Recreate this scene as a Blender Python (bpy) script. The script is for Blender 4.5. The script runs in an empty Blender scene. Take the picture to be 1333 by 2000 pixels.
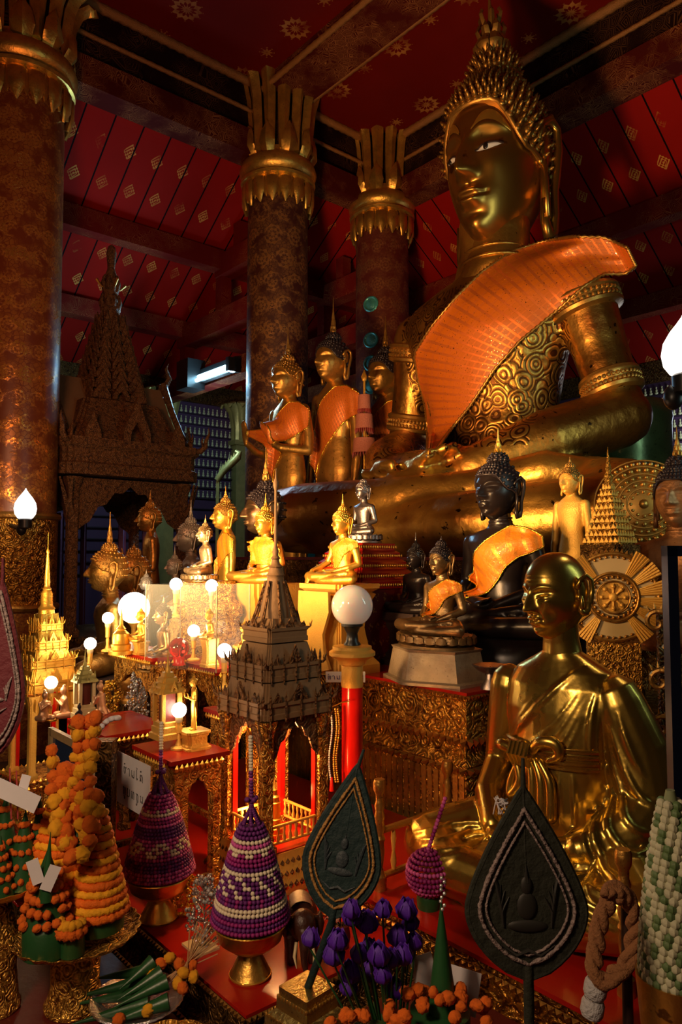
import bpy, math, random
from math import sin, cos, pi, exp, sqrt, radians, atan2
from mathutils import Matrix, Vector
from mathutils.bvhtree import BVHTree
random.seed(7)
SC = bpy.context.scene
COL = SC.collection
# ---------------------------------------------------------------- camera
F = 1437.0; PITCH = radians(3.5); EYE = 1.6
cd = bpy.data.cameras.new('camera'); cam = bpy.data.objects.new('camera', cd); COL.objects.link(cam)
cd.sensor_fit = 'VERTICAL'; cd.sensor_height = 36.0; cd.lens = F/2000*36; cd.clip_start = .02
cam.location = (0, 0, EYE); cam.rotation_euler = (pi/2+PITCH, 0, 0)
SC.camera = cam
# ---------------------------------------------------------------- world, exposure
w = bpy.data.worlds.new('world'); SC.world = w; w.use_nodes = True
w.node_tree.nodes['Background'].inputs[0].default_value = (.10, .045, .03, 1)
w.node_tree.nodes['Background'].inputs[1].default_value = .035
vs = SC.view_settings; vs.view_transform = 'Standard'; vs.look = 'None'; vs.gamma = 1; vs.use_curve_mapping = False
vs.exposure = 0.0
def ray(px, py):
    dx = (px-666.5)/F; dy = (1000-py)/F
    return Vector((dx, cos(PITCH)-sin(PITCH)*dy, sin(PITCH)+cos(PITCH)*dy))
def at(px, py, Y=None, z=None):
    r = ray(px, py); t = Y/r.y if Y is not None else (z-EYE)/r.z
    return Vector((0, 0, EYE))+r*t
YAW = radians(-49.5); U1 = Vector((.7604, .6494, 0)); U2 = Vector((-.6494, .7604, 0))
O0 = Vector((-.227, 1.855, 0))
def RM(a, b, z=0): return O0+U1*a+U2*b+Vector((0, 0, z))
def lamp(kind, loc, power, col, size=.05, aim=None, name='lamp_light', sy=None, spot=None):
    d = bpy.data.lights.new(name, kind); d.energy = power; d.color = col
    if kind == 'AREA':
        d.size = size
        if sy: d.shape = 'RECTANGLE'; d.size_y = sy
    else: d.shadow_soft_size = size
    if spot: d.spot_size = radians(spot); d.spot_blend = .6
    o = bpy.data.objects.new(name, d); COL.objects.link(o); o.location = loc
    if aim is not None: o.rotation_euler = (Vector(aim)-Vector(loc)).to_track_quat('-Z', 'Y').to_euler()
    return o
WARM = (1, .58, .24); DAY = (.62, .95, .85)
# the warm shrine lighting comes up from the altar lamps on the left, weak daylight comes from openings to the right; unseen fills are added
lamp('SPOT', (-1.3, 2.5, 1.55), 620, WARM, .30, (1.35, 6, 3.35), 'altar_flood_light', spot=78)
lamp('AREA', (-1.7, 3.0, 2.6), 34, (1, .34, .14), .5, (-2.2, 7, 5.4), 'roof_fill_light')  # reddish fill added to redden the roof boards, no fixture there
lamp('AREA', (2.9, 2.1, 2.6), 20, DAY, .6, (1.9, 5.6, 3.4), 'daylight_doorway', sy=1.6)
lamp('SPOT', (-1.25, 2.0, 1.85), 170, WARM, .12, (1.15, 3.7, 1.55), 'shrine_spot_light', spot=42)
lamp('AREA', (-1.0, .4, 2.25), 25, (1, .66, .40), .3, (-.6, 1.95, .7), 'offering_fill_light')  # unseen fill added at the front left to brighten the offerings
lamp('POINT', (4.3, 8.6, 3.2), 14, (.72, .85, 1.0), .2, name='aisle_fill_light')  # unseen fill added near the end wall to lift its pale figures
lamp('AREA', (-.6, -.8, 2.6), 3, (1, .66, .40), .8, (.3, 3, .8), 'nave_fill_light')  # dim warm fill added behind the camera, not a fixture
SC.cycles.max_bounces = 6; SC.cycles.diffuse_bounces = 3; SC.cycles.glossy_bounces = 3; SC.cycles.transmission_bounces = 6
SC.cycles.use_adaptive_sampling = True; SC.cycles.adaptive_threshold = .03
SC.cycles.caustics_reflective = False; SC.cycles.caustics_refractive = False; SC.cycles.sample_clamp_indirect = 4
# ---------------------------------------------------------------- mesh helpers
I4 = Matrix.Identity(4)
def TR(x=0, y=0, z=0, rz=0, s=1, rx=0, ry=0):
    return Matrix.Translation((x, y, z)) @ Matrix.Rotation(rz, 4, 'Z') @ Matrix.Rotation(ry, 4, 'Y') @ Matrix.Rotation(rx, 4, 'X') @ Matrix.Diagonal((s, s, s, 1) if not isinstance(s, tuple) else (*s, 1))
class MB:
    def __init__(s): s.v = []; s.f = []; s.m = []
    def add(s, vs, fs, T=None, mi=0):
        o = len(s.v)
        s.v += [tuple(T @ Vector(p)) for p in vs] if T is not None else [tuple(p) for p in vs]
        s.f += [tuple(i+o for i in f) for f in fs]; s.m += [mi]*len(fs); return s
    def box(s, x0, x1, y0, y1, z0, z1, T=None, mi=0):
        return s.add([(x, y, z) for z in (z0, z1) for y in (y0, y1) for x in (x0, x1)],
              [(0, 2, 3, 1), (4, 5, 7, 6), (0, 1, 5, 4), (2, 6, 7, 3), (0, 4, 6, 2), (1, 3, 7, 5)], T, mi)
    def cbox(s, c, sx, sy, sz, T=None, mi=0):
        return s.box(c[0]-sx/2, c[0]+sx/2, c[1]-sy/2, c[1]+sy/2, c[2]-sz/2, c[2]+sz/2, T, mi)
    def grid(s, rows, T=None, mi=0, wrap=False, caps=False):
        n = len(rows[0]); vs = [p for r in rows for p in r]; fs = []
        for i in range(len(rows)-1):
            for j in range(n if wrap else n-1):
                k = (j+1) % n; fs.append((i*n+j, i*n+k, (i+1)*n+k, (i+1)*n+j))
        if caps: fs.append(tuple(range(n-1, -1, -1))); fs.append(tuple((len(rows)-1)*n+j for j in range(n)))
        return s.add(vs, fs, T, mi)
    def lathe(s, prof, n=24, T=None, mi=0, ph=0, fl=None):
        rows = []
        for r, z in prof:
            r = max(r, 1e-4)
            rows.append([(r*(fl(a, z) if fl else 1)*cos(a), r*(fl(a, z) if fl else 1)*sin(a), z) for a in [ph+2*pi*j/n for j in range(n)]])
        return s.grid(rows, T, mi, True, True)
    def sq(s, prof, T=None, mi=0, notch=.12):   # square plan with indented corners
        rows = []
        for r, z in prof:
            k = r*notch; q = []
            for a, b in ((1, 1), (-1, 1), (-1, -1), (1, -1)):
                c3 = [(a*r, b*(r-2*k)), (a*(r-k), b*(r-2*k)), (a*(r-k), b*(r-k)), (a*(r-2*k), b*(r-k)), (a*(r-2*k), b*r)]
                q += c3 if a*b > 0 else c3[::-1]
            rows.append([(x, y, z) for x, y in q])
        return s.grid(rows, T, mi, True, True)
    def tube(s, pts, rad, n=8, T=None, mi=0, closed=False, flat=1.0):
        pts = [Vector(p) for p in pts]; m = len(pts); rows = []; up = None
        for i, p in enumerate(pts):
            a = pts[i-1] if (i or closed) else p; b = pts[(i+1) % m] if (i < m-1 or closed) else p
            d = (b-a).normalized()
            if up is None: up = d.orthogonal().normalized()
            up = (up-d*up.dot(d))
            up = up.normalized() if up.length > 1e-6 else d.orthogonal().normalized()
            sd = d.cross(up); r = rad[i] if isinstance(rad, (list, tuple)) else rad
            rows.append([p+up*(r*cos(2*pi*j/n))+sd*(r*flat*sin(2*pi*j/n)) for j in range(n)])
        if closed: rows.append(rows[0])
        return s.grid(rows, T, mi, True, not closed)
    def limb(s, pts, rad, n=12, T=None, mi=0):   # tapered tube with rounded ends
        pts = [Vector(p) for p in pts]; d0 = (pts[0]-pts[1]).normalized(); d1 = (pts[-1]-pts[-2]).normalized()
        P = [pts[0]+d0*rad[0]*k for k in (1, .86, .5)]+pts+[pts[-1]+d1*rad[-1]*k for k in (.5, .86, 1)]
        R = [rad[0]*.1, rad[0]*.5, rad[0]*.86]+list(rad)+[rad[-1]*.86, rad[-1]*.5, rad[-1]*.1]
        return s.tube(P, R, n, T, mi)
    def ell(s, c, r, n=16, m=10, T=None, mi=0):
        r = r if isinstance(r, (tuple, list)) else (r, r, r)
        rows = [[(c[0]+r[0]*sin(t)*cos(a), c[1]+r[1]*sin(t)*sin(a), c[2]-r[2]*cos(t)) for a in [2*pi*j/n for j in range(n)]] for t in [max(1e-3, pi*i/m) if i < m else pi-1e-3 for i in range(m+1)]]
        return s.grid(rows, T, mi, True, True)
    def loft(s, rings, n=24, T=None, mi=0, pw=1.0):  # (z, cx, cy, rx, ry)
        def q(v): return math.copysign(abs(v)**pw, v)
        return s.grid([[(cx+rx*q(cos(a)), cy+ry*q(sin(a)), z) for a in [2*pi*j/n for j in range(n)]] for z, cx, cy, rx, ry in rings], T, mi, True, True)
    def prism(s, poly, h0, h1, T=None, mi=0):   # poly in xy, extruded along z
        n = len(poly)
        return s.add([(x, y, h0) for x, y in poly]+[(x, y, h1) for x, y in poly],
              [tuple(range(n-1, -1, -1)), tuple(range(n, 2*n))]+[(i, (i+1) % n, (i+1) % n+n, i+n) for i in range(n)], T, mi)
    def wall(s, poly, y0, y1, T=None, mi=0):    # poly in xz, extruded along y
        n = len(poly)
        return s.add([(x, y0, z) for x, z in poly]+[(x, y1, z) for x, z in poly],
              [tuple(range(n)), tuple(range(2*n-1, n-1, -1))]+[(i, i+n, (i+1) % n+n, (i+1) % n) for i in range(n)], T, mi)
    def torus(s, R, r, T=None, n=32, m=8, mi=0, arc=2*pi):
        k = n if arc > 6.2 else n+1
        pts = [(R*cos(arc*i/n), R*sin(arc*i/n), 0) for i in range(k)]
        return s.tube(pts, r, m, T, mi, closed=arc > 6.2)
def mesh(b, name='m', ang=40):
    me = bpy.data.meshes.new(name); me.from_pydata(b.v, [], b.f)
    for p, k in zip(me.polygons, b.m): p.material_index = k
    if ang:
        me.polygons.foreach_set('use_smooth', [True]*len(me.polygons))
        if ang < 170: me.set_sharp_from_angle(angle=radians(ang))
    me.validate(); me.update(); return me
def fixn(me):
    import bmesh
    bm = bmesh.new(); bm.from_mesh(me); bmesh.ops.recalc_face_normals(bm, faces=bm.faces[:]); bm.to_mesh(me); bm.free()
def obj(name, b, mats=None, parent=None, ang=40, T=None, fix=True):
    me = mesh(b, name, ang) if isinstance(b, MB) else b
    if fix and isinstance(b, MB): fixn(me)
    o = bpy.data.objects.new(name, me); COL.objects.link(o)
    mats = mats if isinstance(mats, (list, tuple)) else [mats]
    if len(me.materials) == 0:
        for _ in mats: me.materials.append(None)
    for i, m in enumerate(mats):
        o.material_slots[i].link = 'OBJECT'; o.material_slots[i].material = m
    if parent: o.parent = parent
    if T is not None: o.matrix_local = T if isinstance(T, Matrix) else Matrix.Translation(T)
    return o
def tag(o, label, cat, group=None, kind=None):
    o['label'] = label; o['category'] = cat
    if group: o['group'] = group
    if kind: o['kind'] = kind
    return o
def thing(name, label, cat, loc=(0, 0, 0), rz=0.0, group=None, s=1):
    o = bpy.data.objects.new(name, None); COL.objects.link(o); o.empty_display_size = .05
    o.location = loc; o.rotation_euler = (0, 0, rz); o.scale = (s, s, s) if not isinstance(s, tuple) else s
    return tag(o, label, cat, group)
def struct(name, b, m, **k):
    o = obj(name, b, m, **k); o['kind'] = 'structure'; return o
def dup(root, loc, rz=None, label=None, group=None, s=None):
    def cp(o, par):
        c = o.copy(); COL.objects.link(c)
        if par: c.parent = par
        for ch in [x for x in KIDS.get(o.name, [])]: cp(ch, c)
        return c
    KIDS = {}
    for x in bpy.data.objects:
        if x.parent: KIDS.setdefault(x.parent.name, []).append(x)
    r = cp(root, None); r.location = loc
    if rz is not None: r.rotation_euler = (0, 0, rz)
    if label: r['label'] = label
    if group: r['group'] = group
    if s: r.scale = (s, s, s)
    return r
def fuse(b, voxel, smooth=2, name='body', extra=None):
    me = mesh(b, name, 0); fixn(me)
    o = bpy.data.objects.new('tmp', me); COL.objects.link(o)
    m = o.modifiers.new('r', 'REMESH'); m.mode = 'VOXEL'; m.voxel_size = voxel; m.use_smooth_shade = True
    if smooth: q = o.modifiers.new('s', 'SMOOTH'); q.iterations = smooth; q.factor = .5
    dg = bpy.context.evaluated_depsgraph_get(); dg.update()
    out = bpy.data.meshes.new_from_object(o.evaluated_get(dg)); bpy.data.objects.remove(o)
    r = MB(); r.v = [tuple(v.co) for v in out.vertices]; r.f = [tuple(p.vertices) for p in out.polygons]; r.m = [0]*len(r.f)
    return r
def bvh_of(b, T=I4): return BVHTree.FromPolygons([T @ Vector(v) for v in b.v], b.f)
# ---------------------------------------------------------------- node helpers
class NT:
    def __init__(s, name):
        s.mat = bpy.data.materials.new(name); s.mat.use_nodes = True; s.t = s.mat.node_tree
        s.p = s.t.nodes['Principled BSDF']; s.out = s.t.nodes['Material Output']
    def n(s, typ, props=None, **ins):
        x = s.t.nodes.new('ShaderNode'+typ)
        for k, v in (props or {}).items(): setattr(x, k, v)
        for k, v in ins.items(): s.set(x.inputs[k.replace('_', ' ')] if not k.startswith('i') or not k[1:].isdigit() else x.inputs[int(k[1:])], v)
        return x
    def set(s, inp, v):
        if isinstance(v, bpy.types.NodeSocket): s.t.links.new(v, inp)
        elif isinstance(v, bpy.types.Node): s.t.links.new(v.outputs[0], inp)
        else:
            if inp.type == 'RGBA' and len(v) == 3: v = (*v, 1)
            inp.default_value = v
    def m(s, op, a, b=0.0, c=0.0):
        x = s.t.nodes.new('ShaderNodeMath'); x.operation = op
        s.set(x.inputs[0], a); s.set(x.inputs[1], b); s.set(x.inputs[2], c); return x.outputs[0]
    def mix(s, f, a, b):
        x = s.t.nodes.new('ShaderNodeMix'); x.data_type = 'RGBA'
        s.set(x.inputs[0], f); s.set(x.inputs[6], a); s.set(x.inputs[7], b); return x.outputs[2]
    def P(s, **k):
        for a, v in k.items(): s.set(s.p.inputs[a.replace('_', ' ')], v)
        return s
    def co(s, which='Object', scale=None):
        c = s.n('TexCoord').outputs[which]
        if scale is not None: c = s.n('Mapping', Vector=c, Scale=scale if isinstance(scale, tuple) else (scale,)*3).outputs[0]
        return c
    def noise(s, scale, detail=4, vec=None, rough=.55, out=0):
        return s.n('TexNoise', Vector=vec if vec is not None else s.co(), Scale=scale, Detail=detail, Roughness=rough).outputs[out]
    def ramp(s, f, p0, p1, c0=(0, 0, 0), c1=(1, 1, 1)):
        x = s.n('ValToRGB', Fac=f); e = x.color_ramp.elements
        e[0].position = p0; e[1].position = p1; e[0].color = (*c0, 1); e[1].color = (*c1, 1); return x.outputs[0]
    def bump(s, h, st=.3, dist=.01): 
        s.set(s.p.inputs['Normal'], s.n('Bump', Height=h, Strength=st, Distance=dist).outputs[0]); return s
def gold(name, col=(.80, .47, .10), rough=.34, metal=.9, dirt=.35, dcol=(.10, .035, .008), sc=6, bump=.25, bs=40, red=0):
    t = NT(name); v = t.co(); n1 = t.noise(sc, 6, v); f = t.ramp(n1, .5-.35*dirt, .62-.1*dirt)
    c = t.mix(f, tuple(a*(1-dirt)+b*dirt for a, b in zip(col, dcol)), col)
    if red: c = t.mix(t.ramp(t.noise(sc*.6, 5, t.n('Mapping', Vector=v, Location=(3, 5, 1)).outputs[0]), .52, .62), c, (.30, .06, .012))
    sp = t.ramp(t.noise(sc*9, 3, v), .66, .70)
    if dirt > .2: c = t.mix(t.m('MULTIPLY', sp, .8), c, dcol)
    t.P(Base_Color=c, Metallic=metal, Roughness=t.m('ADD', t.m('MULTIPLY', t.noise(sc*2.2, 3, v), .3), rough-.15))
    t.bump(t.noise(bs, 5, v), bump, .01); return t.mat
def plain(name, col, rough=.6, metal=0, bump=0, bs=50, var=.15, **k):
    t = NT(name); v = t.co(); c = t.mix(t.noise(9, 4, v), tuple(a*(1-var) for a in col), tuple(min(1, a*(1+var)) for a in col))
    t.P(Base_Color=c, Roughness=rough, Metallic=metal, **k)
    if bump: t.bump(t.noise(bs, 4, v), bump, .01)
    return t.mat
def carved(name, hi=(.78, .42, .08), lo=(.14, .04, .008), sc=22, rough=.35, metal=.85, st=.9, dist=.02, stretch=(1, 1, 1)):
    t = NT(name); v = t.co('Object', tuple(sc*a for a in stretch)); wv = t.noise(1.1, 3, v, out=1)
    vv = t.n('VectorMath', {'operation': 'ADD'}, i0=v, i1=wv).outputs[0]
    a = t.n('TexVoronoi', {'feature': 'SMOOTH_F1'}, Vector=vv, Scale=1.0).outputs[0]
    b = t.n('TexWave', {'wave_type': 'RINGS', 'rings_direction': 'SPHERICAL'}, Vector=t.n('TexVoronoi', Vector=v, Scale=.55).outputs['Position'], Scale=1.0)
    r = t.m('SINE', t.m('MULTIPLY', t.n('TexVoronoi', {'feature': 'F1'}, Vector=vv, Scale=.5).outputs[0], 26))
    h = t.m('ADD', t.m('MULTIPLY', a, -.9), t.m('MULTIPLY', r, .22))
    c = t.mix(t.ramp(h, .0, .45, (1, 1, 1), (0, 0, 0)), hi, lo)
    c = t.mix(t.ramp(t.m('ADD', h, .75), .0, .5), lo, hi)
    t.P(Base_Color=c, Metallic=metal, Roughness=rough); t.bump(h, st, dist); return t.mat
def emit(name, col, st, base=(1, 1, 1)):
    t = NT(name); t.P(Base_Color=base, Emission_Color=col, Emission_Strength=st, Roughness=.4); return t.mat
def motif(t, U, V, su, sv, r0=.36, petals=8, dia=False, stag=True):
    """mask of rosettes or diamonds laid on a staggered lattice of U, V"""
    v = t.m('DIVIDE', V, sv); row = t.m('FLOOR', v)
    u = t.m('DIVIDE', U, su)
    if stag: u = t.m('ADD', u, t.m('MULTIPLY', t.m('MODULO', t.m('ABSOLUTE', row), 2.0), .5))
    x = t.m('MULTIPLY', t.m('SUBTRACT', t.m('FRACT', u), .5), 1.0); y = t.m('MULTIPLY', t.m('SUBTRACT', t.m('FRACT', v), .5), sv/su)
    if dia: r = t.m('ADD', t.m('MULTIPLY', t.m('ABSOLUTE', x), 1.15), t.m('MULTIPLY', t.m('ABSOLUTE', y), .85)); ph = t.m('MULTIPLY', t.m('ADD', x, y), 40.0)
    else: r = t.m('SQRT', t.m('ADD', t.m('MULTIPLY', x, x), t.m('MULTIPLY', y, y))); ph = t.m('MULTIPLY', t.m('ARCTAN2', y, x), float(petals))
    edge = t.m('LESS_THAN', r, r0)
    k = t.m('ADD', t.m('SINE', t.m('MULTIPLY', r, 62 if dia else 48/max(.25, r0)*.36)), t.m('MULTIPLY', t.m('SINE', ph), .9))
    return t.m('MULTIPLY', edge, t.m('GREATER_THAN', k, -.1))
# ---------------------------------------------------------------- figures
def g(x, c, s): 
    q = (x-c)/s; return exp(-q*q) if abs(q) < 4 else 0.0
def sst(a, b, x):
    t = min(1, max(0, (x-a)/(b-a))); return t*t*(3-2*t)
def face_pt(phi, th, a=.66, b=.86, monk=False, jaw=.36):
    """phi 0 = front (-y), th -pi/2 chin .. pi/2 crown. head units: chin -1, crown 1"""
    z = sin(th); c = cos(th); 
    rh = (max(0, 1-abs(z)**2.5))**(1/2.1)
    wz = 1-jaw*max(0, (-z-.05)/.95)**1.5
    back = cos(phi) < 0
    bb = b*(1.02 if back else 1.0)
    if back: bb *= 1-.35*sst(-.1, -.8, z)
    sx = sin(phi); cx = cos(phi)
    x = a*wz*rh*math.copysign(abs(sx)**.94, sx); y = -bb*rh*math.copysign(abs(cx)**.94, cx)
    if not back: y -= .10*sst(-.2, -.9, z)*abs(cx)*(1 if z > -.97 else .6)
    fw = sst(.05, .55, cx)*(1 if abs(z) < .99 else 0); ax = abs(x)
    if fw > 0:
        d = 0
        # nose
        if -.36 < z < .3:
            hh = .06+.25*sst(.26, -.2, z); s = .062+.045*sst(.1, -.2, z)
            d += hh*exp(-(ax/s)**2*.9)*sst(-.33, -.24, z)*sst(.34, .12, z)
        d += .085*g(ax, .125, .06)*g(z, -.215, .06)
        # sockets, lids, brows
        d -= .11*g(ax, .30, .17)*g(z, .11, .11)
        d += .075*exp(-((ax-.30)/.155)**2-((z-.055)/.075)**2)
        zs = .025+.05*((ax-.28)/.2)**2*(1 if ax > .28 else .3)-.02
        d -= .032*g(z, zs, .016)*sst(.12, .17, ax)*sst(.50, .44, ax)
        zb = .30-1.1*(ax-.30)**2-(.25*max(0, .2-ax))
        d += .045*g(z, zb-.02, .05)*sst(.03, .10, ax)*sst(.62, .5, ax)
        # mouth
        d += .055*g(x, 0, .26)*g(z, -.47, .15)
        cup = .022*abs(cos(min(ax, .2)/.2*pi/2)) if ax < .2 else 0
        d += .085*g(z, -.425-.02*(ax/.2)**2, .036)*sst(.27, .12, ax)
        d += .095*g(z, -.535+.16*ax*ax/.2, .045)*sst(.23, .08, ax)
        d -= .055*g(z, -.478+.35*ax*ax, .016)*sst(.29, .22, ax)
        d -= .02*g(x, 0, .03)*g(z, -.34, .05)
        d -= .04*g(x, 0, .2)*g(z, -.645, .05)
        d += .085*g(x, 0, .17)*g(z, -.80, .13)
        d += .045*g(ax, .38, .16)*g(z, -.13, .17)
        if monk:
            d -= .05*g(z, -.47, .09)*g(x, 0, .2)
            d += .05*g(ax, .42, .10)*g(z, -.02, .10) - .05*g(ax, .40, .10)*g(z, -.36, .14) 
            sm = .17+.25*(-.2-z); d -= .035*g(ax, sm, .03)*sst(-.55, -.45, z)*sst(-.15, -.25, z)
            d += .03*g(z, .22, .06)*g(x, 0, .3) - .012*g(z, .42, .02)*g(x, 0, .3)-.012*g(z, .5, .02)*g(x, 0, .3)
            d += .03*g(ax, .52, .08)*g(z, -.62, .12)
        y -= d*fw; 
    return Vector((x, y, z))
def head_mesh(b, T, nth=90, nph=120, ears=1.0, monk=False, a=.66, earlen=1.0):
    phs = []
    for j in range(nph):
        u = (j/nph)*2-1; phs.append(pi*(abs(u)**1.25)*(1 if u >= 0 else -1))
    rows = []
    for i in range(nth+1):
        u = (i/nth)*2-1; th = pi/2*(u*.82+.18*u**3); th = max(-pi/2+.02, min(pi/2-.02, th))
        rows.append([face_pt(p, th, a=a, monk=monk) for p in phs])
    b.grid(rows, T, 0, True, True)
    if ears:
        L = earlen
        for s in (-1, 1):
            X = s*(a*.97)
            pts = [(0, -.10, -.02), (0, -.12, .16), (0, -.02, .34), (0, .14, .42), (0, .27, .32), (0, .28, .10), (0, .22, -.15), (0, .16, -.35*L), (0, .14, -.60*L-.02), (0, .08, -.80*L), (0, .0, -.84*L), (0, -.05, -.70*L), (0, -.05, -.45*L)]
            pts = [(X+s*(.06+.30*max(0, y+.12)), y+.06, z*1.08) for _, y, z in pts]
            b.tube([pts[1]]+pts[1:], [.05]*3+[.062]*4+[.06, .07, .085, .085, .07, .045], 8, T)
            # inner shell
            b.ell((X+s*.07, .14, .12), (.06, .18, .27), 12, 8, T)
            b.ell((X+s*.045, .02, -.02), (.06, .07, .08), 10, 6, T)
            b.tube([(X+s*.02, .10, .1), (X+s*.05, .10, -.3*L), (X+s*.06, .06, -.72*L)], [.05, .055, .07], 8, T, flat=2.2)
def cap_hair(b, T, n=26, rows=9, spike=.13, sr=.042, top=1.5, ush=True, a=.66, lo=-.30, front=.50, low=False, seg=6, rim=True):
    """hair shell with snail curls, rising to a domed ushnisha"""
    def hl(ph):
        q = abs(ph)
        z = front+(.02-front)*sst(.55, 1.32, q)
        return z if q < 1.4 else z+(lo-.02)*sst(1.4, 2.0, q)
    def base(ph, s):
        z0 = hl(ph); th0 = math.asin(max(-.95, min(.95, z0)))
        th = th0+(pi/2-.02-th0)*min(1, s/.62)
        p = face_pt(ph, th*.999, a=a); p = Vector((p.x*1.05, p.y*1.05, p.z*1.03))
        if z0 < .9: p.z = max(p.z, z0)
        if s > .42:   # blend into ushnisha dome
            k = (s-.42)/.58
            r = .36*sqrt(max(0, 1-k**2.2)); q = Vector((r*sin(ph), -.86/.66*.0-r*cos(ph)+.02, .93+(top-.93)*k))
            m = sst(.42, .62, s); p = p.lerp(q, m)
        return p
    M = 36; R = 20
    rws = [[base(-pi+2*pi*j/M, .999*i/R) for j in range(M)] for i in range(R+1)]
    b.grid(rws, T, 0, True, True)
    if rim:
        b.tube([base(-pi+2*pi*j/M, 0)*1.01 for j in range(M)], .03, 6, T, closed=True)
    for i in range(rows):
        s = (i+.35)/rows*.97
        circ = sum((base(2*pi*(j+1)/24, s)-base(2*pi*j/24, s)).length for j in range(24))
        k = max(4, int(circ/(sr*2.35)))
        for j in range(k):
            ph = -pi+2*pi*(j+.5*(i % 2))/k; p = base(ph, s)
            t1 = base(ph+.02, s)-base(ph-.02, s); t2 = base(ph, min(.995, s+.02))-base(ph, max(0, s-.02)); nn = t1.cross(t2)
            if nn.length < 1e-9: continue
            nn.normalize(); nn = (nn+Vector((0, 0, .35*min(1, spike*6)))).normalized()
            if low:
                b.add(*SPK, T @ Matrix.Translation(p) @ nn.to_track_quat('Z', 'Y').to_matrix().to_4x4() @ Matrix.Diagonal((sr*.95, sr*.95, spike, 1)))
            else:
                b.lathe([(sr, -.01), (sr*1.05, spike*.2), (sr*.62, spike*.3), (sr*.8, spike*.42), (sr*.4, spike*.56), (sr*.5, spike*.68), (sr*.12, spike)], seg, T @ Matrix.Translation(p) @ nn.to_track_quat('Z', 'Y').to_matrix().to_4x4())
SPK = ([(cos(a), sin(a), -.1) for a in (0, 1.26, 2.51, 3.77, 5.03)]+[(.7*cos(a), .7*sin(a), .6) for a in (0, 1.26, 2.51, 3.77, 5.03)]+[(0, 0, 1)],
       [(i, (i+1) % 5, (i+1) % 5+5, i+5) for i in range(5)]+[(i+5, (i+1) % 5+5, 10) for i in range(5)])
def flame(b, T, h=.7, r=.17, n=10):    # finial: bud, tiers, spire
    pr = [(r*.9, 0), (r*1.1, .05*h), (r*.75, .12*h), (r*.95, .18*h), (r*.62, .28*h), (r*.74, .33*h), (r*.42, .45*h), (r*.5, .49*h), (r*.28, .62*h), (r*.2, .8*h), (.01, h)]
    b.lathe(pr, n, T)
    for i in range(3):
        for j in range(6):
            a = j*pi/3+i*.5; rr = r*(.95-.28*i); z = h*(.06+.16*i)
            b.lathe([(r*.16, 0), (r*.2, .06*h), (.005, .16*h)], 5, T @ TR(rr*cos(a), rr*sin(a), z, 0, 1))
def hand(b, T, s=1, curl=.5, n=8, flip=1):
    """palm along +x from the wrist at 0, thumb on +y*flip, back of hand +z; length ~1 unit"""
    b.limb([(0, 0, 0), (.25, 0, 0), (.48, 0, -.01)], [.15*s, .2*s, .2*s], n+2, T @ Matrix.Diagonal((1, 1, .55, 1)))
    for i, (y, L) in enumerate(((.15, .42), (.05, .48), (-.05, .45), (-.15, .36))):
        p = Vector((.45, y*flip, 0)); pts = [p]; an = 0
        for k in range(3):
            an += curl*.5; p = p+Vector((cos(an), 0, -sin(an)))*L*(.42, .32, .26)[k]; pts.append(p)
        b.limb(pts, [.062, .058, .052, .042], n, T)
    b.limb([(.12, .12*flip, 0), (.28, .26*flip, -.03), (.42, .30*flip, -.05), (.52, .29*flip, -.05)], [.08, .065, .055, .045], n, T)
def frame_T(p, d, up, s):
    d = Vector(d).normalized(); u = Vector(up); u = (u-d*u.dot(d)).normalized(); y = u.cross(d)
    m = Matrix((d, y, u)).transposed().to_4x4(); return Matrix.Translation(p) @ m @ Matrix.Diagonal((s, s, s, 1))
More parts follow.
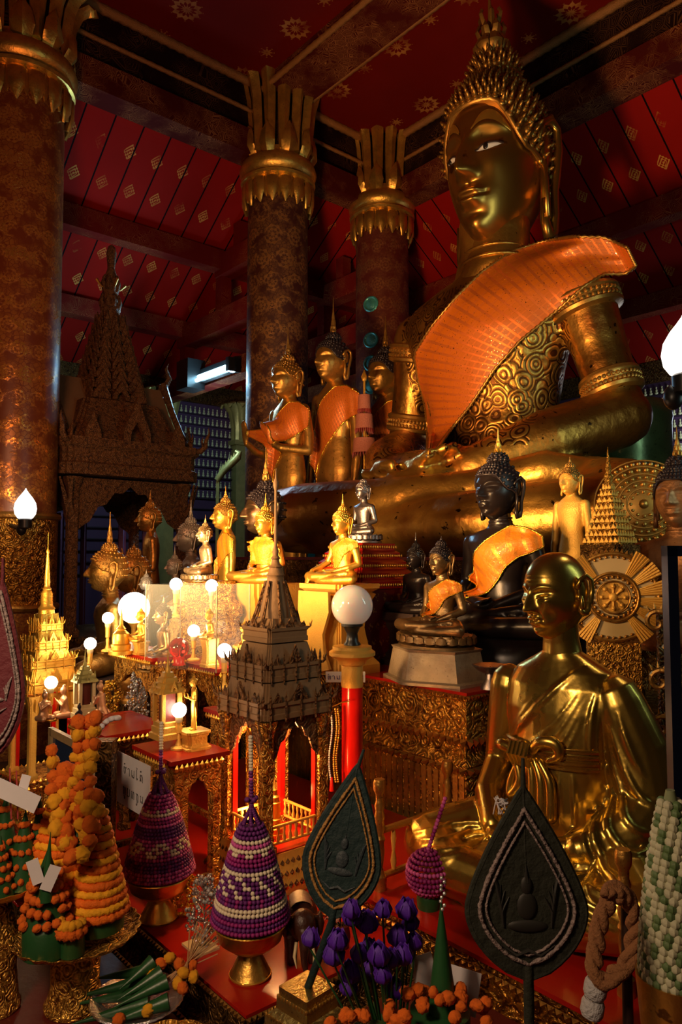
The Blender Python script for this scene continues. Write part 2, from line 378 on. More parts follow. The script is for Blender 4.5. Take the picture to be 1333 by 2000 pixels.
def seated(pose='lap', sh=.205, hd=True, waist=1.0, v=.0075, lod=1, knee=.43, ky=-.24, headz=.785, hs=.165, tilt=0, nb=True, cloth=False, fore=1.0):
    """seated figure, unit = seat to crown; faces -y; returns (body MB, head matrix)"""
    b = MB(); w = waist
    b.loft([(0, 0, 0, .12, .09), (.03, 0, 0, .20, .13), (.12, 0, 0, .185, .125), (.2, 0, 0, .15*w, .105*w), (.28, 0, 0, .14*w, .10*w), (.36, 0, -.005, .16*w, .11*w), (.44, 0, -.012, .19, .118), (.50, 0, -.01, .215, .108), (.54, 0, 0, .215, .088), (.565, 0, 0, .15, .07), (.58, 0, 0, .085, .06), (.63, 0, -.005, .062, .06), (.70, 0, -.01, .058, .058)], 28)
    r = .058
    for s in (-1, 1):
        b.limb([(s*.10, .0, .085), (s*.27, ky*.45, .085), (s*(knee-.02), ky*.92, .075)], [.095, .085, .066], 16)
    b.limb([(-knee, ky, .085), (-.2, ky-.09, .085), (.05, ky-.06, .095), (.2, ky+.01, .115)], [.066, .06, .045, .034], 14)
    b.limb([(knee, ky, .062), (.2, ky-.07, .05), (-.05, ky-.08, .04), (-.2, ky-.06, .04)], [.062, .055, .045, .036], 14)
    b.limb([(.17, ky+.0, .12), (.27, ky+.03, .135), (.34, ky+.06, .13)], [.033, .036, .02], 12)
    sx = sh
    if pose == 'lap':
        for s in (-1, 1):
            ex = .27 if s > 0 else .265
            b.limb([(s*sx, 0, .495), (s*(sx+.03), .015, .38), (s*ex, .02, .255)], [r*1.02, r*.86, r*.78], 14)
            zz = .155 if s > 0 else .18
            b.limb([(s*ex, .02, .25), (s*.2, -.10, .205), (s*.105, -.195, zz)], [r*.78*fore**.6, r*.7*fore, r*.5*fore], 14)
            T = frame_T((s*.10, -.20, zz), (-s, -.22, -.08), (0, .25, -1), .23)
            hand(b, T, curl=.28, flip=-s)
    elif pose == 'earth':
        b.limb([(sx, 0, .495), (sx+.03, .015, .38), (.27, .02, .255)], [r*1.02, r*.86, r*.78], 14)
        b.limb([(.27, .02, .25), (.2, -.10, .205), (.08, -.20, .165)], [r*.78, r*.7, r*.5], 14)
        hand(b, frame_T((.08, -.2, .165), (-1, -.2, -.05), (0, .2, -1), .23), curl=.28, flip=-1)
        b.limb([(-sx, 0, .495), (-sx-.035, 0, .38), (-.285, -.03, .27)], [r*1.02, r*.86, r*.76], 14)
        b.limb([(-.285, -.03, .27), (-.31, -.14, .21), (-.33, -.27, .165)], [r*.76, r*.66, r*.46], 14)
        hand(b, frame_T((-.33, -.27, .165), (0, -.55, -.8), (0, -.8, .5), .22), curl=.25, flip=1)
    out = fuse(b, v, 3)
    HT = TR(0, -.02, headz, 0, hs, rx=tilt)
    if nb:
        for z in (.595, .615, .636): out.torus(.066, .005, TR(0, -.005, z, 0, (1, .95, 1)), 24, 5)
    return out, HT
def sash_on(b, P, T=I4, off=.008, nu=24, nv=16, lift=0):
    """P(u,v)->(x,z) local front coordinates draped onto body b (faces -y)"""
    bv = bvh_of(b); rows = []; last = None
    for i in range(nu+1):
        row = []
        for j in range(nv+1):
            x, z = P(i/nu, j/nv)
            h = bv.ray_cast(Vector((x, -3, z)), Vector((0, 1, 0)))
            y = h[0].y if h[0] is not None else (last if last is not None else 0)
            if h[0] is None: y += .0
            last = y; row.append(Vector((x, y-off, z)))
        rows.append(row)
    for it in range(2):      # relax depth so the cloth bridges folds
        new = [[p.copy() for p in r] for r in rows]
        for i in range(nu+1):
            for j in range(nv+1):
                q = [rows[a][c].y for a, c in ((i-1, j), (i+1, j), (i, j-1), (i, j+1)) if 0 <= a <= nu and 0 <= c <= nv]
                new[i][j].y = min(rows[i][j].y, sum(q)/len(q))
        rows = new
    return rows
def cloth_from(rows, th=.006):
    m = MB(); n = len(rows[0]); R = len(rows)
    m.grid(rows); back = [[p+Vector((0, th, 0)) for p in r] for r in rows]; m.grid([r[::-1] for r in back])
    edge = [rows[0][j] for j in range(n)]+[rows[i][n-1] for i in range(1, R)]+[rows[R-1][j] for j in range(n-2, -1, -1)]+[rows[i][0] for i in range(R-2, 0, -1)]
    e2 = [p+Vector((0, th, 0)) for p in edge]; m.grid([edge, e2], wrap=True); return m, edge
# ---------------------------------------------------------------- materials
G_BIG = gold('aged_gold_leaf', (.80, .45, .09), .36, .92, .45, (.10, .03, .006), 3.0, .35, 28, red=1)
G_FACE = gold('worn_face_gold', (.62, .32, .06), .30, .92, .35, (.12, .035, .008), 2.2, .18, 24)
G_MONK = gold('polished_gold_paint', (.74, .50, .10), .27, .95, .12, (.3, .13, .02), 3, .06, 30)
G_BR = gold('bright_gold', (.98, .58, .09), .34, .85, .08, (.4, .2, .03), 8, .2, 90)
G_OLD = gold('old_dark_gold', (.60, .32, .07), .42, .85, .5, (.07, .025, .008), 10, .35, 60)
G_YEL = gold('yellow_painted_gold', (.92, .53, .10), .5, .45, .12, (.5, .25, .03), 12, .3, 120)
G_CAP = gold('capital_gold', (.85, .50, .10), .36, .85, .3, (.12, .04, .01), 8, .3, 50)
BRONZE = gold('dull_bronze', (.42, .27, .12), .35, .85, .4, (.07, .04, .02), 8, .15, 60)
SILVER = gold('dark_silver', (.30, .25, .25), .32, .9, .4, (.05, .035, .035), 9, .2, 80)
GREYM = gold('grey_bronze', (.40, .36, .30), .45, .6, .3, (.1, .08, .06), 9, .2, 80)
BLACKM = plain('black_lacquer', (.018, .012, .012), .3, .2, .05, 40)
DKHAIR = plain('dark_hair_lacquer', (.035, .025, .03), .4, .3)
WOODCARV = carved('brown_carved_wood', (.24, .11, .035), (.05, .02, .008), 40, .6, .25, .7)
WOODPLAIN = plain('dull_brown_board', (.26, .15, .07), .65, .1, .3, 40)
CARV = carved('embossed_gold_metal', (.80, .40, .06), (.16, .05, .01), 30, .36, .9, .9, .02)
CARVF = carved('fine_embossed_gold', (.85, .48, .09), (.20, .07, .012), 62, .38, .85, .9, .010)
CARVD = carved('dark_embossed_gold', (.24, .12, .03), (.03, .012, .005), 44, .45, .8, .9, .015)
RED = plain('red_lacquer', (.42, .012, .006), .22, 0, .03, 30)
REDP = plain('dull_red_paint', (.26, .010, .006), .5, 0, .1, 30)
REDC = plain('bright_red_enamel', (.75, .012, .008), .2, 0)
DKRED = plain('dark_red_wood', (.10, .010, .007), .45, 0, .2, 30)
DARK = plain('dark_wood', (.03, .012, .008), .6, 0, .2, 30)
ORNG = None
BLACKP = plain('black_plastic', (.012, .012, .013), .35)
WHITE = plain('white_card', (.72, .70, .74), .6)
IVORY = plain('ivory_paint', (.66, .50, .25), .5)
EYEW = plain('shell_white', (.75, .72, .70), .25)
GREEN = plain('banana_leaf', (.015, .075, .022), .38, 0, .2, 20, .35)
DKTEAL = plain('dark_teal_cloth', (.004, .022, .024), .7, 0, .5, 60, .3)
DKOLIVE = plain('dark_green_cloth', (.012, .014, .007), .8, 0, .5, 60, .3)
BRAID = plain('gold_braid', (.42, .22, .06), .6, .3, .8, 120)
SILB = plain('grey_braid', (.26, .20, .19), .6, .3, .8, 120)
MAR_O = plain('orange_marigold', (.92, .155, .004), .8, 0, .5, 120, .3)
MAR_Y = plain('yellow_marigold', (1.0, .42, .010), .8, 0, .5, 120, .15)
FL_P = plain('purple_flower', (.30, .012, .17), .6, 0, .3, 90, .4)
FL_M = plain('magenta_flower', (.60, .09, .36), .6, 0, .3, 90, .3)
FL_W = plain('cream_flower', (.78, .68, .50), .6, 0, .3, 90, .1)
FL_D = plain('deep_purple_flower', (.13, .012, .16), .6, 0, .3, 90, .4)
TULIP = plain('violet_silk', (.07, .010, .32), .55, 0, .2, 40, .3)
TURQ = plain('turquoise_glass', (.10, .50, .48), .15, .3, .4, 90, .5)
BULB = emit('lit_bulb', (1, .84, .62), 22)
GLOBE = emit('lit_globe', (1, .86, .66), 8)
FLAMEG = emit('lit_frosted_glass', (1, .90, .78), 2.6)
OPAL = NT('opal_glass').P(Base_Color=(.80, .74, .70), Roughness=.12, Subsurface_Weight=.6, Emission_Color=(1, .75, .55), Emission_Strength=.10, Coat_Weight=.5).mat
TUBE = emit('fluorescent_tube', (.35, .75, 1.0), 22)
def glassm(name, col, rough=0.02, alpha=None):
    t = NT(name); t.P(Base_Color=col, Roughness=rough, Transmission_Weight=1.0, IOR=1.45); return t.mat
REDGL = glassm('red_glass', (.9, .015, .01))
CLEAR = NT('clear_acrylic'); CLEAR.P(Base_Color=(.5, .55, .55), Roughness=.03, Alpha=.07); CLEAR = CLEAR.mat
CRYS = NT('crystal_bead'); CRYS.P(Base_Color=CRYS.n('ValToRGB', Fac=CRYS.noise(90, 2)).outputs[0], Roughness=.08, Metallic=.5); CRYS = CRYS.mat
TINS_S = gold('silver_tinsel', (.75, .72, .74), .18, .95, .1, (.3, .3, .4), 40, .5, 120)
TINS_G = gold('gold_tinsel', (.95, .62, .08), .2, .95, .1, (.4, .2, .0), 40, .5, 120)
def gauze(name, col, grid=(60, 60), sheen=.9):
    t = NT(name); v = t.co('UV'); s = t.n('SeparateXYZ', Vector=v)
    a = t.m('ABSOLUTE', t.m('SINE', t.m('MULTIPLY', s.outputs[0], grid[0]))); b = t.m('ABSOLUTE', t.m('SINE', t.m('MULTIPLY', s.outputs[1], grid[1])))
    k = t.m('MAXIMUM', t.m('GREATER_THAN', a, .90), t.m('MULTIPLY', t.m('GREATER_THAN', b, .93), .5))
    sp = t.m('GREATER_THAN', t.n('TexNoise', Vector=t.co(), Scale=330.0, Detail=2.0).outputs[0], .685)
    c = t.mix(k, col, tuple(min(1, x*1.35+.03) for x in col)); c = t.mix(sp, c, (1, .75, .3))
    t.P(Base_Color=c, Roughness=t.m('SUBTRACT', .5, t.m('MULTIPLY', sp, .3)), Metallic=t.m('MAXIMUM', t.m('MULTIPLY', k, .6), sp))
    t.bump(t.m('ADD', k, t.noise(25, 4)), .6, .01); return t.mat
GAUZE = gauze('orange_gauze', (.62, .14, .006), (118, 36))
GAUZE_Y = gauze('golden_orange_gauze', (.80, .24, .010), (26, 24))
def cyl_uv(t, r):
    s = t.n('SeparateXYZ', Vector=t.co()); return t.m('MULTIPLY', t.m('ARCTAN2', s.outputs[1], s.outputs[0]), r), s.outputs[2]
def column_mat(name, base, ink, su, sv, r0=.42, rad=.35, n=None, strength=1.0, rough=.55):
    t = NT(name); U, V = cyl_uv(t, rad)
    k = n or round(2*pi*rad/su); su = 2*pi*rad/k
    m1 = motif(t, U, V, su, sv, r0, 8); m2 = motif(t, t.m('ADD', U, su/2), t.m('ADD', V, 0.0), su, sv, r0*.45, 5)
    v3 = t.n('TexVoronoi', {'feature': 'DISTANCE_TO_EDGE'}, Vector=t.co(), Scale=26.0).outputs[0]
    m3 = t.m('MULTIPLY', t.m('GREATER_THAN', v3, .055), .30)
    wear = t.ramp(t.noise(7, 6), .40, .60)
    m = t.m('MULTIPLY', t.m('MAXIMUM', t.m('MAXIMUM', m1, m2), m3), t.m('MULTIPLY', wear, strength))
    t.P(Base_Color=t.mix(m, base, ink), Metallic=t.m('MULTIPLY', m, .75), Roughness=t.m('SUBTRACT', rough, t.m('MULTIPLY', m, .12)))
    t.bump(m, .35, .01); return t.mat
COLM = column_mat('stencilled_column_lacquer', (.045, .008, .005), (.42, .20, .07), .26, .26)
COLM3 = column_mat('red_medallion_column', (.11, .012, .006), (.40, .16, .07), .22, .24)
COLG = column_mat('gilded_damask_column', (.15, .035, .010), (.75, .36, .08), .155, .20, .46, rough=.36)
def slope_mat(name, base, ink, pw=.30):
    t = NT(name); s = t.n('SeparateXYZ', Vector=t.co()); U, V = s.outputs[0], s.outputs[1]
    d = motif(t, U, V, pw*1.02, .42, .27, dia=True)
    gap = t.m('LESS_THAN', t.m('FRACT', t.m('DIVIDE', U, pw)), .055)
    wear = t.ramp(t.noise(2.2, 5), .38, .58)
    m = t.m('MULTIPLY', d, wear)
    c = t.mix(m, t.mix(t.noise(1.5, 5), tuple(x*.7 for x in base), base), ink); c = t.mix(gap, c, (.004, .001, .001))
    t.P(Base_Color=c, Roughness=.8, Specular_IOR_Level=.12); t.bump(t.m('SUBTRACT', 1.0, gap), .6, .02); return t.mat
SLOPE = slope_mat('red_roof_boards_with_gold_diamonds', (.40, .008, .003), (.72, .30, .06))
def ceil_mat():
    t = NT('red_ceiling_with_gold_rosettes'); s = t.n('SeparateXYZ', Vector=t.co()); U, V = s.outputs[0], s.outputs[1]
    d = t.m('MAXIMUM', motif(t, U, V, .95, .95, .17, 12), motif(t, t.m('ADD', U, .47), t.m('ADD', V, .02), .95, .95, .085, 8))
    m = t.m('MULTIPLY', d, t.ramp(t.noise(3, 4), .3, .6))
    t.P(Base_Color=t.mix(m, t.mix(t.noise(1.2, 5), (.13, .005, .002), (.22, .008, .003)), (.50, .20, .05)), Roughness=.8, Specular_IOR_Level=.12); return t.mat
CEIL = ceil_mat()
def beam_mat(name, base, ink, sc=14, thr=.55):
    t = NT(name); n = t.n('TexVoronoi', {'feature': 'DISTANCE_TO_EDGE'}, Vector=t.co(), Scale=float(sc)).outputs[0]
    r = t.m('GREATER_THAN', t.m('SINE', t.m('MULTIPLY', n, 50)), thr); m = t.m('MULTIPLY', r, t.ramp(t.noise(2.5, 4), .42, .6))
    t.P(Base_Color=t.mix(m, base, ink), Roughness=.75, Specular_IOR_Level=.1); return t.mat
BEAM = beam_mat('dark_red_beam_with_gilt_scroll', (.085, .008, .005), (.38, .15, .05))
BEAMD = beam_mat('near_black_frieze', (.016, .004, .003), (.12, .05, .02), 9, .7)
BEAMR = beam_mat('red_tie_beam', (.16, .008, .005), (.35, .12, .04), 12, .8)
ROPE = plain('gold_rope_moulding', (.45, .20, .06), .5, .4, .9, 120)
PURPLE = plain('plum_wall_plaster', (.09, .035, .085), .7, 0, .1)
PALEY = plain('pale_yellow_relief', (.74, .70, .38), .55, .1, 0)
GREENG = gold('greenish_gilt', (.55, .50, .16), .45, .5, .2, (.15, .15, .05), 8, .3, 40)
# ---------------------------------------------------------------- room shell
RZ = Matrix.Rotation(YAW, 4, 'Z')         # local x = toward the statues' left, local y = along the nave into the depth (U1)
CM = Vector((-.709, 8.05, 0)); C3 = CM+U1*1.616; CL = CM-U1*2.77
ZC = 6.85; ZB = 6.0; D = 3.0; KS = .683; ZW = 4.15
def TL(p, z=0): return Matrix.Translation(Vector((p.x, p.y, z))) @ RZ      # frame: x = -U2 direction, y = U1
LY0, LY1 = -9.5, 1.616         # extent of the nave along U1 measured from CM
b = MB(); b.box(-D-.2, 12, LY0, LY1+D+.2, -.1, 0, TL(CM)); struct('floor', b, DARK)
b = MB(); b.box(0, 11, LY0, LY1, 0, .1); struct('ceiling', b, CEIL, T=TL(CM, ZC))
# nave cornice: flat rope strips under the ceiling edge, dark frieze, lower beam (left side and end side)
b = MB(); b.box(-.35, -.05, LY0, LY1+.3, ZB+.28, ZC+.05, TL(CM)); struct('trim_1', b, BEAMD)
b = MB(); b.box(-.30, 11, LY1+.05, LY1+.35, ZB+.28, ZC+.05, TL(CM)); struct('trim_2', b, BEAMD)
b = MB(); b.box(-.40, .02, LY0, LY1+.35, ZB, ZB+.28, TL(CM)); struct('trim_3', b, BEAM)
b = MB(); b.box(-.3, 11, LY1-.02, LY1+.4, ZB, ZB+.28, TL(CM)); struct('trim_4', b, BEAM)
def rope(p0, p1, r, mi=0, name='trim_5'):
    m = MB(); n = int((p1-p0).length/.05); m.tube([p0.lerp(p1, i/n) for i in range(n+1)], [r*(1+.18*(i % 2)) for i in range(n+1)], 8)
    struct(name, m, ROPE, ang=170)
W0 = TL(CM)
rope(W0 @ Vector((.0, LY0, ZC-.03)), W0 @ Vector((0, LY1, ZC-.03)), .045, name='trim_5')
rope(W0 @ Vector((0, LY1, ZC-.03)), W0 @ Vector((11, LY1, ZC-.03)), .045, name='trim_6')
rope(W0 @ Vector((-.03, LY0, ZC-.33)), W0 @ Vector((-.03, LY1, ZC-.33)), .022, name='trim_7')
rope(W0 @ Vector((0, LY1+.03, ZC-.33)), W0 @ Vector((11, LY1+.03, ZC-.33)), .022, name='trim_8')
# beam crossing the flat ceiling from the middle column
b = MB(); b.box(0, 11, -.28, .22, ZC-.16, ZC+.02, TL(CM)); struct('trim_9', b, BEAM)
for k, y in enumerate((-.30, .24)): rope(W0 @ Vector((0, y, ZC-.13)), W0 @ Vector((11, y, ZC-.13)), .03, name='trim_%d' % (10+k))
# frieze figures in low relief
b = MB()
for i in range(46):
    y = -7.4+i*.16; h = .20 if i % 9 else .34; q = TR(-.05, y, ZC-.80)
    b.ell((0, 0, h*.35), (.03, .05, h*.4), 8, 6, TL(CM) @ q); b.ell((0, 0, h*.9), (.028, .03, h*.22), 8, 6, TL(CM) @ q)
struct('trim_12', b, BEAMD)
# sloping aisle roofs: boards in their own planes
ang = math.atan(KS); LS = D/cos(ang)+.25
def slope(name, T, L0, L1, hipL=None, hipR=None):
    m = MB(); t = .06; a0 = L0-(0 if hipL is None else 0); poly = [(L0, 0), (L1, 0), (L1+(D+.2 if hipR else 0), LS), (L0-(D+.2 if hipL else 0), LS)]
    m.prism(poly, 0, t); struct(name, m, SLOPE, T=T)
# left aisle: local x runs along U1, local y runs outward (U2) and down
Tl = Matrix.Translation(CM+Vector((0, 0, ZB+.18))) @ Matrix((U1, U2, Vector((0, 0, 1)))).transposed().to_4x4() @ Matrix.Rotation(-ang, 4, 'X')
slope('ceiling_aisle_left', Tl, LY0, LY1, None, True)
Te = Matrix.Translation(C3+Vector((0, 0, ZB+.18))) @ Matrix((-U2, U1, Vector((0, 0, 1)))).transposed().to_4x4() @ Matrix.Rotation(-ang, 4, 'X')
slope('ceiling_aisle_end', Te, 0, 11, True, None)
# purlins under the boards, tie beams from the columns out to the wall
n = 13
for s_, hh in ((1.15, .24), (2.1, .22)):
    z = ZB+.14-KS*s_
    b = MB(); b.box(-s_-.09, -s_+.09, LY0, LY1+s_, z-hh, z, TL(CM)); struct('trim_%d' % n, b, BEAMR); n += 1
    b = MB(); b.box(-s_, 11, LY1+s_-.09, LY1+s_+.09, z-hh, z, TL(CM)); struct('trim_%d' % n, b, BEAMR); n += 1
for y in (0, LY1):
    for x0, z, hh in ((-1.2, 5.30, .26), (-2.15, 4.62, .26), (-3.0, 3.95, .22)):
        b = MB(); b.box(x0, -.2, y-.10, y+.10, z-hh, z, TL(CM)); struct('trim_%d' % n, b, BEAMR if z > 4 else BEAM); n += 1
    b = MB()
    for x0, z0, z1 in ((-.75, 5.30, 5.6), (-1.15, 4.6, 5.05), (-2.05, 3.9, 4.4)): b.box(x0-.07, x0+.07, y-.07, y+.07, z0, z1, TL(CM))
    struct('trim_%d' % n, b, BEAMR); n += 1
# outer walls with a pale painted band on top and rows of little niches
b = MB(); b.box(-D-.2, -D, LY0, LY1+D, 0, ZW, TL(CM)); struct('wall_left', b, PURPLE)
b = MB(); b.box(-D-.2, 12, LY1+D, LY1+D+.2, 0, ZW, TL(CM)); struct('wall_back', b, PURPLE)
b = MB(); b.box(-D-.02, -D+.05, LY0, LY1+D, ZW-.28, ZW, TL(CM)); struct('trim_%d' % n, b, CARVD); n += 1
b = MB(); b.box(-D, 12, LY1+D-.05, LY1+D+.02, ZW-.28, ZW, TL(CM)); struct('trim_%d' % n, b, CARVD); n += 1
b = MB()
for k in range(16):
    z = ZW-.42-k*.155
    b.box(-D, -D+.035, LY0, LY1+D, z-.035, z-.02, TL(CM)); b.box(-D, 12, LY1+D-.035, LY1+D, z-.035, z-.02, TL(CM))
struct('trim_%d' % n, b, plain('dark_plum_ledge', (.035, .014, .03), .7)); n += 1
# votive reliefs: one small seated figure per niche, ledge height .155
vm = MB(); vm.ell((0, 0, .02), (.026, .018, .02), 7, 4); vm.ell((0, 0, .052), (.016, .013, .026), 7, 4); vm.ell((0, -.002, .090), (.012, .012, .015), 6, 4)
vmesh = mesh(vm, 'votive_figure', 60); pos = []
for k in range(16):
    z = ZW-.42-k*.155-.02
    for i in range(150):
        pos.append((W0 @ Vector((-D+.028, LY1+D-.15-i*.075, z)), YAW+pi/2)); pos.append((W0 @ Vector((-D+.1+i*.075, LY1+D-.028, z)), YAW))
def pix(p):
    q = cam_inv @ p; return 666.5+F*q.x/-q.z, 1000-F*q.y/-q.z
cam_inv = (Matrix.Translation(cam.location) @ cam.rotation_euler.to_matrix().to_4x4()).inverted()
def seen(p):
    if p.y < 4: return False
    x, y = pix(p); return 690 < y < 990 and (102 < x < 160 or 335 < x < 478 or 603 < x < 640 or 1245 < x < 1345)
vis = [q for q in pos if seen(q[0])]; vis.sort(key=lambda q: q[0].y)
root = None
for p, r in vis[:300]:
    o = bpy.data.objects.new('votive_figure', vmesh); COL.objects.link(o); o.location = p; o.rotation_euler = (0, 0, r)
    o.scale = (1, 1, 1); tag(o, 'tiny pale yellow seated figure in the rows on the plum wall', 'figurine', 'tiny pale figures lining the plum walls')
    if not vmesh.materials: vmesh.materials.append(PALEY)
b = MB()
for p, r in vis[300:]:
    b.add(vm.v, vm.f, Matrix.Translation(p) @ Matrix.Rotation(r, 4, 'Z'))
if b.v: tag(obj('votive_figures', b, PALEY, fix=False), 'many more tiny pale figures in rows on the plum walls', 'figurines', None, 'stuff')
# ---------------------------------------------------------------- columns
def leafring(b, n, path, wid, th=.02, ph=0, T=None, mi=0, k=8):
    """petals round the z axis; path [(r,z)], wid [w]"""
    for j in range(n):
        a = ph+2*pi*j/n; er = Vector((cos(a), sin(a), 0)); et = Vector((-sin(a), cos(a), 0)); rows = []
        for i, (r, z) in enumerate(path):
            p0 = path[max(0, i-1)]; p1 = path[min(len(path)-1, i+1)]; d = Vector((p1[0]-p0[0], p1[1]-p0[1])); d.normalize()
            nn = er*d.y-Vector((0, 0, 1))*d.x; c = er*r+Vector((0, 0, z))
            rows.append([c+et*(wid[i]*cos(2*pi*q/k))+nn*(th*(1+.6*(sin(2*pi*q/k) > .8))*sin(2*pi*q/k)) for q in range(k)])
        b.grid(rows, T, mi, True, True)
def column(p, r, ztop, mat, label, capz=None, band=None, name='column'):
    t = thing(name, label, 'column', (p.x, p.y, 0), YAW)
    zc = capz; s = r/.35
    b = MB(); b.lathe([(r*1.12, 0), (r*1.12, .3), (r, .34), (r, 1.2), (r*.995, 3), (r*.97, zc)], 48); obj('shaft', b, mat, t, 170 if 0 else 40)
    b = MB(); leafring(b, 16, [(r*1.0, zc+.16), (r*1.13, zc+.10), (r*1.12, zc-.05), (r*1.02, zc-.15)], [r*.17, r*.2, r*.18, .006], .022)
    leafring(b, 16, [(r*.98, zc+.14), (r*1.06, zc+.05), (r*1.04, zc-.1)], [r*.17, r*.19, .006], .02, pi/16); obj('lower_petals', b, G_CAP, t)
    b = MB(); b.lathe([(r, zc+.12), (r*1.2, zc+.15), (r*1.22, zc+.18), (r*1.08, zc+.21), (r*1.20, zc+.24), (r*1.26, zc+.30), (r*1.20, zc+.37), (r*1.0, zc+.42), (r*.98, zc+.48)], 48); obj('collar', b, G_CAP, t)
    b = MB(); leafring(b, 10, [(r*.98, zc+.42), (r*1.14, zc+.50), (r*1.12, zc+.62), (r*1.05, zc+.72)], [r*.2, r*.27, r*.2, .006], .03, pi/10); obj('leaf_collar', b, G_CAP, t)
    b = MB(); b.lathe([(r*.9, zc+.4), (r*.78, zc+.8), (r*.8, ztop)], 32); obj('capital_core', b, BEAMD, t)
    H = ztop-zc-.46; b = MB()
    leafring(b, 14, [(r*.94, zc+.44), (r*.95, zc+.44+H*.3), (r*1.04, zc+.44+H*.62), (r*1.20, zc+.44+H*.84), (r*1.44, zc+.44+H*.96), (r*1.58, zc+.44+H*.94), (r*1.62, zc+.44+H*.88)], [r*.15, r*.17, r*.20, r*.23, r*.21, r*.13, .01], .04); obj('tall_petals', b, G_CAP, t)
    if band:
        b = MB(); b.lathe([(r*1.01, band[0]), (r*1.03, band[0]+.02), (r*1.03, band[1]-.02), (r*1.01, band[1])], 48); obj('embossed_band', b, CARV, t)
        for zz in band:
            b = MB(); b.torus(r*1.03, .03, TR(0, 0, zz), 48, 8); obj('band_ring', b, G_OLD, t)
    return t
def zpx(py, Y): return at(666, py, Y=Y).z
column(CM, .345, zpx(176, 8.05)+.12, COLM, 'dark lacquered column standing behind the raised-hand golden figure', zpx(395, 8.05))
column(C3, .34, zpx(270, 9.1)+.12, COLM3, 'red column with gold medallions, just left of the giant statue\'s head', zpx(455, 9.1))
cl = column(CL, .37, zpx(-30, 6.25), COLG, 'gilded damask column at the far left carrying a flame lamp', zpx(210, 6.25), (zpx(1185, 6.25), zpx(1010, 6.25)))
# turquoise glass medallions down the third column
kids = None
for py in (610, 678, 722, 765, 830, 905):
    z = zpx(py, 9.1); a = atan2(-9.1, -.519)-.42-YAW; r = .345
    b = MB(); b.lathe([(.07, 0), (.085, .012), (.10, 0)], 20); b.lathe([(.068, 0), (.03, .012), (.001, .014)], 12)
    o = obj('glass_medallion', b, TURQ, None); o.parent = [x for x in bpy.data.objects if x.name == 'column.001'][0]
    o.matrix_local = TR(r*cos(a), r*sin(a), z, a, 1) @ Matrix.Rotation(pi/2, 4, 'Y')
# ---------------------------------------------------------------- altars
def tier(prof, a0, a1, b0, b1, m=None):   # rectangular block in the altar frame; prof (offset outwards, z)
    m = m or MB(); rows = []
    for o, z in prof: rows.append([RM(a0-o, b0-o, z), RM(a1+o, b0-o, z), RM(a1+o, b1+o, z), RM(a0-o, b1+o, z)])
    return m.grid(rows, None, 0, True, True)
def teeth(m, p0, p1, s, h, out, down=True):  # row of small leaf points
    n = max(2, int((p1-p0).length/s)); d = (p1-p0)/n; o = Vector(out)
    for i in range(n):
        a = p0+d*i; c = p0+d*(i+1); k = (a+c)/2+Vector((0, 0, -h if down else h)); q = (a+c)/2+o*s*.55+Vector((0, 0, (-h if down else h)*.35))
        m.add([a, c, k, q], [(0, 1, 3), (1, 2, 3), (2, 0, 3), (0, 2, 1)])
def ring_teeth(m, a0, a1, b0, b1, z, s, h, down=True, sides='ab'):
    if 'a' in sides: teeth(m, RM(a0, b0, z), RM(a0, b1, z), s, h, -U1, down)
    if 'b' in sides: teeth(m, RM(a0, b0, z), RM(a1, b0, z), s, h, -U2, down)
# big plinth under the giant statue
t = thing('plinth', 'tall carved plinth under the giant seated golden statue', 'plinth')
PP = [(2.53, .22), (4.9, .22), (4.9, 3.4), (3.10, 3.4), (3.10, 4.42), (2.53, 4.42)]
def polyblock(pts, prof, m):   # pts counter-clockwise in the altar frame, offset outwards per profile row
    n = len(pts); rows = []
    for o, z in prof:
        row = []
        for i in range(n):
            a, b_, c = Vector(pts[i-1]), Vector(pts[i]), Vector(pts[(i+1) % n]); d0 = (b_-a).normalized(); d1 = (c-b_).normalized()
            q = b_+(Vector((d0.y, -d0.x))+Vector((d1.y, -d1.x)))*o; row.append(RM(q.x, q.y, z))
        rows.append(row)
    return m.grid(rows, None, 0, True, True)
b = MB(); polyblock(PP, [(0, 0), (.0, .9), (.05, .95), (.0, 1.0), (.0, 1.45), (.05, 1.5), (.05, 1.575)], b); obj('block', b, CARVD, t)
b = MB(); polyblock(PP, [(.04, 1.578), (.04, 1.60)], b); obj('top_board', b, DKRED, t)
# embossed altar
t = thing('altar', 'embossed gold altar block with a red top, right of the red lamp post', 'altar')
b = tier([(0, 0), (.02, .42), (.0, .43), (0, .735), (-.0, .74), (.012, .76), (.0, .78), (-.02, .80), (-.02, .865), (.03, .875), (.03, .90), (.02, .91), (.02, 1.02), (.035, 1.03), (.035, 1.05)], 1.3, 2.5, .4, 2.05); obj('block', b, CARV, t)
b = tier([(.04, 1.05), (.04, 1.062)], 1.3, 2.5, .4, 2.05); obj('red_top', b, RED, t)
for z_, s_, h_, o_ in ((.875, .035, .035, .03), (.755, .04, .03, .015), (1.05, .02, .018, .038)):
    b = MB(); ring_teeth(b, 1.3-o_, 2.5, .4-o_, 2.05, z_, s_, h_); obj('leaf_moulding', b, G_OLD, t)
b = MB()
n_ = 46
for i in range(n_):
    q = RM(1.298, .42+i*(1.6/n_), 0); b.box(-.004, .004, -.012, .012, .45, .72, Matrix.Translation(q) @ Matrix.Rotation(atan2(U1.y, U1.x), 4, 'Z'))
obj('fluted_panel', b, G_OLD, t)
t = thing('side_altar', 'dark embossed altar behind the shoulder of the monk statue', 'altar')
b = tier([(0, 0), (0, .7), (.03, .74), (.03, .80), (0, .82), (0, .93), (.03, .95)], 1.72, 2.5, -1.3, .35); obj('block', b, CARVD, t)
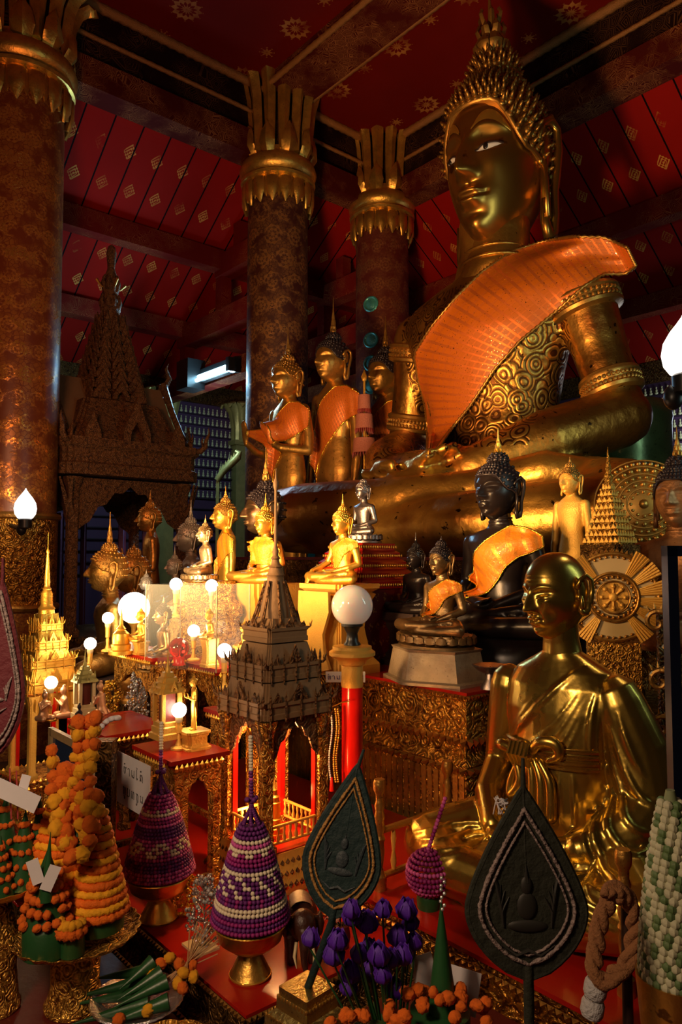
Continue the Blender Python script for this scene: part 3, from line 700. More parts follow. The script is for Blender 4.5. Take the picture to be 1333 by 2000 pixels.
# red stepped platform
t = thing('platform', 'low red-topped platform with gilded stepped edges under the small pavilion', 'platform')
Lp = [(0, 0), (.52, 0), (.52, .24), (1.24, .24), (1.24, 1.90), (-.24, 1.90), (-.24, .95), (0, .95)]
def Lblock(m, prof): polyblock(Lp, prof, m)
b = MB(); Lblock(b, [(.02, .0), (.02, .36), (.04, .365), (.04, .40), (.01, .405), (.01, .465), (.01, .468), (.01, .492)]); obj('block', b, CARVD, t)
b = MB(); Lblock(b, [(.012, .492), (.012, .50)]); obj('red_top', b, RED, t)
for o, z, s in ((.045, .402, .018), (.016, .494, .016)):
    b = MB()
    teeth(b, RM(-o, -o, z), RM(-o, .95, z), s, s*.9, -U1); teeth(b, RM(-o, -o, z), RM(.5, -o, z), s, s*.9, -U2)
    obj('beaded_edge', b, G_OLD, t)
t = thing('railed_platform', 'gold-fronted platform with turned posts carrying the golden monk statue', 'platform')
b = tier([(0, 0), (0, .40), (.02, .41), (.02, .44), (0, .45), (0, .52), (.02, .53), (.02, .55)], .56, 1.66, -1.5, .2); obj('block', b, CARV, t)
b = tier([(.03, .55), (.03, .562)], .56, 1.66, -1.5, .2); obj('red_top', b, RED, t)
b = MB(); ring_teeth(b, .535, 1.6, -1.5, .2, .53, .022, .02, sides='a'); obj('leaf_moulding', b, G_OLD, t)
def turned_post(par, p, z0, z1, r=.014):
    h = z1-z0; b = MB()
    b.lathe([(r*1.5, 0), (r*1.5, .12*h), (r, .14*h), (r*.7, .2*h), (r*1.1, .34*h), (r*.9, .42*h), (r*1.25, .46*h), (r*.8, .5*h), (r*1.2, .56*h), (r*.95, .62*h), (r*1.25, .66*h), (r*.95, .71*h), (r*1.2, .76*h), (r*.9, .8*h), (r*.9, .86*h), (r*1.4, .9*h), (r*1.45, .97*h), (r*1.2, h)], 20)
    return obj('turned_post', b, G_OLD, par, T=Matrix.Translation((p.x, p.y, z0)))
for a_, b_ in ((.60, .165), (.92, .165), (1.5, .165), (.66, -.62)): turned_post(t, RM(a_, b_), .562, .90)
def rail(par, p0, p1, z, r=.011, name='rail'):
    b = MB(); b.tube([Vector((p0.x, p0.y, z)), Vector((p1.x, p1.y, z))], r, 8); return obj(name, b, G_OLD, par)
rail(t, RM(.61, .165), RM(1.5, .165), .74); rail(t, RM(.61, .165), RM(1.5, .165), .60)
for i in range(9):
    b = MB(); b.lathe([(.006, 0), (.010, .03), (.005, .06), (.009, .1), (.006, .13)], 10); obj('baluster', b, G_YEL, t, T=Matrix.Translation(RM(.66+i*.1, .165, .605)))
# front table with a dark red cloth
b = MB(); b.grid([[RM(-1.9, -1.8, z), RM(-.10, -1.8, z), RM(-.10, .86, z), RM(-1.9, .86, z)] for z in (0, .45)], None, 0, True, True)
b.grid([[RM(-.12, -1.8, z), RM(.53, -1.8, z), RM(.53, -.11, z), RM(-.12, -.11, z)] for z in (0, .449)], None, 0, True, True)
tag(obj('offering_table', b, DKRED), 'low table in dark red at the bottom of the picture holding the offerings', 'table')
# ---------------------------------------------------------------- giant golden statue
BT = Vector((1.29, 6.2, 1.60)); BS = 4.13
big = thing('buddha_statue', 'giant golden seated buddha with an orange gauze sash and spiked hair', 'statue', BT, YAW, s=BS)
bd, HT = seated('lap', sh=.205, v=.0062, headz=.787, hs=.165, tilt=radians(4), nb=False, fore=1.4)
HT = TR(.022, .0, .797, radians(7), (.138, .138, .176), rx=radians(4))
fb = MB(); fb.v = list(bd.v); fb.f = list(bd.f); fb.m = list(bd.m)
# neck folds
for z, r in ((.600, .074), (.622, .068), (.645, .064)): fb.torus(r*.97, .0035, TR(.016, -.002, z, 0, (1, .97, 1)), 40, 6)
fb.loft([(.55, .012, 0, .095, .07), (.59, .016, -.0, .075, .071), (.62, .018, -.0, .067, .066), (.66, .02, -.0, .064, .064), (.72, .02, -.0, .066, .066)], 36)
hb = MB(); head_mesh(hb, I4, 130, 180, ears=1.0)
fb.v += [tuple(HT @ Vector(v)) for v in hb.v]; o_ = len(fb.v)-len(hb.v); fb.f += [tuple(i+o_ for i in f) for f in hb.f]; fb.m += [1]*len(hb.f)
def bigmat():
    t = NT('giant_statue_gold'); v = t.co(); s = t.n('SeparateXYZ', Vector=v)
    n1 = t.noise(5, 7, v); c = t.mix(t.ramp(n1, .40, .60), (.30, .13, .025), (.78, .43, .08))
    c = t.mix(t.ramp(t.noise(3.1, 6, t.n('Mapping', Vector=v, Location=(4, 2, 7)).outputs[0]), .54, .64), c, (.28, .055, .012))
    c = t.mix(t.ramp(t.noise(60, 3, v), .66, .70), c, (.03, .012, .005))
    sc = t.n('VectorMath', {'operation': 'ADD'}, i0=t.n('VectorMath', {'operation': 'SCALE'}, i0=v, Scale=30.0), i1=t.noise(9, 2, v, out=1)).outputs[0]
    vo = t.n('TexVoronoi', {'feature': 'F1'}, Vector=sc, Scale=1.0).outputs[0]
    rg = t.m('SINE', t.m('MULTIPLY', vo, 30)); mk = t.m('MULTIPLY', t.m('LESS_THAN', t.m('ABSOLUTE', t.m('SUBTRACT', s.outputs[2], .36)), .19), t.m('LESS_THAN', t.m('ABSOLUTE', s.outputs[0]), .205))
    mk = t.m('MULTIPLY', mk, t.m('GREATER_THAN', s.outputs[2], .19))
    h = t.m('ADD', t.m('MULTIPLY', t.m('MULTIPLY', rg, mk), .16), t.m('MULTIPLY', t.noise(45, 6, v), .9))
    c = t.mix(t.m('MULTIPLY', mk, t.m('LESS_THAN', rg, -.5)), c, (.12, .045, .012))
    t.P(Base_Color=c, Metallic=.92, Roughness=t.m('ADD', .24, t.m('MULTIPLY', t.noise(14, 4, v), .26))); t.bump(h, .5, .02); return t.mat
BIGM = bigmat()
obj('body', fb, [BIGM, G_FACE], big, ang=175, fix=False)
h = MB(); cap_hair(h, HT, n=26, rows=17, spike=.135, sr=.050, top=1.42, front=.56, seg=7)
obj('hair', h, G_OLD, big, ang=60)
h = MB(); FT = HT @ TR(0, .0, 1.38, 0, (1, 1, .8)); flame(h, FT, .95, .13, 14)
leafring(h, 8, [(.12, -.06), (.24, .04), (.26, .12), (.16, .28), (.02, .32)], [.06, .09, .10, .06, .004], .02, 0, FT)
leafring(h, 7, [(.10, .18), (.17, .26), (.21, .36), (.16, .46)], [.05, .07, .06, .004], .02, .3, FT)
leafring(h, 6, [(.07, .40), (.14, .50), (.17, .60), (.13, .68)], [.03, .05, .04, .004], .02, .1, FT)
obj('crown_finial', h, G_OLD, big)
# eyes and brows
hv = BVHTree.FromPolygons([Vector(v) for v in hb.v], hb.f)
def onf(x, z): 
    q = hv.ray_cast(Vector((x, -3, z)), Vector((0, 1, 0))); return q[0] if q[0] is not None else Vector((x, -.6, z))
def almond(cx, cz, w_, h_, off, T, mb, flip=1):
    rows = []
    for i in range(13):
        u = -1+2*i/12; x = cx+u*w_; hh = h_*(1-abs(u)**1.7)+.001; zc = cz+.028*u*flip
        row = []
        for j in range(7):
            k = -1+2*j/6; z = zc+hh*k; p = onf(x, z); row.append(Vector((x, p.y-off-.02*(1-u*u)*(1-k*k), z)))
        rows.append(row)
    mb.grid(rows, T)
for s in (-1, 1):
    e = MB(); almond(s*.30, .022, .155, .036, .006, HT, e, s); o = obj('eye', e, EYEW, big)
    p = onf(s*.30-.02, .02); e = MB(); e.ell((p.x, p.y-.022, p.z), (.038, .02, .036), 14, 8, HT); obj('pupil', e, BLACKM, o).matrix_parent_inverse = I4
    e = MB(); pts = []; 
    for i in range(13):
        u = -1+2*i/12; x = s*.30+u*.165; z = .022+.028*u*s+.045*(1-abs(u)**1.7); q = onf(x, z); pts.append(Vector((x, q.y-.008, z)))
    e.tube(pts, .012, 6, HT); obj('eyelid_line', e, DARK, big)
    # broad pale brow crescent
    e = MB(); rows = []
    for i in range(17):
        u = i/16; x = s*(.10+.44*u); zc = .20+.20*sin(pi*min(1, u*.92+.06))**.8-.03*u; ww = .012+.052*sin(pi*u)**.7
        row = []
        for j in range(5):
            z = zc+ww*(-1+j/2); q = onf(x, z); row.append(Vector((x, q.y-.014-.012*(1-((j-2)/2)**2), z)))
        rows.append(row)
    e.grid(rows, HT); obj('brow', e, G_BR, big)
# arm bands
def band(p0, p1, f, r, name='armlet'):
    p0, p1 = Vector(p0), Vector(p1); c = p0.lerp(p1, f); T = Matrix.Translation(c) @ (p1-p0).to_track_quat('Z', 'Y').to_matrix().to_4x4()
    m = MB(); m.lathe([(r*.95, -.022), (r*1.10, -.018), (r*1.13, -.012), (r*1.06, -.008), (r*1.05, .008), (r*1.13, .012), (r*1.10, .018), (r*.95, .022)], 36, T)
    for zz in (-.004, .006):
        for j in range(40):
            a = 2*pi*j/40; m.ell((r*1.07*cos(a), r*1.07*sin(a), zz), .0042, 6, 4, T)
    obj(name, m, G_OLD, big)
for s in (-1, 1):
    ex = .27 if s > 0 else .265
    band((s*.205, 0, .495), (s*.235, .015, .38), .25, .0600); band((s*.235, .015, .38), (s*ex, .02, .255), .55, .0490)
    zz = .155 if s > 0 else .18
    band((s*.2, -.10, .205), (s*.105, -.195, zz), .25, .0395, 'wrist_band')
m = MB(); bv = bvh_of(bd); pts = []
for i in range(31):
    x = -.150+.30*i/30; q = bv.ray_cast(Vector((x, -2, .375)), Vector((0, 1, 0))); pts.append(Vector((x, (q[0].y if q[0] is not None else -.02)-.001, .375+.02*(x/.16)**2)))
m.tube(pts, .0035, 6)
for p in pts[::1]: m.ell(p+Vector((0, -.003, .007)), .003, 6, 4)
obj('chest_band', m, G_OLD, big)
# embossed disc on the near knee
BW = Matrix.Translation(BT) @ RZ @ Matrix.Diagonal((BS, BS, BS, 1)); BI = BW.inverted()
wb = bvh_of(bd, BW)
def hitpx(px, py):
    r = ray(px, py); return wb.ray_cast(Vector((0, 0, EYE)), r.normalized())
q = hitpx(1258, 985); c = BI @ q[0]; nn = (RZ.inverted().to_3x3() @ q[1]).normalized()
m = MB(); KT = Matrix.Translation(c-nn*.020) @ nn.to_track_quat('Z', 'Y').to_matrix().to_4x4() @ Matrix.Diagonal((.8, .8, .7, 1))
m.lathe([(.070, -.02), (.072, .0), (.070, .012), (.06, .020), (.03, .030), (.001, .034)], 40, KT)
for R, z, k, s in ((.070, .012, 46, .0052), (.058, .021, 30, .0060), (.045, .026, 26, .0042), (.033, .030, 16, .0050), (.020, .033, 12, .0036)):
    m.torus(R+.006, .0016, KT @ TR(0, 0, z-.001), 40, 5)
    for j in range(k):
        a = 2*pi*j/k; m.ell((R*cos(a), R*sin(a), z), (s*.8, s*.8, s*1.1), 6, 4, KT)
m.ell((0, 0, .034), .008, 10, 6, KT); obj('knee_medallion', m, G_OLD, big)
# sash, draped on the body
def sash_obj(name, rows, mat, par, trim=None, th=.006, tr=.006, T=None):
    m, edge = cloth_from(rows, th); n = len(rows[0]); R = len(rows)
    me = mesh(m, name, 175); uv = me.uv_layers.new(name='UVMap')
    for lp in me.loops:
        i = lp.vertex_index % (n*R) if lp.vertex_index < 2*n*R else 0
        uv.data[lp.index].uv = ((i//n)/(R-1), (i % n)/(n-1))
    o = obj(name, me, mat, par)
    if trim:
        L = []
        for k in range(len(edge)):
            p0, p1 = edge[k], edge[(k+1) % len(edge)]; c = max(1, int((p1-p0).length/(tr*.9)))
            L += [p0.lerp(p1, q/c) for q in range(c)]
        e = MB(); e.tube(L, [tr*(.95 if k % 2 else .45) for k in range(len(L))], 5, closed=True); obj('gold_trim', e, trim, o, ang=170)
    return o
SPKE = ([(1, 0, 0), (-1, 0, 0), (0, 1, 0), (0, -1, 0), (0, 0, 1), (0, 0, -1)], [(0, 2, 4), (2, 1, 4), (1, 3, 4), (3, 0, 4), (2, 0, 5), (1, 2, 5), (3, 1, 5), (0, 3, 5)])
UP = [(1226, 484), (1180, 463), (1117, 462), (1060, 472), (1000, 490), (940, 532), (892, 580), (845, 635), (809, 690), (818, 745), (832, 795), (836, 850), (836, 892)]
LOW = [(1243, 520), (1222, 535), (1180, 535), (1140, 560), (1102, 595), (1060, 630), (1017, 665), (990, 695), (967, 720), (942, 758), (917, 795), (880, 840), (846, 888)]
def lerpl(L, u):
    k = u*(len(L)-1); i = min(len(L)-2, int(k)); f = k-i; return Vector(L[i])*(1-f)+Vector(L[i+1])*f
rows = []; N1, N2 = 56, 22; lastd = 6.0
for i in range(N1+1):
    row = []
    for j in range(N2+1):
        p = lerpl(UP, i/N1).lerp(lerpl(LOW, i/N1), j/N2); r = ray(p.x, p.y).normalized(); q = wb.ray_cast(Vector((0, 0, EYE)), r)
        d = q[3] if q[0] is not None and q[3] < 8 else None
        row.append((r, d))
    rows.append(row)
# fill misses with the nearest hit in the row, then smooth the depth so the gauze bridges hollows
dd = [[x[1] for x in r] for r in rows]
for i in range(N1+1):
    for j in range(N2+1):
        if dd[i][j] is None:
            c = [(abs(k-i)+abs(l-j), rows[k][l][1]) for k in range(max(0, i-8), min(N1, i+8)+1) for l in range(N2+1) if rows[k][l][1] is not None]
            dd[i][j] = min(c)[1] if c else 6
for it in range(8):
    nd = [r[:] for r in dd]
    for i in range(N1+1):
        for j in range(N2+1):
            q = [dd[a][c] for a, c in ((i-1, j), (i+1, j), (i, j-1), (i, j+1)) if 0 <= a <= N1 and 0 <= c <= N2]
            nd[i][j] = min(dd[i][j], sum(q)/len(q)) if it < 6 else sum(q)/len(q)*.5+dd[i][j]*.5
    dd = nd
R_ = [[BI @ (Vector((0, 0, EYE))+rows[i][j][0]*(dd[i][j]-.045)) for j in range(N2+1)] for i in range(N1+1)]
sash_obj('gauze_sash', R_, GAUZE, big, G_OLD, .004, .0045)
# green drum behind the far elbow
p = at(1283, 900, Y=6.3)
b = MB(); b.lathe([(.36, 0), (.36, 2.6), (.37, 2.65), (.36, 2.72), (.30, 2.80), (.1, 2.84), (.001, 2.85)], 40)
p2 = at(1225, 900, Y=6.6); pz = at(1283, 775, Y=6.6).z
tag(obj('drum', b, gold('dull_green_lacquer', (.12, .16, .06), .3, .5, .3, (.02, .02, .01), 4, .1), T=Matrix.Translation((p2.x+.05, p2.y+.05, pz-2.85))), 'dull green rounded drum behind the giant statue\'s elbow', 'drum')
# ---------------------------------------------------------------- golden monk statue
MP = RM(1.03, -.22, .562); MS = 1.045
mk = thing('monk_statue', 'life-size polished golden statue of a seated bald monk in a belted robe', 'statue', MP, YAW+radians(4), s=(MS*.90, MS*.92, MS))
def monk_body():
    b = MB(); z0 = .05
    b.loft([(z0, 0, .02, .17, .13), (.10, 0, .02, .205, .155), (.18, 0, .01, .195, .15), (.26, 0, .0, .18, .14), (.34, 0, 0, .178, .135), (.44, 0, .005, .19, .13), (.54, 0, .01, .205, .125), (.61, 0, .012, .20, .11), (.655, 0, .015, .17, .09), (.69, 0, .012, .10, .07), (.71, 0, .005, .062, .06), (.76, 0, -.005, .055, .058), (.80, 0, -.01, .055, .06)], 32)
    # legs
    for s in (-1, 1):
        b.limb([(s*.10, 0, .14), (s*.26, -.13, .14), (s*.375, -.24, .115)], [.12, .108, .088], 18)
    b.limb([(-.375, -.24, .115), (-.2, -.34, .10), (0, -.33, .10), (.15, -.28, .12)], [.088, .075, .06, .05], 16)
    b.limb([(.375, -.24, .105), (.2, -.33, .085), (.02, -.34, .06), (-.14, -.32, .05)], [.088, .075, .06, .045], 16)
    b.ell((0, -.22, .11), (.28, .16, .075), 24, 12)
    # right arm bare (x<0)
    b.limb([(-.215, .015, .585), (-.235, .01, .45), (-.245, -.0, .34)], [.066, .06, .055], 16)
    b.limb([(-.245, .0, .335), (-.215, -.12, .265), (-.13, -.22, .215)], [.055, .048, .036], 14)
    hand(b, frame_T((-.13, -.22, .212), (1, -.25, -.12), (0, .15, -1), .20), curl=.25, flip=1)
    # left arm under the robe: broad sleeve
    b.limb([(.185, .015, .575), (.235, .03, .45), (.265, .03, .30)], [.082, .098, .110], 20)
    b.limb([(.275, .03, .29), (.25, -.08, .235), (.16, -.19, .205)], [.115, .085, .050], 18)
    b.limb([(.2, -.14, .215), (.10, -.215, .20)], [.038, .032], 12)
    hand(b, frame_T((.10, -.215, .20), (-1, -.25, -.05), (0, .15, -1), .20), curl=.25, flip=-1)
    b.limb([(.27, .02, .2), (.30, -.08, .13), (.27, -.2, .09)], [.10, .09, .06], 16)
    return b
base = monk_body(); coarse = fuse(base, .012, 2)
bvm = bvh_of(coarse)
def surf(x, z, y0=-3):
    q = bvm.ray_cast(Vector((x, y0, z)), Vector((0, 1, 0))); return q[0] if q[0] is not None else None
def fold(b, P0, P1, r, bow=(0, 0), n=14, sink=.35):
    pts = []; rd = []
    for i in range(n+1):
        u = i/n; x = P0[0]+(P1[0]-P0[0])*u+bow[0]*sin(pi*u); z = P0[1]+(P1[1]-P0[1])*u+bow[1]*sin(pi*u); q = surf(x, z)
        if q is None: continue
        pts.append(q+Vector((0, r*sink, 0))); rd.append(r*(.35+.65*sin(pi*min(1, u*.9+.08))))
    if len(pts) > 3: b.limb(pts, rd, 8)
b2 = monk_body()
# robe edge crossing the chest and fan of folds from the left shoulder to the right waist
fold(b2, (.10, .675), (-.20, .385), .014, (-.01, -.01)); 
for k in range(6): fold(b2, (-.02-.028*k, .60-.03*k), (-.185+.012*k, .42-.025*k), .0065+.001*(k % 2), (.0, .0))
for k in range(4): fold(b2, (.12, .64-.03*k), (-.14+.03*k, .40-.02*k), .006, (.02, -.03))
# big folds over the sleeve
fold(b2, (.155, .62), (.14, .36), .016, (-.01, 0)); fold(b2, (.17, .60), (.165, .33), .010, (-.012, 0))
for k, (a, c, bx, bz, r) in enumerate((((.22, .56), (.30, .40), .0, -.02, .013), ((.20, .52), (.33, .33), .0, -.05, .016), ((.19, .47), (.345, .27), -.01, -.06, .015), ((.18, .40), (.35, .23), -.02, -.06, .016), ((.17, .34), (.33, .18), -.02, -.05, .016), ((.16, .29), (.30, .14), -.01, -.04, .013), ((.18, .44), (.26, .38), 0, -.04, .011))): fold(b2, a, c, r, (bx, bz))
# lower robe: vertical pleats under the belt, folds over the thighs and knees
for k in range(7): fold(b2, (-.12+.035*k, .39), (-.13+.038*k, .22), .009, (.004*(-1)**k, 0))
for k in range(6): fold(b2, (-.12-.01*k, .20-.012*k), (-.40+.02*k, .145-.014*k), .009, (0, .02-.008*k))
for k in range(5): fold(b2, (.16+.01*k, .17-.01*k), (.41-.02*k, .15-.018*k), .011, (0, .03-.01*k))
for k in range(4): fold(b2, (-.30+.1*k, .105-.012*(k % 2)), (-.05+.12*k, .07), .008, (0, -.01))
fold(b2, (-.40, .06), (.40, .045), .010, (0, -.012), 24)
mb_ = fuse(b2, .0052, 2)
HM = TR(0, -.025, .878, radians(-14), (.132, .132, .130), rx=radians(5))
hm = MB(); head_mesh(hm, I4, 110, 150, ears=1.0, monk=True, a=.70, earlen=.42)
mb_.loft([(.66, 0, .012, .09, .07), (.70, 0, .008, .066, .064), (.75, 0, .0, .058, .060), (.80, 0, -.005, .058, .062), (.84, 0, .01, .06, .06)], 32)
o_ = len(mb_.v); mb_.v += [tuple(HM @ Vector(v)) for v in hm.v]; mb_.f += [tuple(i+o_ for i in f) for f in hm.f]; mb_.m += [0]*len(hm.f)
obj('body', mb_, G_MONK, mk, ang=175, fix=False)
# eyes slightly hollow
hv2 = BVHTree.FromPolygons([Vector(v) for v in hm.v], hm.f)
for s in (-1, 1):
    e = MB(); rows = []
    for i in range(9):
        u = -1+i/4; x = s*.29+u*.13; 
        q = hv2.ray_cast(Vector((x, -3, .02)), Vector((0, 1, 0)))[0]; rows.append(q+Vector((0, -.004, .012*(1-u*u))))
    e.tube(rows, .010, 6, HM); obj('eyelid', e, G_MONK, mk)
# belt with a looped knot and hanging ends
e = MB(); pts = []
for i in range(25):
    x = -.165+.33*i/24; q = surf(x, .42); q = q if q is not None else Vector((x, -.05, .42)); pts.append(q+Vector((0, -.006, 0)))
rows = [[p+Vector((0, -.006-.006*sin(pi*j/6), -.030+.010*j)) for j in range(7)] for p in pts]
e.grid(rows)
for k in range(4): e.tube([p+Vector((0, -.012, -.024+.016*k)) for p in pts], .0065, 6)
belt = obj('belt', e, G_MONK, mk)
def smooth_path(P, R, k=5):
    n = len(P); Q = []; S = []
    P = [Vector(p) for p in P]
    for i in range(n-1):
        a, b_, c, d = P[max(0, i-1)], P[i], P[i+1], P[min(n-1, i+2)]
        for j in range(k):
            t_ = j/k; Q.append(.5*((2*b_)+(c-a)*t_+(2*a-5*b_+4*c-d)*t_*t_+(-a+3*b_-3*c+d)*t_**3)); S.append(R[i]+(R[i+1]-R[i])*t_)
    return Q+[P[-1]], S+[R[-1]]
kx = -.055; kq = surf(kx, .42); e = MB(); KZ = .06
e.ell((kx, kq.y-.03, .362), (.040, .030, .036), 16, 10)
for i in range(5): e.tube([(kx-.036+.015*i, kq.y-.045, .392), (kx-.034+.015*i, kq.y-.066, .362), (kx-.03+.014*i, kq.y-.044, .330)], .008, 6)
e.limb(*smooth_path([(kx+.03, kq.y-.03, .372), (kx+.07, kq.y-.045, .405), (kx+.115, kq.y-.035, .405), (kx+.125, kq.y-.03, .375), (kx+.09, kq.y-.03, .355)], [.014, .017, .018, .016, .012]), 14)
e.limb(*smooth_path([(kx-.03, kq.y-.03, .362), (kx-.08, kq.y-.03, .372), (kx-.11, kq.y-.015, .365)], [.016, .018, .012]), 14)
e.limb(*smooth_path([(kx-.03, kq.y-.03, .335), (kx-.012, kq.y-.035, .28), (kx-.045, kq.y-.035, .235), (kx-.05, kq.y-.03, .27), (kx-.02, kq.y-.03, .335)], [.012, .016, .016, .014, .01]), 14)
for dx, L in ((.035, .21), (.065, .205), (.095, .20)):
    q = surf(kx+dx, .33); e.limb(*smooth_path([(kx+dx*.6, kq.y-.03, .345), (kx+dx, q.y-.022, .29), (kx+dx*1.05, q.y-.026, L)], [.010, .016, .019]), 14)
e.v = [(x_, y_, z_+KZ) for x_, y_, z_ in e.v]; obj('belt_knot', e, G_MONK, belt)
# cushion base
b = MB(); rows = []
for o, z in ((0, 0), (.02, .0), (.03, .012), (.02, .03), (.0, .035), (.02, .04), (.03, .055), (.0, .065)):
    rows.append([(.44*cos(a)*(1+o), -.07+.27*sin(a)*(1+o), z-.001) for a in [2*pi*i/48 for i in range(48)]])
b.grid([[(x*.98, y, z) for x, y, z in r] for r in rows], None, 0, True, True); obj('seat_base', b, G_MONK, mk)
# ---------------------------------------------------------------- figures used many times
PROTO = {}
def unit_body(kind):
    if kind in PROTO: return PROTO[kind]
    if kind in ('lap', 'earth', 'calm'):
        bd, HT = seated('earth' if kind == 'earth' else 'lap', v=.0095)
        head_mesh(bd, HT, 60, 84, ears=1.0)
    elif kind in ('stand', 'abhaya'):
        bd = MB()
        bd.loft([(0, 0, 0, .085, .06), (.06, 0, 0, .078, .055), (.2, 0, 0, .075, .052), (.4, 0, 0, .085, .058), (.50, 0, 0, .092, .060), (.56, 0, 0, .082, .054), (.62, 0, 0, .072, .048), (.70, 0, 0, .086, .055), (.76, 0, 0, .098, .054), (.80, 0, 0, .09, .045), (.825, 0, 0, .06, .035), (.84, 0, 0, .034, .03), (.90, 0, -.004, .03, .03)], 24)
        for s in (-1, 1):
            bd.limb([(s*.035, -.03, .02), (s*.035, -.075, .012)], [.024, .018], 10)
            if kind == 'stand':
                bd.limb([(s*.094, 0, .785), (s*.114, 0, .65), (s*.12, -.005, .55)], [.028, .024, .021], 12); bd.limb([(s*.125, -.005, .55), (s*.125, -.02, .45)], [.021, .015], 12)
                hand(bd, frame_T((s*.125, -.02, .45), (0, -.1, -1), (s, 0, 0), .10), curl=.2, n=6, flip=s)
            else:
                bd.limb([(s*.094, 0, .785), (s*.118, .005, .68), (s*.125, .0, .60)], [.028, .024, .022], 12)
                bd.limb([(s*.125, 0, .60), (s*(.11 if s < 0 else .06), -.10, .61), (s*(.10 if s < 0 else .015), -.16 if s < 0 else -.12, .64)], [.022, .018, .014], 12)
                if s < 0: hand(bd, frame_T((-.10, -.165, .645), (0, -.12, 1), (0, 1, .1), .10), curl=.1, n=6, flip=1)
                else: hand(bd, frame_T((.02, -.125, .65), (-.5, -.1, .8), (.3, .9, 0), .10), curl=.25, n=6, flip=1)
        for s in (-1, 1):   # hanging robe edges
            bd.wall([(s*.075, .56), (s*.105, .40), (s*.115, .12), (s*.06, .03)], -.004, .008)
        bd = fuse(bd, .0062, 2); HT = TR(0, -.012, .925, 0, .086); head_mesh(bd, HT, 44, 60)
    hr = MB(); cap_hair(hr, HT, rows=10, spike=.07, sr=.062, top=1.38, low=True, front=.52, seg=5)
    fl = MB(); flame(fl, HT @ TR(0, .02, 1.33), 1.0, .13, 8)
    PROTO[kind] = (mesh(bd, kind+'_body', 175), mesh(hr, kind+'_hair', 60), mesh(fl, kind+'_finial', 40), bd, HT)
    return PROTO[kind]
def figure(name, label, kind, loc, H, mats, rz=0, group=None, sash=None, base=None, finial=True, spike=None, cat='statue', flh=None, gz=None):
    bm_, hm_, fm_, raw, HT = unit_body(kind)
    t = thing(name, label, cat, loc, YAW+rz, group, H)
    obj('body', bm_, mats[0], t, fix=False); obj('hair', hm_, mats[1] if len(mats) > 1 else mats[0], t, fix=False)
    if finial: 
        o = obj('finial', fm_, mats[2] if len(mats) > 2 else mats[-1], t, fix=False)
        if flh: o.matrix_local = HT @ TR(0, .02, 1.33) @ Matrix.Diagonal((1, 1, flh, 1)) @ (HT @ TR(0, .02, 1.33)).inverted()
    if sash:
        k = 'sash_'+kind+sash
        if k not in PROTO:
            if kind in ('lap', 'earth'):
                if sash == 'diag': A = [(.275, .53), (.2, .575), (.10, .59), (.0, .52), (-.10, .44), (-.155, .36), (-.14, .26), (-.12, .20)]; B_ = [(.285, .47), (.24, .44), (.17, .42), (.10, .36), (.06, .30), (.02, .25), (-.04, .20), (-.10, .18)]
                else: A = [(.275, .45), (.24, .55), (.10, .60), (-.10, .60), (-.24, .55), (-.28, .45)]; B_ = [(.27, .25), (.2, .24), (.08, .24), (-.08, .24), (-.2, .24), (-.275, .25)]
            else:
                A = [(.135, .78), (.09, .815), (.04, .82), (-.02, .77), (-.07, .70), (-.085, .60), (-.09, .5), (-.085, .38)]; B_ = [(.135, .70), (.12, .69), (.08, .68), (.04, .63), (0, .58), (-.04, .52), (-.06, .44), (-.07, .36)]
            PROTO[k] = sash_on(raw, lambda u, v: tuple(lerpl(A, u).lerp(lerpl(B_, u), v)), off=.006 if kind in ('lap', 'earth') else .003, nu=34, nv=14)
        sc = .009 if kind in ('lap', 'earth') else .004
        sash_obj('gauze_sash', PROTO[k], gz or GAUZE_Y, t, TINS_G, .004, sc)
    if base:
        b = MB()
        if base == 'lotus':
            k = .42; b.lathe([(k, -.14), (k, -.11), (k*.86, -.10), (k*.86, -.07), (k*1.0, -.05), (k*.98, 0)], 32, Matrix.Translation((0, -.12, 0)) @ Matrix.Diagonal((1.1, .8, 1, 1)))
            leafring(b, 22, [(k*.86, -.09), (k*1.03, -.07), (k*1.02, -.02), (k*.96, .0)], [.05, .06, .05, .004], .012, 0, Matrix.Translation((0, -.12, 0)) @ Matrix.Diagonal((1.1, .8, 1, 1)))
        elif base == 'round':
            b.lathe([(.12, -.10), (.12, -.07), (.09, -.06), (.09, -.03), (.115, -.02), (.115, 0)], 24)
        elif base == 'tall':
            b.sq([(.46, -.42), (.46, -.38), (.40, -.36), (.34, -.30), (.34, -.18), (.40, -.12), (.46, -.08), (.46, -.04), (.42, 0)], Matrix.Translation((0, -.1, 0)) @ Matrix.Diagonal((1, .75, 1, 1)))
        obj('base', b, mats[3] if len(mats) > 3 else mats[0], t)
    return t
def pedestal(name, label, p, z0, z1, w_, mat, cat='pedestal', kind='sq', par=None, group=None):
    """stepped stand from z0 to z1, top half width w_"""
    h = z1-z0; b = MB()
    pr = [(w_*1.05, 0), (w_*1.05, .10*h), (w_*.92, .14*h), (w_*.92, .20*h), (w_*.80, .28*h), (w_*.80, .62*h), (w_*.90, .74*h), (w_*.90, .80*h), (w_*1.0, .86*h), (w_*1.0, h)]
    (b.sq if kind == 'sq' else b.lathe)(pr, **({} if kind == 'sq' else {'n': 32}))
    return tag(obj(name, b, mat, T=Matrix.Translation((p.x, p.y, z0)) @ RZ), label, cat, group)
def spx(x, y, z): return at(x, y, z=z)
def fig_px(name, label, kind, x, yseat, ycrown, Y, mats, **k):
    p = at(x, yseat, Y=Y); H = (at(x, ycrown, Y=Y).z-p.z); return figure(name, label, kind, p, H, mats, **k), p, H
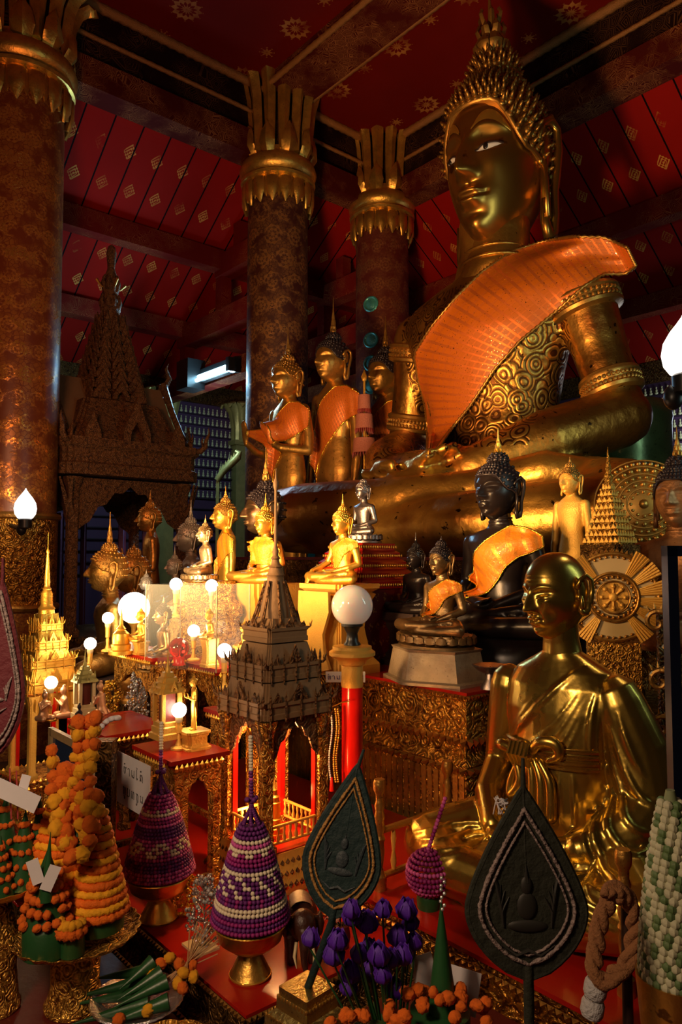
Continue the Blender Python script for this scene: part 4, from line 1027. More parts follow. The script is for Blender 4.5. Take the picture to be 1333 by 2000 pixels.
# black Buddha with sash
_, p, H = fig_px('buddha_statue', 'large black lacquered seated buddha with a yellow-orange beaded sash', 'lap', 982, 1232, 888, 3.8, [BLACKM, DKHAIR, G_BR], sash='diag', flh=.9)
b = MB(); b.lathe([(.46, 0), (.47, .02), (.44, .05), (.44, .08), (.46, .10)], 32, Matrix.Diagonal((1, .75, 1, 1))); h_ = p.z-1.062
tag(obj('statue_base', b, BLACKM, T=Matrix.Translation((p.x, p.y, 1.062)) @ RZ @ TR(0, -.08, 0) @ Matrix.Diagonal((H*1.05, H*1.05, h_/.10, 1))), 'dark oval base under the large black seated buddha', 'base')
# bronze Buddha on the altar edge
t, p, H = fig_px('buddha_statue', 'bronze seated buddha with a yellow sash on a pale six-sided base at the altar edge', 'lap', 866, 1236, 1058, 3.30, [BRONZE, DKHAIR, DKHAIR, BRONZE], sash='diag', base='lotus', flh=.35)
h_ = (p.z-.14*H)-1.062; b = MB(); b.lathe([(.26, 0), (.26, .012), (.235, .018), (.21, h_-.012), (.22, h_)], 6, Matrix.Diagonal((1, .8, 1, 1)), ph=pi/6)
tag(obj('statue_base', b, gold('grey_gilt_stone', (.55, .42, .26), .5, .4, .4, (.15, .1, .06), 12, .3, 80), T=Matrix.Translation((p.x, p.y, 1.062)) @ RZ @ TR(0, -.05, 0), ang=25), 'pale six-sided base under the bronze buddha at the altar edge', 'base')
# bright gold Buddha, earth-touching, on a tall pale pedestal
t, p, H = fig_px('buddha_statue', 'bright gold seated buddha touching its knee, on the pale scrolled pedestal behind the white globe', 'earth', 672, 1139, 990, 3.55, [G_BR, G_BR, G_BR], sash='diag', flh=1.0)
ht = p.z-1.062; b = MB(); w_ = .17
pr = [(w_*1.15, 0), (w_*1.15, .04), (w_*.9, .08), (w_*.78, .16), (w_*.72, ht*.5), (w_*.80, ht*.7), (w_*.95, ht*.82), (w_*1.05, ht*.88), (w_*.92, ht*.90), (w_*1.15, ht*.95), (w_*1.15, ht)]
b.sq([(r*.82, z) for r, z in pr], notch=.08); ped = thing('pedestal', 'pale yellow scrolled pedestal carrying the gold buddha behind the white globe', 'pedestal', (p.x, p.y, 1.062), YAW)
b.v = [(x, y*.85-.03, z) for x, y, z in b.v]; obj('block', b, G_YEL, ped)
b = MB(); b.wall([(-.11, ht*.92), (-.115, ht*.7), (-.07, ht*.45), (-.08, ht*.25), (-.12, ht*.08), (0, ht*.0+.005), (.12, ht*.08), (.08, ht*.25), (.07, ht*.45), (.115, ht*.7), (.11, ht*.92)], -.19, -.175); obj('front_scroll', b, G_YEL, ped)
# red and gold chest with the dark silver Buddha
cc = at(708, 1062, Y=3.95); zt = cc.z
ch = thing('chest', 'red and gold stencilled chest with a stepped lid under the dark silver buddha', 'chest', (cc.x, cc.y, 1.062), YAW)
def chest_mat():
    t = NT('red_chest_with_gold_stencil'); v = t.co(); s = t.n('SeparateXYZ', Vector=v)
    m = motif(t, t.m('ADD', s.outputs[0], s.outputs[1]), s.outputs[2], .05, .075, .40, dia=True); m2 = t.m('MULTIPLY', t.m('GREATER_THAN', t.noise(60, 3), .5), m)
    t.P(Base_Color=t.mix(m2, (.16, .008, .006), (.75, .36, .07)), Roughness=.35, Metallic=t.m('MULTIPLY', m2, .6)); return t.mat
hz = zt-1.062; b = MB(); b.box(-.21, .21, -.19, .19, 0, hz*.62); obj('body', b, chest_mat(), ch)
b = MB(); b.sq([(.22, hz*.62), (.22, hz*.68), (.20, hz*.70), (.20, hz*.75), (.175, hz*.78), (.175, hz*.84), (.15, hz*.87), (.15, hz*.92), (.13, hz*.94), (.13, hz)], notch=.05); obj('stepped_lid', b, RED, ch)
for r, z in ((.222, .65), (.202, .725), (.177, .81), (.152, .895), (.132, .97)):
    b = MB()
    for q in range(4):
        R = Matrix.Rotation(q*pi/2, 4, 'Z'); n_ = int(r*2/.016)
        for i in range(n_): b.ell((-r+(i+.5)*2*r/n_, -r, z*hz), (.006, .004, .009), 6, 4, R)
    obj('gilt_band', b, G_BR, ch)
figure('buddha_statue', 'small dark silver seated buddha on top of the red stepped chest', 'lap', (cc.x+.01, cc.y, zt+.045), .30, [SILVER, SILVER, SILVER, SILVER], base='lotus', finial=False)
# gold Buddha in an orange robe behind the spire
t, p, H = fig_px('buddha_statue', 'gold seated buddha wrapped in a golden gauze robe, partly behind the brown spire', 'lap', 520, 1138, 990, 3.75, [G_BR, G_BR, G_BR], sash='wrap', flh=1.1, rz=radians(8))
pedestal('pedestal', 'pale yellow pedestal under the gauze-wrapped gold buddha', p, 1.062, p.z, .15, G_YEL)
# black head with dark gold shoulders
t, p, H = fig_px('buddha_statue', 'dark-faced seated buddha with a tall gilded flame crown behind the gauze-wrapped one', 'lap', 522, 1215, 942, 4.6, [gold('dark_bronze_face', (.20, .12, .06), .35, .8, .3, (.03, .02, .01), 5, .1), DKHAIR, G_OLD], flh=1.5, rz=radians(-18))
pedestal('pedestal', 'dark block under the dark-faced buddha with the flame crown', p, 0, p.z, .17, DARK)
# right side figures
t, p, H = fig_px('standing_figure', 'slender gold standing buddha left of the tiered wooden crown', 'stand', 1122, 1236, 918, 3.75, [G_YEL, G_OLD, G_OLD], flh=.5)
pedestal('pedestal', 'low block under the slender standing gold buddha', p, 1.062, p.z, .09, DARK)
t, p, H = fig_px('buddha_statue', 'weathered brown seated buddha cut off by the right edge', 'lap', 1336, 1262, 895, 3.3, [gold('rusty_gilt', (.42, .20, .08), .5, .6, .5, (.09, .03, .015), 7, .4), DKHAIR, G_OLD], rz=radians(10))
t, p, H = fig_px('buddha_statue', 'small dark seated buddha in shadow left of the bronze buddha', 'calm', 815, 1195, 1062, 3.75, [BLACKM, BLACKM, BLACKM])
pedestal('pedestal', 'dark block under the small shadowed buddha', p, 1.062, p.z, .14, DARK)
# tall standing figures behind the giant's leg
def tallfig(label, kind, x, yc, hpx, Y, mats, **k):
    H = hpx/F*Y; p = at(x, yc, Y=Y); return figure('standing_figure', label, kind, (p.x, p.y, p.z-H), H, mats, sash='diag', gz=GAUZE, **k), p.z-H, p
for args in (('tall standing golden buddha with one hand raised in front of the middle column', 'abhaya', 566, 712, 445, 7.2, 0, 1.5, [G_OLD, G_OLD, G_OLD]),
             ('tall standing golden buddha with both arms down between the two columns', 'stand', 655, 672, 500, 7.3, 0, 1.7, [G_OLD, DKHAIR, G_OLD]),
             ('tall standing golden buddha half hidden behind the giant statue\'s arm', 'stand', 757, 700, 500, 7.6, 0, 1.5, [G_OLD, DKHAIR, G_OLD])):
    label, kind, x, yc, hp, Y, r_, fh, ms = args
    t, zf, p = tallfig(label, kind, x, yc, hp, Y, ms, flh=fh, base='round')
    t.rotation_euler[2] = YAW+radians(5); hh = zf-.10*hp/F*Y
    if hh > .05: pedestal('pedestal', {566: 'dark block under the hand-raising tall figure', 655: 'dark block under the tall figure between the columns', 757: 'dark block under the half-hidden tall figure'}[x], p, 0, hh, .26, DARK)
# left group
L_ = [('buddha_statue', 'gold buddha with a tall flame finial, left of the pair behind the bulbs', 'lap', 214, 1312, 1062, 4.0, [G_OLD, G_OLD, G_OLD], dict(flh=1.5, rz=radians(-20)), .98),
      ('buddha_statue', 'gold buddha with a short pointed crown, right of the pair behind the bulbs', 'lap', 262, 1300, 1072, 4.7, [G_OLD, G_OLD, G_OLD], dict(flh=.25, rz=radians(-22)), .98),
      ('buddha_statue', 'pale bronze seated buddha above the glass case', 'lap', 402, 1122, 1022, 3.8, [gold('pale_bronze', (.62, .46, .26), .35, .8, .2, (.15, .1, .05), 9, .15), BRONZE, BRONZE], dict(flh=1.0, rz=radians(-15), base='lotus'), 1.15),
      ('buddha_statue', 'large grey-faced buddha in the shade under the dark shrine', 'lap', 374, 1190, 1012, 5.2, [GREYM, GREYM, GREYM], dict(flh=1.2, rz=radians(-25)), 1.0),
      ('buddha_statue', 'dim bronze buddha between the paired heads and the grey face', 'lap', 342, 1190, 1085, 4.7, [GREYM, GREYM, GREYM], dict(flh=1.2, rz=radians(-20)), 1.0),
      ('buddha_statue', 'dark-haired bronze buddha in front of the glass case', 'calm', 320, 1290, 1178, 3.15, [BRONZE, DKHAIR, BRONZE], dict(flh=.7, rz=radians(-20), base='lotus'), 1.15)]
for nm, lb, kd, x, ys, yc, Y, ms, kw, _ in L_:
    t, p, H = fig_px(nm, lb, kd, x, ys, yc, Y, ms, **kw)
    zz = p.z-(.14*H if kw.get('base') else 0)
    if Y > 3.2: pedestal('pedestal', 'block holding the '+lb.replace(' buddha', ' figure', 1)[:60].rsplit(' ', 1)[0], p, 0, zz, H*.36, CARVD if x == 402 else DARK)
S_ = [('standing_figure', 'standing gold buddha in a yellow sash beside the pale bronze one', 'stand', 441, 1300, 985, 4.5, [G_BR, G_OLD, G_OLD], dict(flh=.9, sash='diag', rz=radians(-15))),
      ('standing_figure', 'standing gold buddha holding out a hand inside the dark shrine', 'abhaya', 292, 1290, 992, 5.6, [G_OLD, G_OLD, G_OLD], dict(flh=.9, rz=radians(-20))),
      ('standing_figure', 'small grey standing buddha behind the big lit globe', 'stand', 285, 1282, 1128, 4.0, [GREYM, GREYM, GREYM], dict(flh=.8, rz=radians(-10)))]
for nm, lb, kd, x, ys, yc, Y, ms, kw in S_:
    t, p, H = fig_px(nm, lb, kd, x, ys, yc, Y, ms, base='round', **kw)
    pedestal('pedestal', 'block holding the '+lb.replace('standing ', 'upright ')[:56].rsplit(' ', 1)[0], p, 0, p.z-.10*H, .13*H+.05, DARK)
# ---------------------------------------------------------------- shrines and small pavilions
def leafpt(b, c, d, w_, h, T=None, open_=True):   # pointed leaf plate standing at c, facing direction angle d
    R = Matrix.Translation(c) @ Matrix.Rotation(d, 4, 'Z'); R = (T @ R) if T is not None else R
    o = [(-w_, 0), (-w_*.95, h*.25), (-w_*.45, h*.6), (0, h), (w_*.45, h*.6), (w_*.95, h*.25), (w_, 0)]
    if open_:
        i = [(w_*.5, 0), (w_*.45, h*.2), (0, h*.45), (-w_*.45, h*.2), (-w_*.5, 0)]; o = o+i
    b.wall(o, -w_*.16, w_*.16, R)
def naga(b, p, d, s, T=None):     # upturned corner finial
    R = Matrix.Translation(p) @ Matrix.Rotation(d, 4, 'Z'); R = (T @ R) if T is not None else R
    b.tube([(0, 0, -.2*s), (.35*s, 0, -.15*s), (.62*s, 0, .1*s), (.66*s, 0, .45*s), (.85*s, 0, .9*s), (.8*s, 0, 1.25*s)], [.16*s, .17*s, .15*s, .12*s, .06*s, .008*s], 6, R)
    b.tube([(.5*s, 0, .1*s), (.42*s, 0, .45*s), (.5*s, 0, .75*s)], [.08*s, .06*s, .006*s], 5, R)
def shrine(name, label, loc, rz, base, cols, tiers, top, mats, arch=True, rods=0, cat='shrine', colr=None, inner=None):
    """base [(s,z)], cols (s, z0, z1, r), tiers [(s, z0, z1, s2, z2)], top profile [(r,z)]"""
    Mb, Mc, Mr, Mt = mats
    t = thing(name, label, cat, loc, rz)
    b = MB(); b.sq(base, notch=.08); obj('base', b, Mb, t)
    if len(base) > 4:
        m = MB(); s0 = base[-1][0]
        for q in range(4):
            R = Matrix.Rotation(q*pi/2, 4, 'Z')
            for s_, z in base[1:-1:2]: 
                for i in range(int(2*s_/.022/max(1, s_*2.2))):
                    st = .022*max(1, s_*2.2); x = -s_+st*(i+.5)
                    if x < s_: m.add(SPKE[0], SPKE[1], R @ TR(x, -s_*1.0, z, 0, (st*.42, st*.3, st*.55)))
        obj('base_leaf_trim', m, Mt, t)
    if cols:
        s_, z0, z1, r = cols
        for q in range(4):
            m = MB(); R = Matrix.Rotation(q*pi/2, 4, 'Z')
            m.sq([(r*1.5, z0), (r*1.5, z0+r*1.2), (r, z0+r*1.8), (r, z1-r*2.5), (r*1.3, z1-r*1.5), (r*1.6, z1)], R @ TR(-s_, -s_, 0), notch=.15)
            c_ = obj('column', m, Mc, t)
            if colr:
                m = MB(); m.box(-s_+r*.2, -s_+r*1.25, -s_+r*.3, -s_+r*1.3, z0+.01, z1-.01, R); obj('inner_red_face', m, colr, c_)
        if arch:
            for q in range(4):
                m = MB(); R = Matrix.Rotation(q*pi/2, 4, 'Z'); W_ = s_-r; H_ = (z1-z0)*.34; pts = [(-W_, z1), (-W_, z1-H_)]
                for i in range(13):
                    u = -1+i/6; zz = z1-H_*(.12+.80*abs(u)**1.6)-H_*.10*(i % 2); pts.append((u*W_*.93, zz))
                pts += [(W_, z1-H_), (W_, z1)]; m.wall(pts, -s_-.004, -s_+.004, R)
                for u in (-1, 1): m.tube([(u*W_, -s_, z1-H_*.9), (u*W_*1.18, -s_*1.12, z1-H_*.5), (u*W_*1.2, -s_*1.25, z1-.01)], [r*.3, r*.5, r*.2], 6, R)
                obj('arch', m, Mt, t)
    for k, (s_, z0, z1, s2, z2) in enumerate(tiers):
        m = MB(); m.sq([(s_*.93, z0), (s_, z0), (s_, z0+(z1-z0)*.3), (s_*.97, z0+(z1-z0)*.35), (s_*.97, z1-(z1-z0)*.3), (s_*1.02, z1-(z1-z0)*.2), (s_*1.02, z1), (s_*.9, z1+.001), ((s_+s2)/2*.93, z1+(z2-z1)*.40), (s2, z2)], notch=.06); o = obj('roof_tier', m, Mr, t)
        h = (z2-z1)*1.05
        for q in range(4):
            R = Matrix.Rotation(q*pi/2, 4, 'Z'); m = MB(); leafpt(m, (0, -s_*.98, z1), 0, s_*.20, h*.95, R); obj('gable_leaf', m, Mt, o)
            for u in (-.62, .62): m = MB(); leafpt(m, (u*s_, -s_*.99, z1), 0, s_*.11, h*.55, R, False); obj('leaf_finial', m, Mt, o)
            m = MB(); naga(m, (s_*.93, -s_*.93, z1), -pi/4, s_*.20+h*.08, R); obj('corner_finial', m, Mt, o)
        if rods and k < rods:
            m = MB()
            for q in range(4):
                R = Matrix.Rotation(q*pi/2, 4, 'Z')
                for i in range(5): m.lathe([(s_*.022, z0-.01), (s_*.03, z0+.01), (s_*.02, z1), (s_*.028, z1+h*.2), (.0005, z1+h*.6)], 6, R @ TR((i-2)*s_*.42, -s_*1.03, 0))
            obj('hanging_rods', m, Mt, o)
    m = MB(); m.lathe(top, 20); obj('spire', m, Mr, t)
    return t
# central pavilion on the red platform
PZ = .50
pv = shrine('pavilion', 'brown and gold spired pavilion with a lit red interior, standing beside the red lamp post', RM(.51, .61, PZ), YAW,
    [(.178, 0), (.178, .03), (.172, .035), (.165, .062), (.160, .065), (.150, .092), (.148, .094), (.14, .12)],
    (.118, .12, .555, .020), [(.150, .560, .615, .120, .675), (.122, .680, .735, .086, .80), (.088, .805, .855, .060, .885)],
    [(.060, .86), (.052, .92), (.030, 1.02), (.030, 1.03), (.034, 1.035), (.026, 1.045), (.022, 1.06), (.027, 1.066), (.016, 1.075), (.013, 1.09), (.018, 1.095), (.010, 1.105), (.012, 1.12), (.006, 1.14), (.0055, 1.34), (.010, 1.355), (.011, 1.37), (.004, 1.385), (.001, 1.42)],
    (G_YEL, CARVF, WOODPLAIN, WOODCARV), rods=2, colr=REDC)
for q in range(8):     # ridge battens of the upper roof
    m = MB(); a = pi/4*q+pi/8; m.tube([(.086*cos(a), .086*sin(a), .865), (.062*cos(a), .062*sin(a), .93), (.036*cos(a), .036*sin(a), 1.015)], [.006, .005, .004], 6); obj('roof_batten', m, WOODCARV, pv)
for q in (0, 1, 2, 3):
    m = MB(); R = Matrix.Rotation(q*pi/2, 4, 'Z')
    for zz in (.145, .20): m.tube([(-.10, -.112, zz), (.10, -.112, zz)], .0055, 8, R)
    for i in range(8): m.lathe([(.004, .145), (.007, .16), (.003, .175), (.006, .188), (.004, .2)], 8, R @ TR(-.088+i*.025, -.112, 0))
    obj('railing', m, G_YEL, pv)
m = MB(); m.box(-.135, .135, -.135, .135, .118, .124); obj('red_floor', m, RED, pv)
m = MB(); m.box(-.12, .12, -.12, .12, .545, .556); obj('ceiling_board', m, G_YEL, pv)
ps = RM(.51, .61, PZ+.124)
sp = thing('chedi', 'tiny tiered gold stupa inside the lit pavilion', 'stupa', ps, YAW)
m = MB(); m.lathe([(.040, 0), (.040, .012), (.034, .014), (.036, .03), (.028, .034), (.026, .055), (.030, .06), (.022, .064), (.020, .08)], 20); obj('base', m, G_BR, sp)
m = MB(); m.lathe([(.024, .08), (.020, .11), (.023, .115), (.018, .118), (.016, .13), (.019, .134), (.012, .14), (.010, .155), (.012, .158), (.006, .165), (.001, .20)], 20); obj('spire', m, G_BR, sp)
lamp('POINT', RM(.51, .61, PZ+.49), 7, (1, .50, .16), .03, name='pavilion_lamp_light')
lamp('POINT', RM(.46, .70, PZ+.20), 2.5, (1, .42, .12), .02, name='pavilion_low_light')
m = MB(); m.ell((0, 0, 0), .012, 12, 8); tag(obj('small_bulb', m, BULB, T=RM(.51, .61, PZ+.53)), 'little lit bulb under the ceiling of the central pavilion', 'bulb')
# gold shrine at far left
pj = at(82, 1560, Y=3.2); SJ = 1.15
gs = shrine('shrine', 'brilliant gold tiered shrine with a tall needle spire at the far left', (pj.x, pj.y, .5), YAW+radians(6),
    [(.125, 0), (.125, .03), (.115, .035), (.118, .08), (.105, .085), (.108, .16), (.112, .165), (.112, .185), (.10, .19)],
    (.078, .19, .52, .013), [(.098, .53, .575, .078, .625), (.080, .628, .66, .060, .70), (.062, .703, .735, .044, .775), (.046, .778, .805, .030, .845)],
    [(.030, .84), (.028, .86), (.032, .865), (.022, .88), (.021, .93), (.014, .945), (.016, .95), (.012, .955), (.0095, .97), (.011, .975), (.004, 1.10), (.006, 1.105), (.006, 1.112), (.002, 1.12), (.0005, 1.19)],
    (CARVF, G_YEL, G_BR, G_BR), rods=4, colr=REDC)
gs.scale = (SJ, SJ, (at(77, 1040, Y=3.2).z-.5)/1.19)
lamp('POINT', Vector((pj.x+.03, pj.y-.02, .95)), .35, (1, .4, .2), .02, name='shrine_lamp_light')
# large dark shrine in the aisle
pk = at(210, 900, Y=7.25)
ks = shrine('shrine', 'large dark carved wooden shrine with a many-tiered spire behind the left group', (pk.x, pk.y, 0), YAW,
    [(.62, 0), (.62, .2), (.58, .22), (.58, .75), (.61, .8), (.61, .88), (.58, .9)],
    (.54, .9, 2.31, .045), [(.67, 2.33, 2.66, .38, 3.08)],
    [(.14, 3.6), (.12, 3.9), (.09, 4.05), (.10, 4.07), (.075, 4.15), (.085, 4.17), (.06, 4.28), (.07, 4.30), (.045, 4.4), (.06, 4.42), (.035, 4.5), (.045, 4.6), (.05, 4.66), (.035, 4.72), (.001, 4.75)],
    (CARVD, WOODCARV, WOODCARV, WOODCARV))
# gabled roof, its ridge running away along the aisle
for q in (0, 2):
    R = Matrix.Rotation(q*pi/2, 4, 'Z'); m = MB()
    prof = [(-.50, 2.64), (-.36, 2.84), (-.20, 3.04), (0, 3.34), (.20, 3.04), (.36, 2.84), (.50, 2.64)]
    m.wall(prof, -.56, .0, R); rf = obj('gable_roof', m, WOODPLAIN, ks)
    m = MB()
    for s_ in (-1, 1): m.tube([(s_*.60, -.59, 2.74), (s_*.53, -.59, 2.66), (s_*.37, -.59, 2.86), (s_*.20, -.59, 3.08), (0, -.59, 3.40)], [.01, .04, .032, .032, .04], 8, R)
    naga(m, (.53, -.59, 2.66), 0, .13, R); naga(m, (-.53, -.59, 2.66), pi, .13, R)
    m.tube([(0, -.59, 3.34), (0, -.66, 3.48), (0, -.62, 3.58), (0, -.65, 3.64)], [.035, .03, .015, .003], 6, R)
    for i in range(9):
        for s_ in (-1, 1): u = i/9; leafpt(m, (s_*(.49-.47*u), -.59, 2.72+.66*u**1.15), 0, .02, .07, R, False)
    obj('bargeboard', m, WOODCARV, rf)
for k in range(8):
    z = 3.10+k*.104; s_ = .29-.023*k; m = MB()
    m.sq([(s_*.8, z), (s_*.86, z+.02), (s_*.80, z+.05), (s_*.58, z+.13)], notch=.15)
    for q in range(4):
        R = Matrix.Rotation(q*pi/2, 4, 'Z')
        for u in (-.7, 0, .7): leafpt(m, (u*s_*.9, -s_*1.02*(1 if u == 0 else .92), z+.01), 0, s_*.30, .19, R, u == 0)
    obj('spire_tier', m, WOODCARV, ks)
for k in range(3):
    m = MB(); leafring(m, 9, [(.09-.015*k, 3.85+.2*k), (.115-.015*k, 3.95+.2*k), (.10-.02*k, 4.02+.2*k)], [.03, .025, .003], .01); obj('lotus_ring', m, WOODCARV, ks)
m = MB()
for a in (0, pi/2, pi, 3*pi/2): m.tube([(0, 0, 4.28), (.10*cos(a), .10*sin(a), 4.30), (.15*cos(a), .15*sin(a), 4.36)], [.012, .010, .018], 6)
obj('side_sprays', m, G_OLD, ks)
# dim hangings and banners behind the shrine
for x, w_, c in ((118, .10, 'plum'), (165, .07, 'plum'), (128, .0, ''), (240, .09, 'mauve'), (262, .05, 'plum'), (285, .07, 'mauve')):
    if not c: continue
    p = at(x, 1000, Y=8.3); m = MB(); m.grid([[(u*w_-w_/2, .02*sin(u*9), z) for u in [i/10 for i in range(11)]] for z in (0, 2.1)]); m.grid([[(u*w_-w_/2, .02*sin(u*9)+.012, z) for u in [i/10 for i in range(11)]] for z in (2.1, 0)])
    nm = {'plum': plain('plum_cloth', (.10, .02, .05), .8), 'mauve': plain('mauve_cloth', (.42, .20, .40), .8)}[c]
    tag(obj('curtain', m, nm, T=Matrix.Translation((p.x, p.y, 0)) @ Matrix.Rotation(YAW+pi/2, 4, 'Z')), '%s cloth hanging straight behind the dark shrine' % c, 'curtain', '%s hangings behind the dark shrine' % c)
# pilasters with flared capitals on the outer wall
for x, yy in ((312, 765), (466, 795)):
    q = None
    base = W0 @ Vector((-D, 0, 0)); 
    k = (x-666.5)/F; tt = (k*base.y-base.x)/(U1.x-k*U1.y); p = base+U1*tt
    z1 = at(x, yy, Y=p.y).z; t = thing('pilaster', 'pale gilt pilaster with a flared capital, '+('left of the fluorescent lamp' if x < 400 else 'beside the middle column'), 'pilaster', (p.x, p.y, 0), YAW)
    m = MB(); m.box(.0, .14, -.14, .14, 0, z1-.55); obj('shaft', m, GREENG, t)
    m = MB(); leafring(m, 11, [(.15, z1-.58), (.15, z1-.35), (.20, z1-.12), (.30, z1), (.34, z1-.03), (.35, z1-.08)], [.05, .055, .07, .08, .05, .01], .02, 0, TR(.08, 0, 0)); m.box(.0, .2, -.2, .2, z1-.62, z1-.55); obj('capital', m, GREENG, t)
# green-gilt curved finial by the wall
pn = at(452, 905, Y=9.4); m = MB(); m.tube([pn+Vector((-.18, 0, -.22)), pn+Vector((-.10, 0, -.10)), pn+Vector((.0, 0, -.0)), pn+Vector((.08, 0, .08)), pn+Vector((.10, 0, .14)), pn+Vector((.05, 0, .16))], [.04, .045, .05, .05, .04, .02], 10)
for i in range(6): leafpt(m, pn+Vector((-.14+.035*i, 0, -.11+.035*i)), 0, .02, .08)
m.box(-.02, .02, -.02, .02, 0, pn.z-.2, Matrix.Translation((pn.x-.17, pn.y, 0)))
tag(obj('roof_finial', m, GREENG), 'pale green-gilt curled finial near the wall left of the middle column', 'finial')
# teal door-like panel seen between the tall figures
p = at(612, 965, Y=9.4); m = MB(); m.box(-.12, .12, -.02, .02, 0, p.z+.12); tag(obj('teal_panel', m, plain('teal_paint', (.01, .25, .22), .5), T=Matrix.Translation((p.x, p.y, 0))), 'teal painted panel low between the two columns', 'panel')
# tiered fringed parasol before the third column
pp = at(712, 740, Y=7.0); t = thing('tiered_parasol', 'slender parasol with fringed red and cream tiers beside the half-hidden tall figure', 'parasol', (pp.x, pp.y, 1.0), 0)
m = MB(); m.tube([(0, 0, .0), (0, 0, pp.z-1+.0)], .012, 8); m.lathe([(.02, pp.z-1-.02), (.03, pp.z-1+.02), (.002, pp.z-1+.09)], 8); obj('pole', m, G_BR, t)
for i, (py, r) in enumerate(((800, .062), (838, .086), (885, .112))):
    z = at(712, py, Y=7.0).z-1; m = MB(); m.lathe([(.01, z+.15), (r*.92, z+.14), (r*.95, z+.12), (r, z+.03), (r*1.04, z), (r*.98, z)], 32); tr_ = obj('parasol_tier', m, plain('red_cream_braid', (.50, .16, .10), .7, 0, .8, 80), t)
    m = MB()
    for j in range(26): a = 2*pi*j/26; m.lathe([(.0005, -.05), (.009, -.02), (.007, 0)], 5, TR(r*cos(a), r*sin(a), z))
    obj('fringe', m, REDP, tr_)
pedestal('pedestal', 'dark stand under the fringed parasol', pp, 0, 1.0, .12, DARK)
# ---------------------------------------------------------------- lamps
def globe_post():
    p = RM(.925, .665, PZ); zc = at(683, 1183, Y=p.y).z-PZ; t = thing('lamp_post', 'red lamp post with a gold cap and an unlit white globe', 'lamp', p)
    m = MB(); m.lathe([(.042, 0), (.042, zc-.29)], 32); obj('post', m, REDC, t)
    zt = zc-.30; m = MB(); m.lathe([(.0425, zt-.02), (.044, zt), (.0425, zt+.01), (.043, zt+.065), (.055, zt+.07), (.060, zt+.085), (.075, zt+.095), (.092, zt+.105), (.092, zt+.118), (.078, zt+.128), (.078, zt+.14), (.03, zt+.145)], 40); obj('gold_cap', m, G_YEL, t)
    m = MB(); m.lathe([(.034, zt+.143), (.034, zt+.15), (.026, zt+.16), (.022, zt+.19), (.034, zt+.215), (.044, zt+.22), (.044, zt+.24), (.036, zt+.242)], 28); obj('lamp_fitting', m, BLACKP, t)
    m = MB(); m.ell((0, 0, zc), .083, 40, 24); obj('globe', m, OPAL, t)
globe_post()
def flame_lamp(label, p, s, wall_to):
    t = thing('flame_lamp', label, 'lamp', p)
    m = MB(); m.lathe([(.02, 0), (.045, .01), (.062, .035), (.068, .07), (.062, .105), (.042, .14), (.022, .165), (.008, .185), (.001, .20)], 28, TR(0, 0, 0, 0, s)); obj('frosted_flame', m, FLAMEG, t)
    m = MB(); m.lathe([(.02, -.06), (.04, -.05), (.042, 0), (.03, .012)], 20, TR(0, 0, 0, 0, s)); m.tube([Vector((0, 0, -.04*s)), Vector(wall_to)*.5+Vector((0, 0, -.05*s)), Vector(wall_to)+Vector((0, 0, -.03*s))], .014*s, 8); m.ell((-.03*s, .02*s, -.06*s), (.03*s, .03*s, .04*s)); obj('bracket', m, BLACKP, t)
    lamp('POINT', Vector(p)+Vector((0, -.02, .08*s)), 16 if p.x < 0 else 8, (1, .70, .40), .075*s, name='flame_lamp_light')
CLc = CL; pl = at(49, 1015, Y=5.78); flame_lamp('lit white flame-shaped lamp on the gilded column at the left', pl, 1.25, (CLc.x-pl.x+.15, CLc.y-pl.y-.33, 0))
pr_ = at(1340, 735, Y=2.6); flame_lamp('large bright flame-shaped lamp cut by the right edge', pr_, 1.17, (.22, .1, -.0))
m = MB(); m.lathe([(.10, 0), (.10, 3.4), (.12, 3.45), (.10, 3.5)], 24); tag(obj('lamp_pole', m, DKRED, T=Matrix.Translation((pr_.x+.32, pr_.y+.12, 0))), 'dark red pole outside the right edge holding the flame lamp', 'pole')
def bulb_lamp(label, x, ytop, ybase, Y, big=1.0, pw=1.6, zb=None):
    pb = at(x, ybase, Y=Y); h = at(x, ytop, Y=Y).z-pb.z; t = thing('bulb_lamp', label, 'lamp', pb, 0, 'little bulb lamps among the statues'); s = big
    m = MB(); m.lathe([(.026*s, 0), (.026*s, .006), (.012*s, .012), (.006*s, .03), (.008*s, h*.35), (.005*s, h*.4), (.010*s, h*.42), (.010*s, h-.038*s)], 18); obj('stand', m, G_YEL, t)
    m = MB(); m.lathe([(.011*s, h-.04*s), (.013*s, h-.03*s), (.013*s, h-.018*s)], 14); obj('socket', m, IVORY, t)
    m = MB(); m.ell((0, 0, h), .025*s, 20, 12); obj('bulb', m, BULB, t)
    lamp('POINT', Vector(pb)+Vector((0, 0, h)), pw*1.3, (1, .62, .30), .030*s, name='bulb_light'); return pb, h
BL = [('lit bulb on the small red table at the near end of the group', 349, 1387, 1463, 2.50, 1.0, 2.6), ('lit bulb on the dark red table before the gold shrine', 98, 1333, 1408, 2.95, 1.0, 3.2),
      ('lit bulb left of the pavilion roof', 438, 1271, 1345, 2.95, 1.15, 2.4), ('lit bulb beside the red glass ball', 378, 1232, 1290, 3.05, 1.0, 2.0),
      ('lit bulb above the miniature shrine on the dark red table', 175, 1257, 1325, 3.1, 1.0, 2.0), ('lit bulb in front of the paired gold heads', 210, 1207, 1272, 3.22, 1.0, 2.0),
      ('lit bulb at the left corner of the glass case', 343, 1141, 1205, 3.42, 1.15, 2.4), ('lit bulb in front of the pale bronze buddha', 413, 1144, 1200, 3.42, 1.15, 2.4)]
SPOT = {}
for a in BL: SPOT[a[1]] = bulb_lamp(*a)
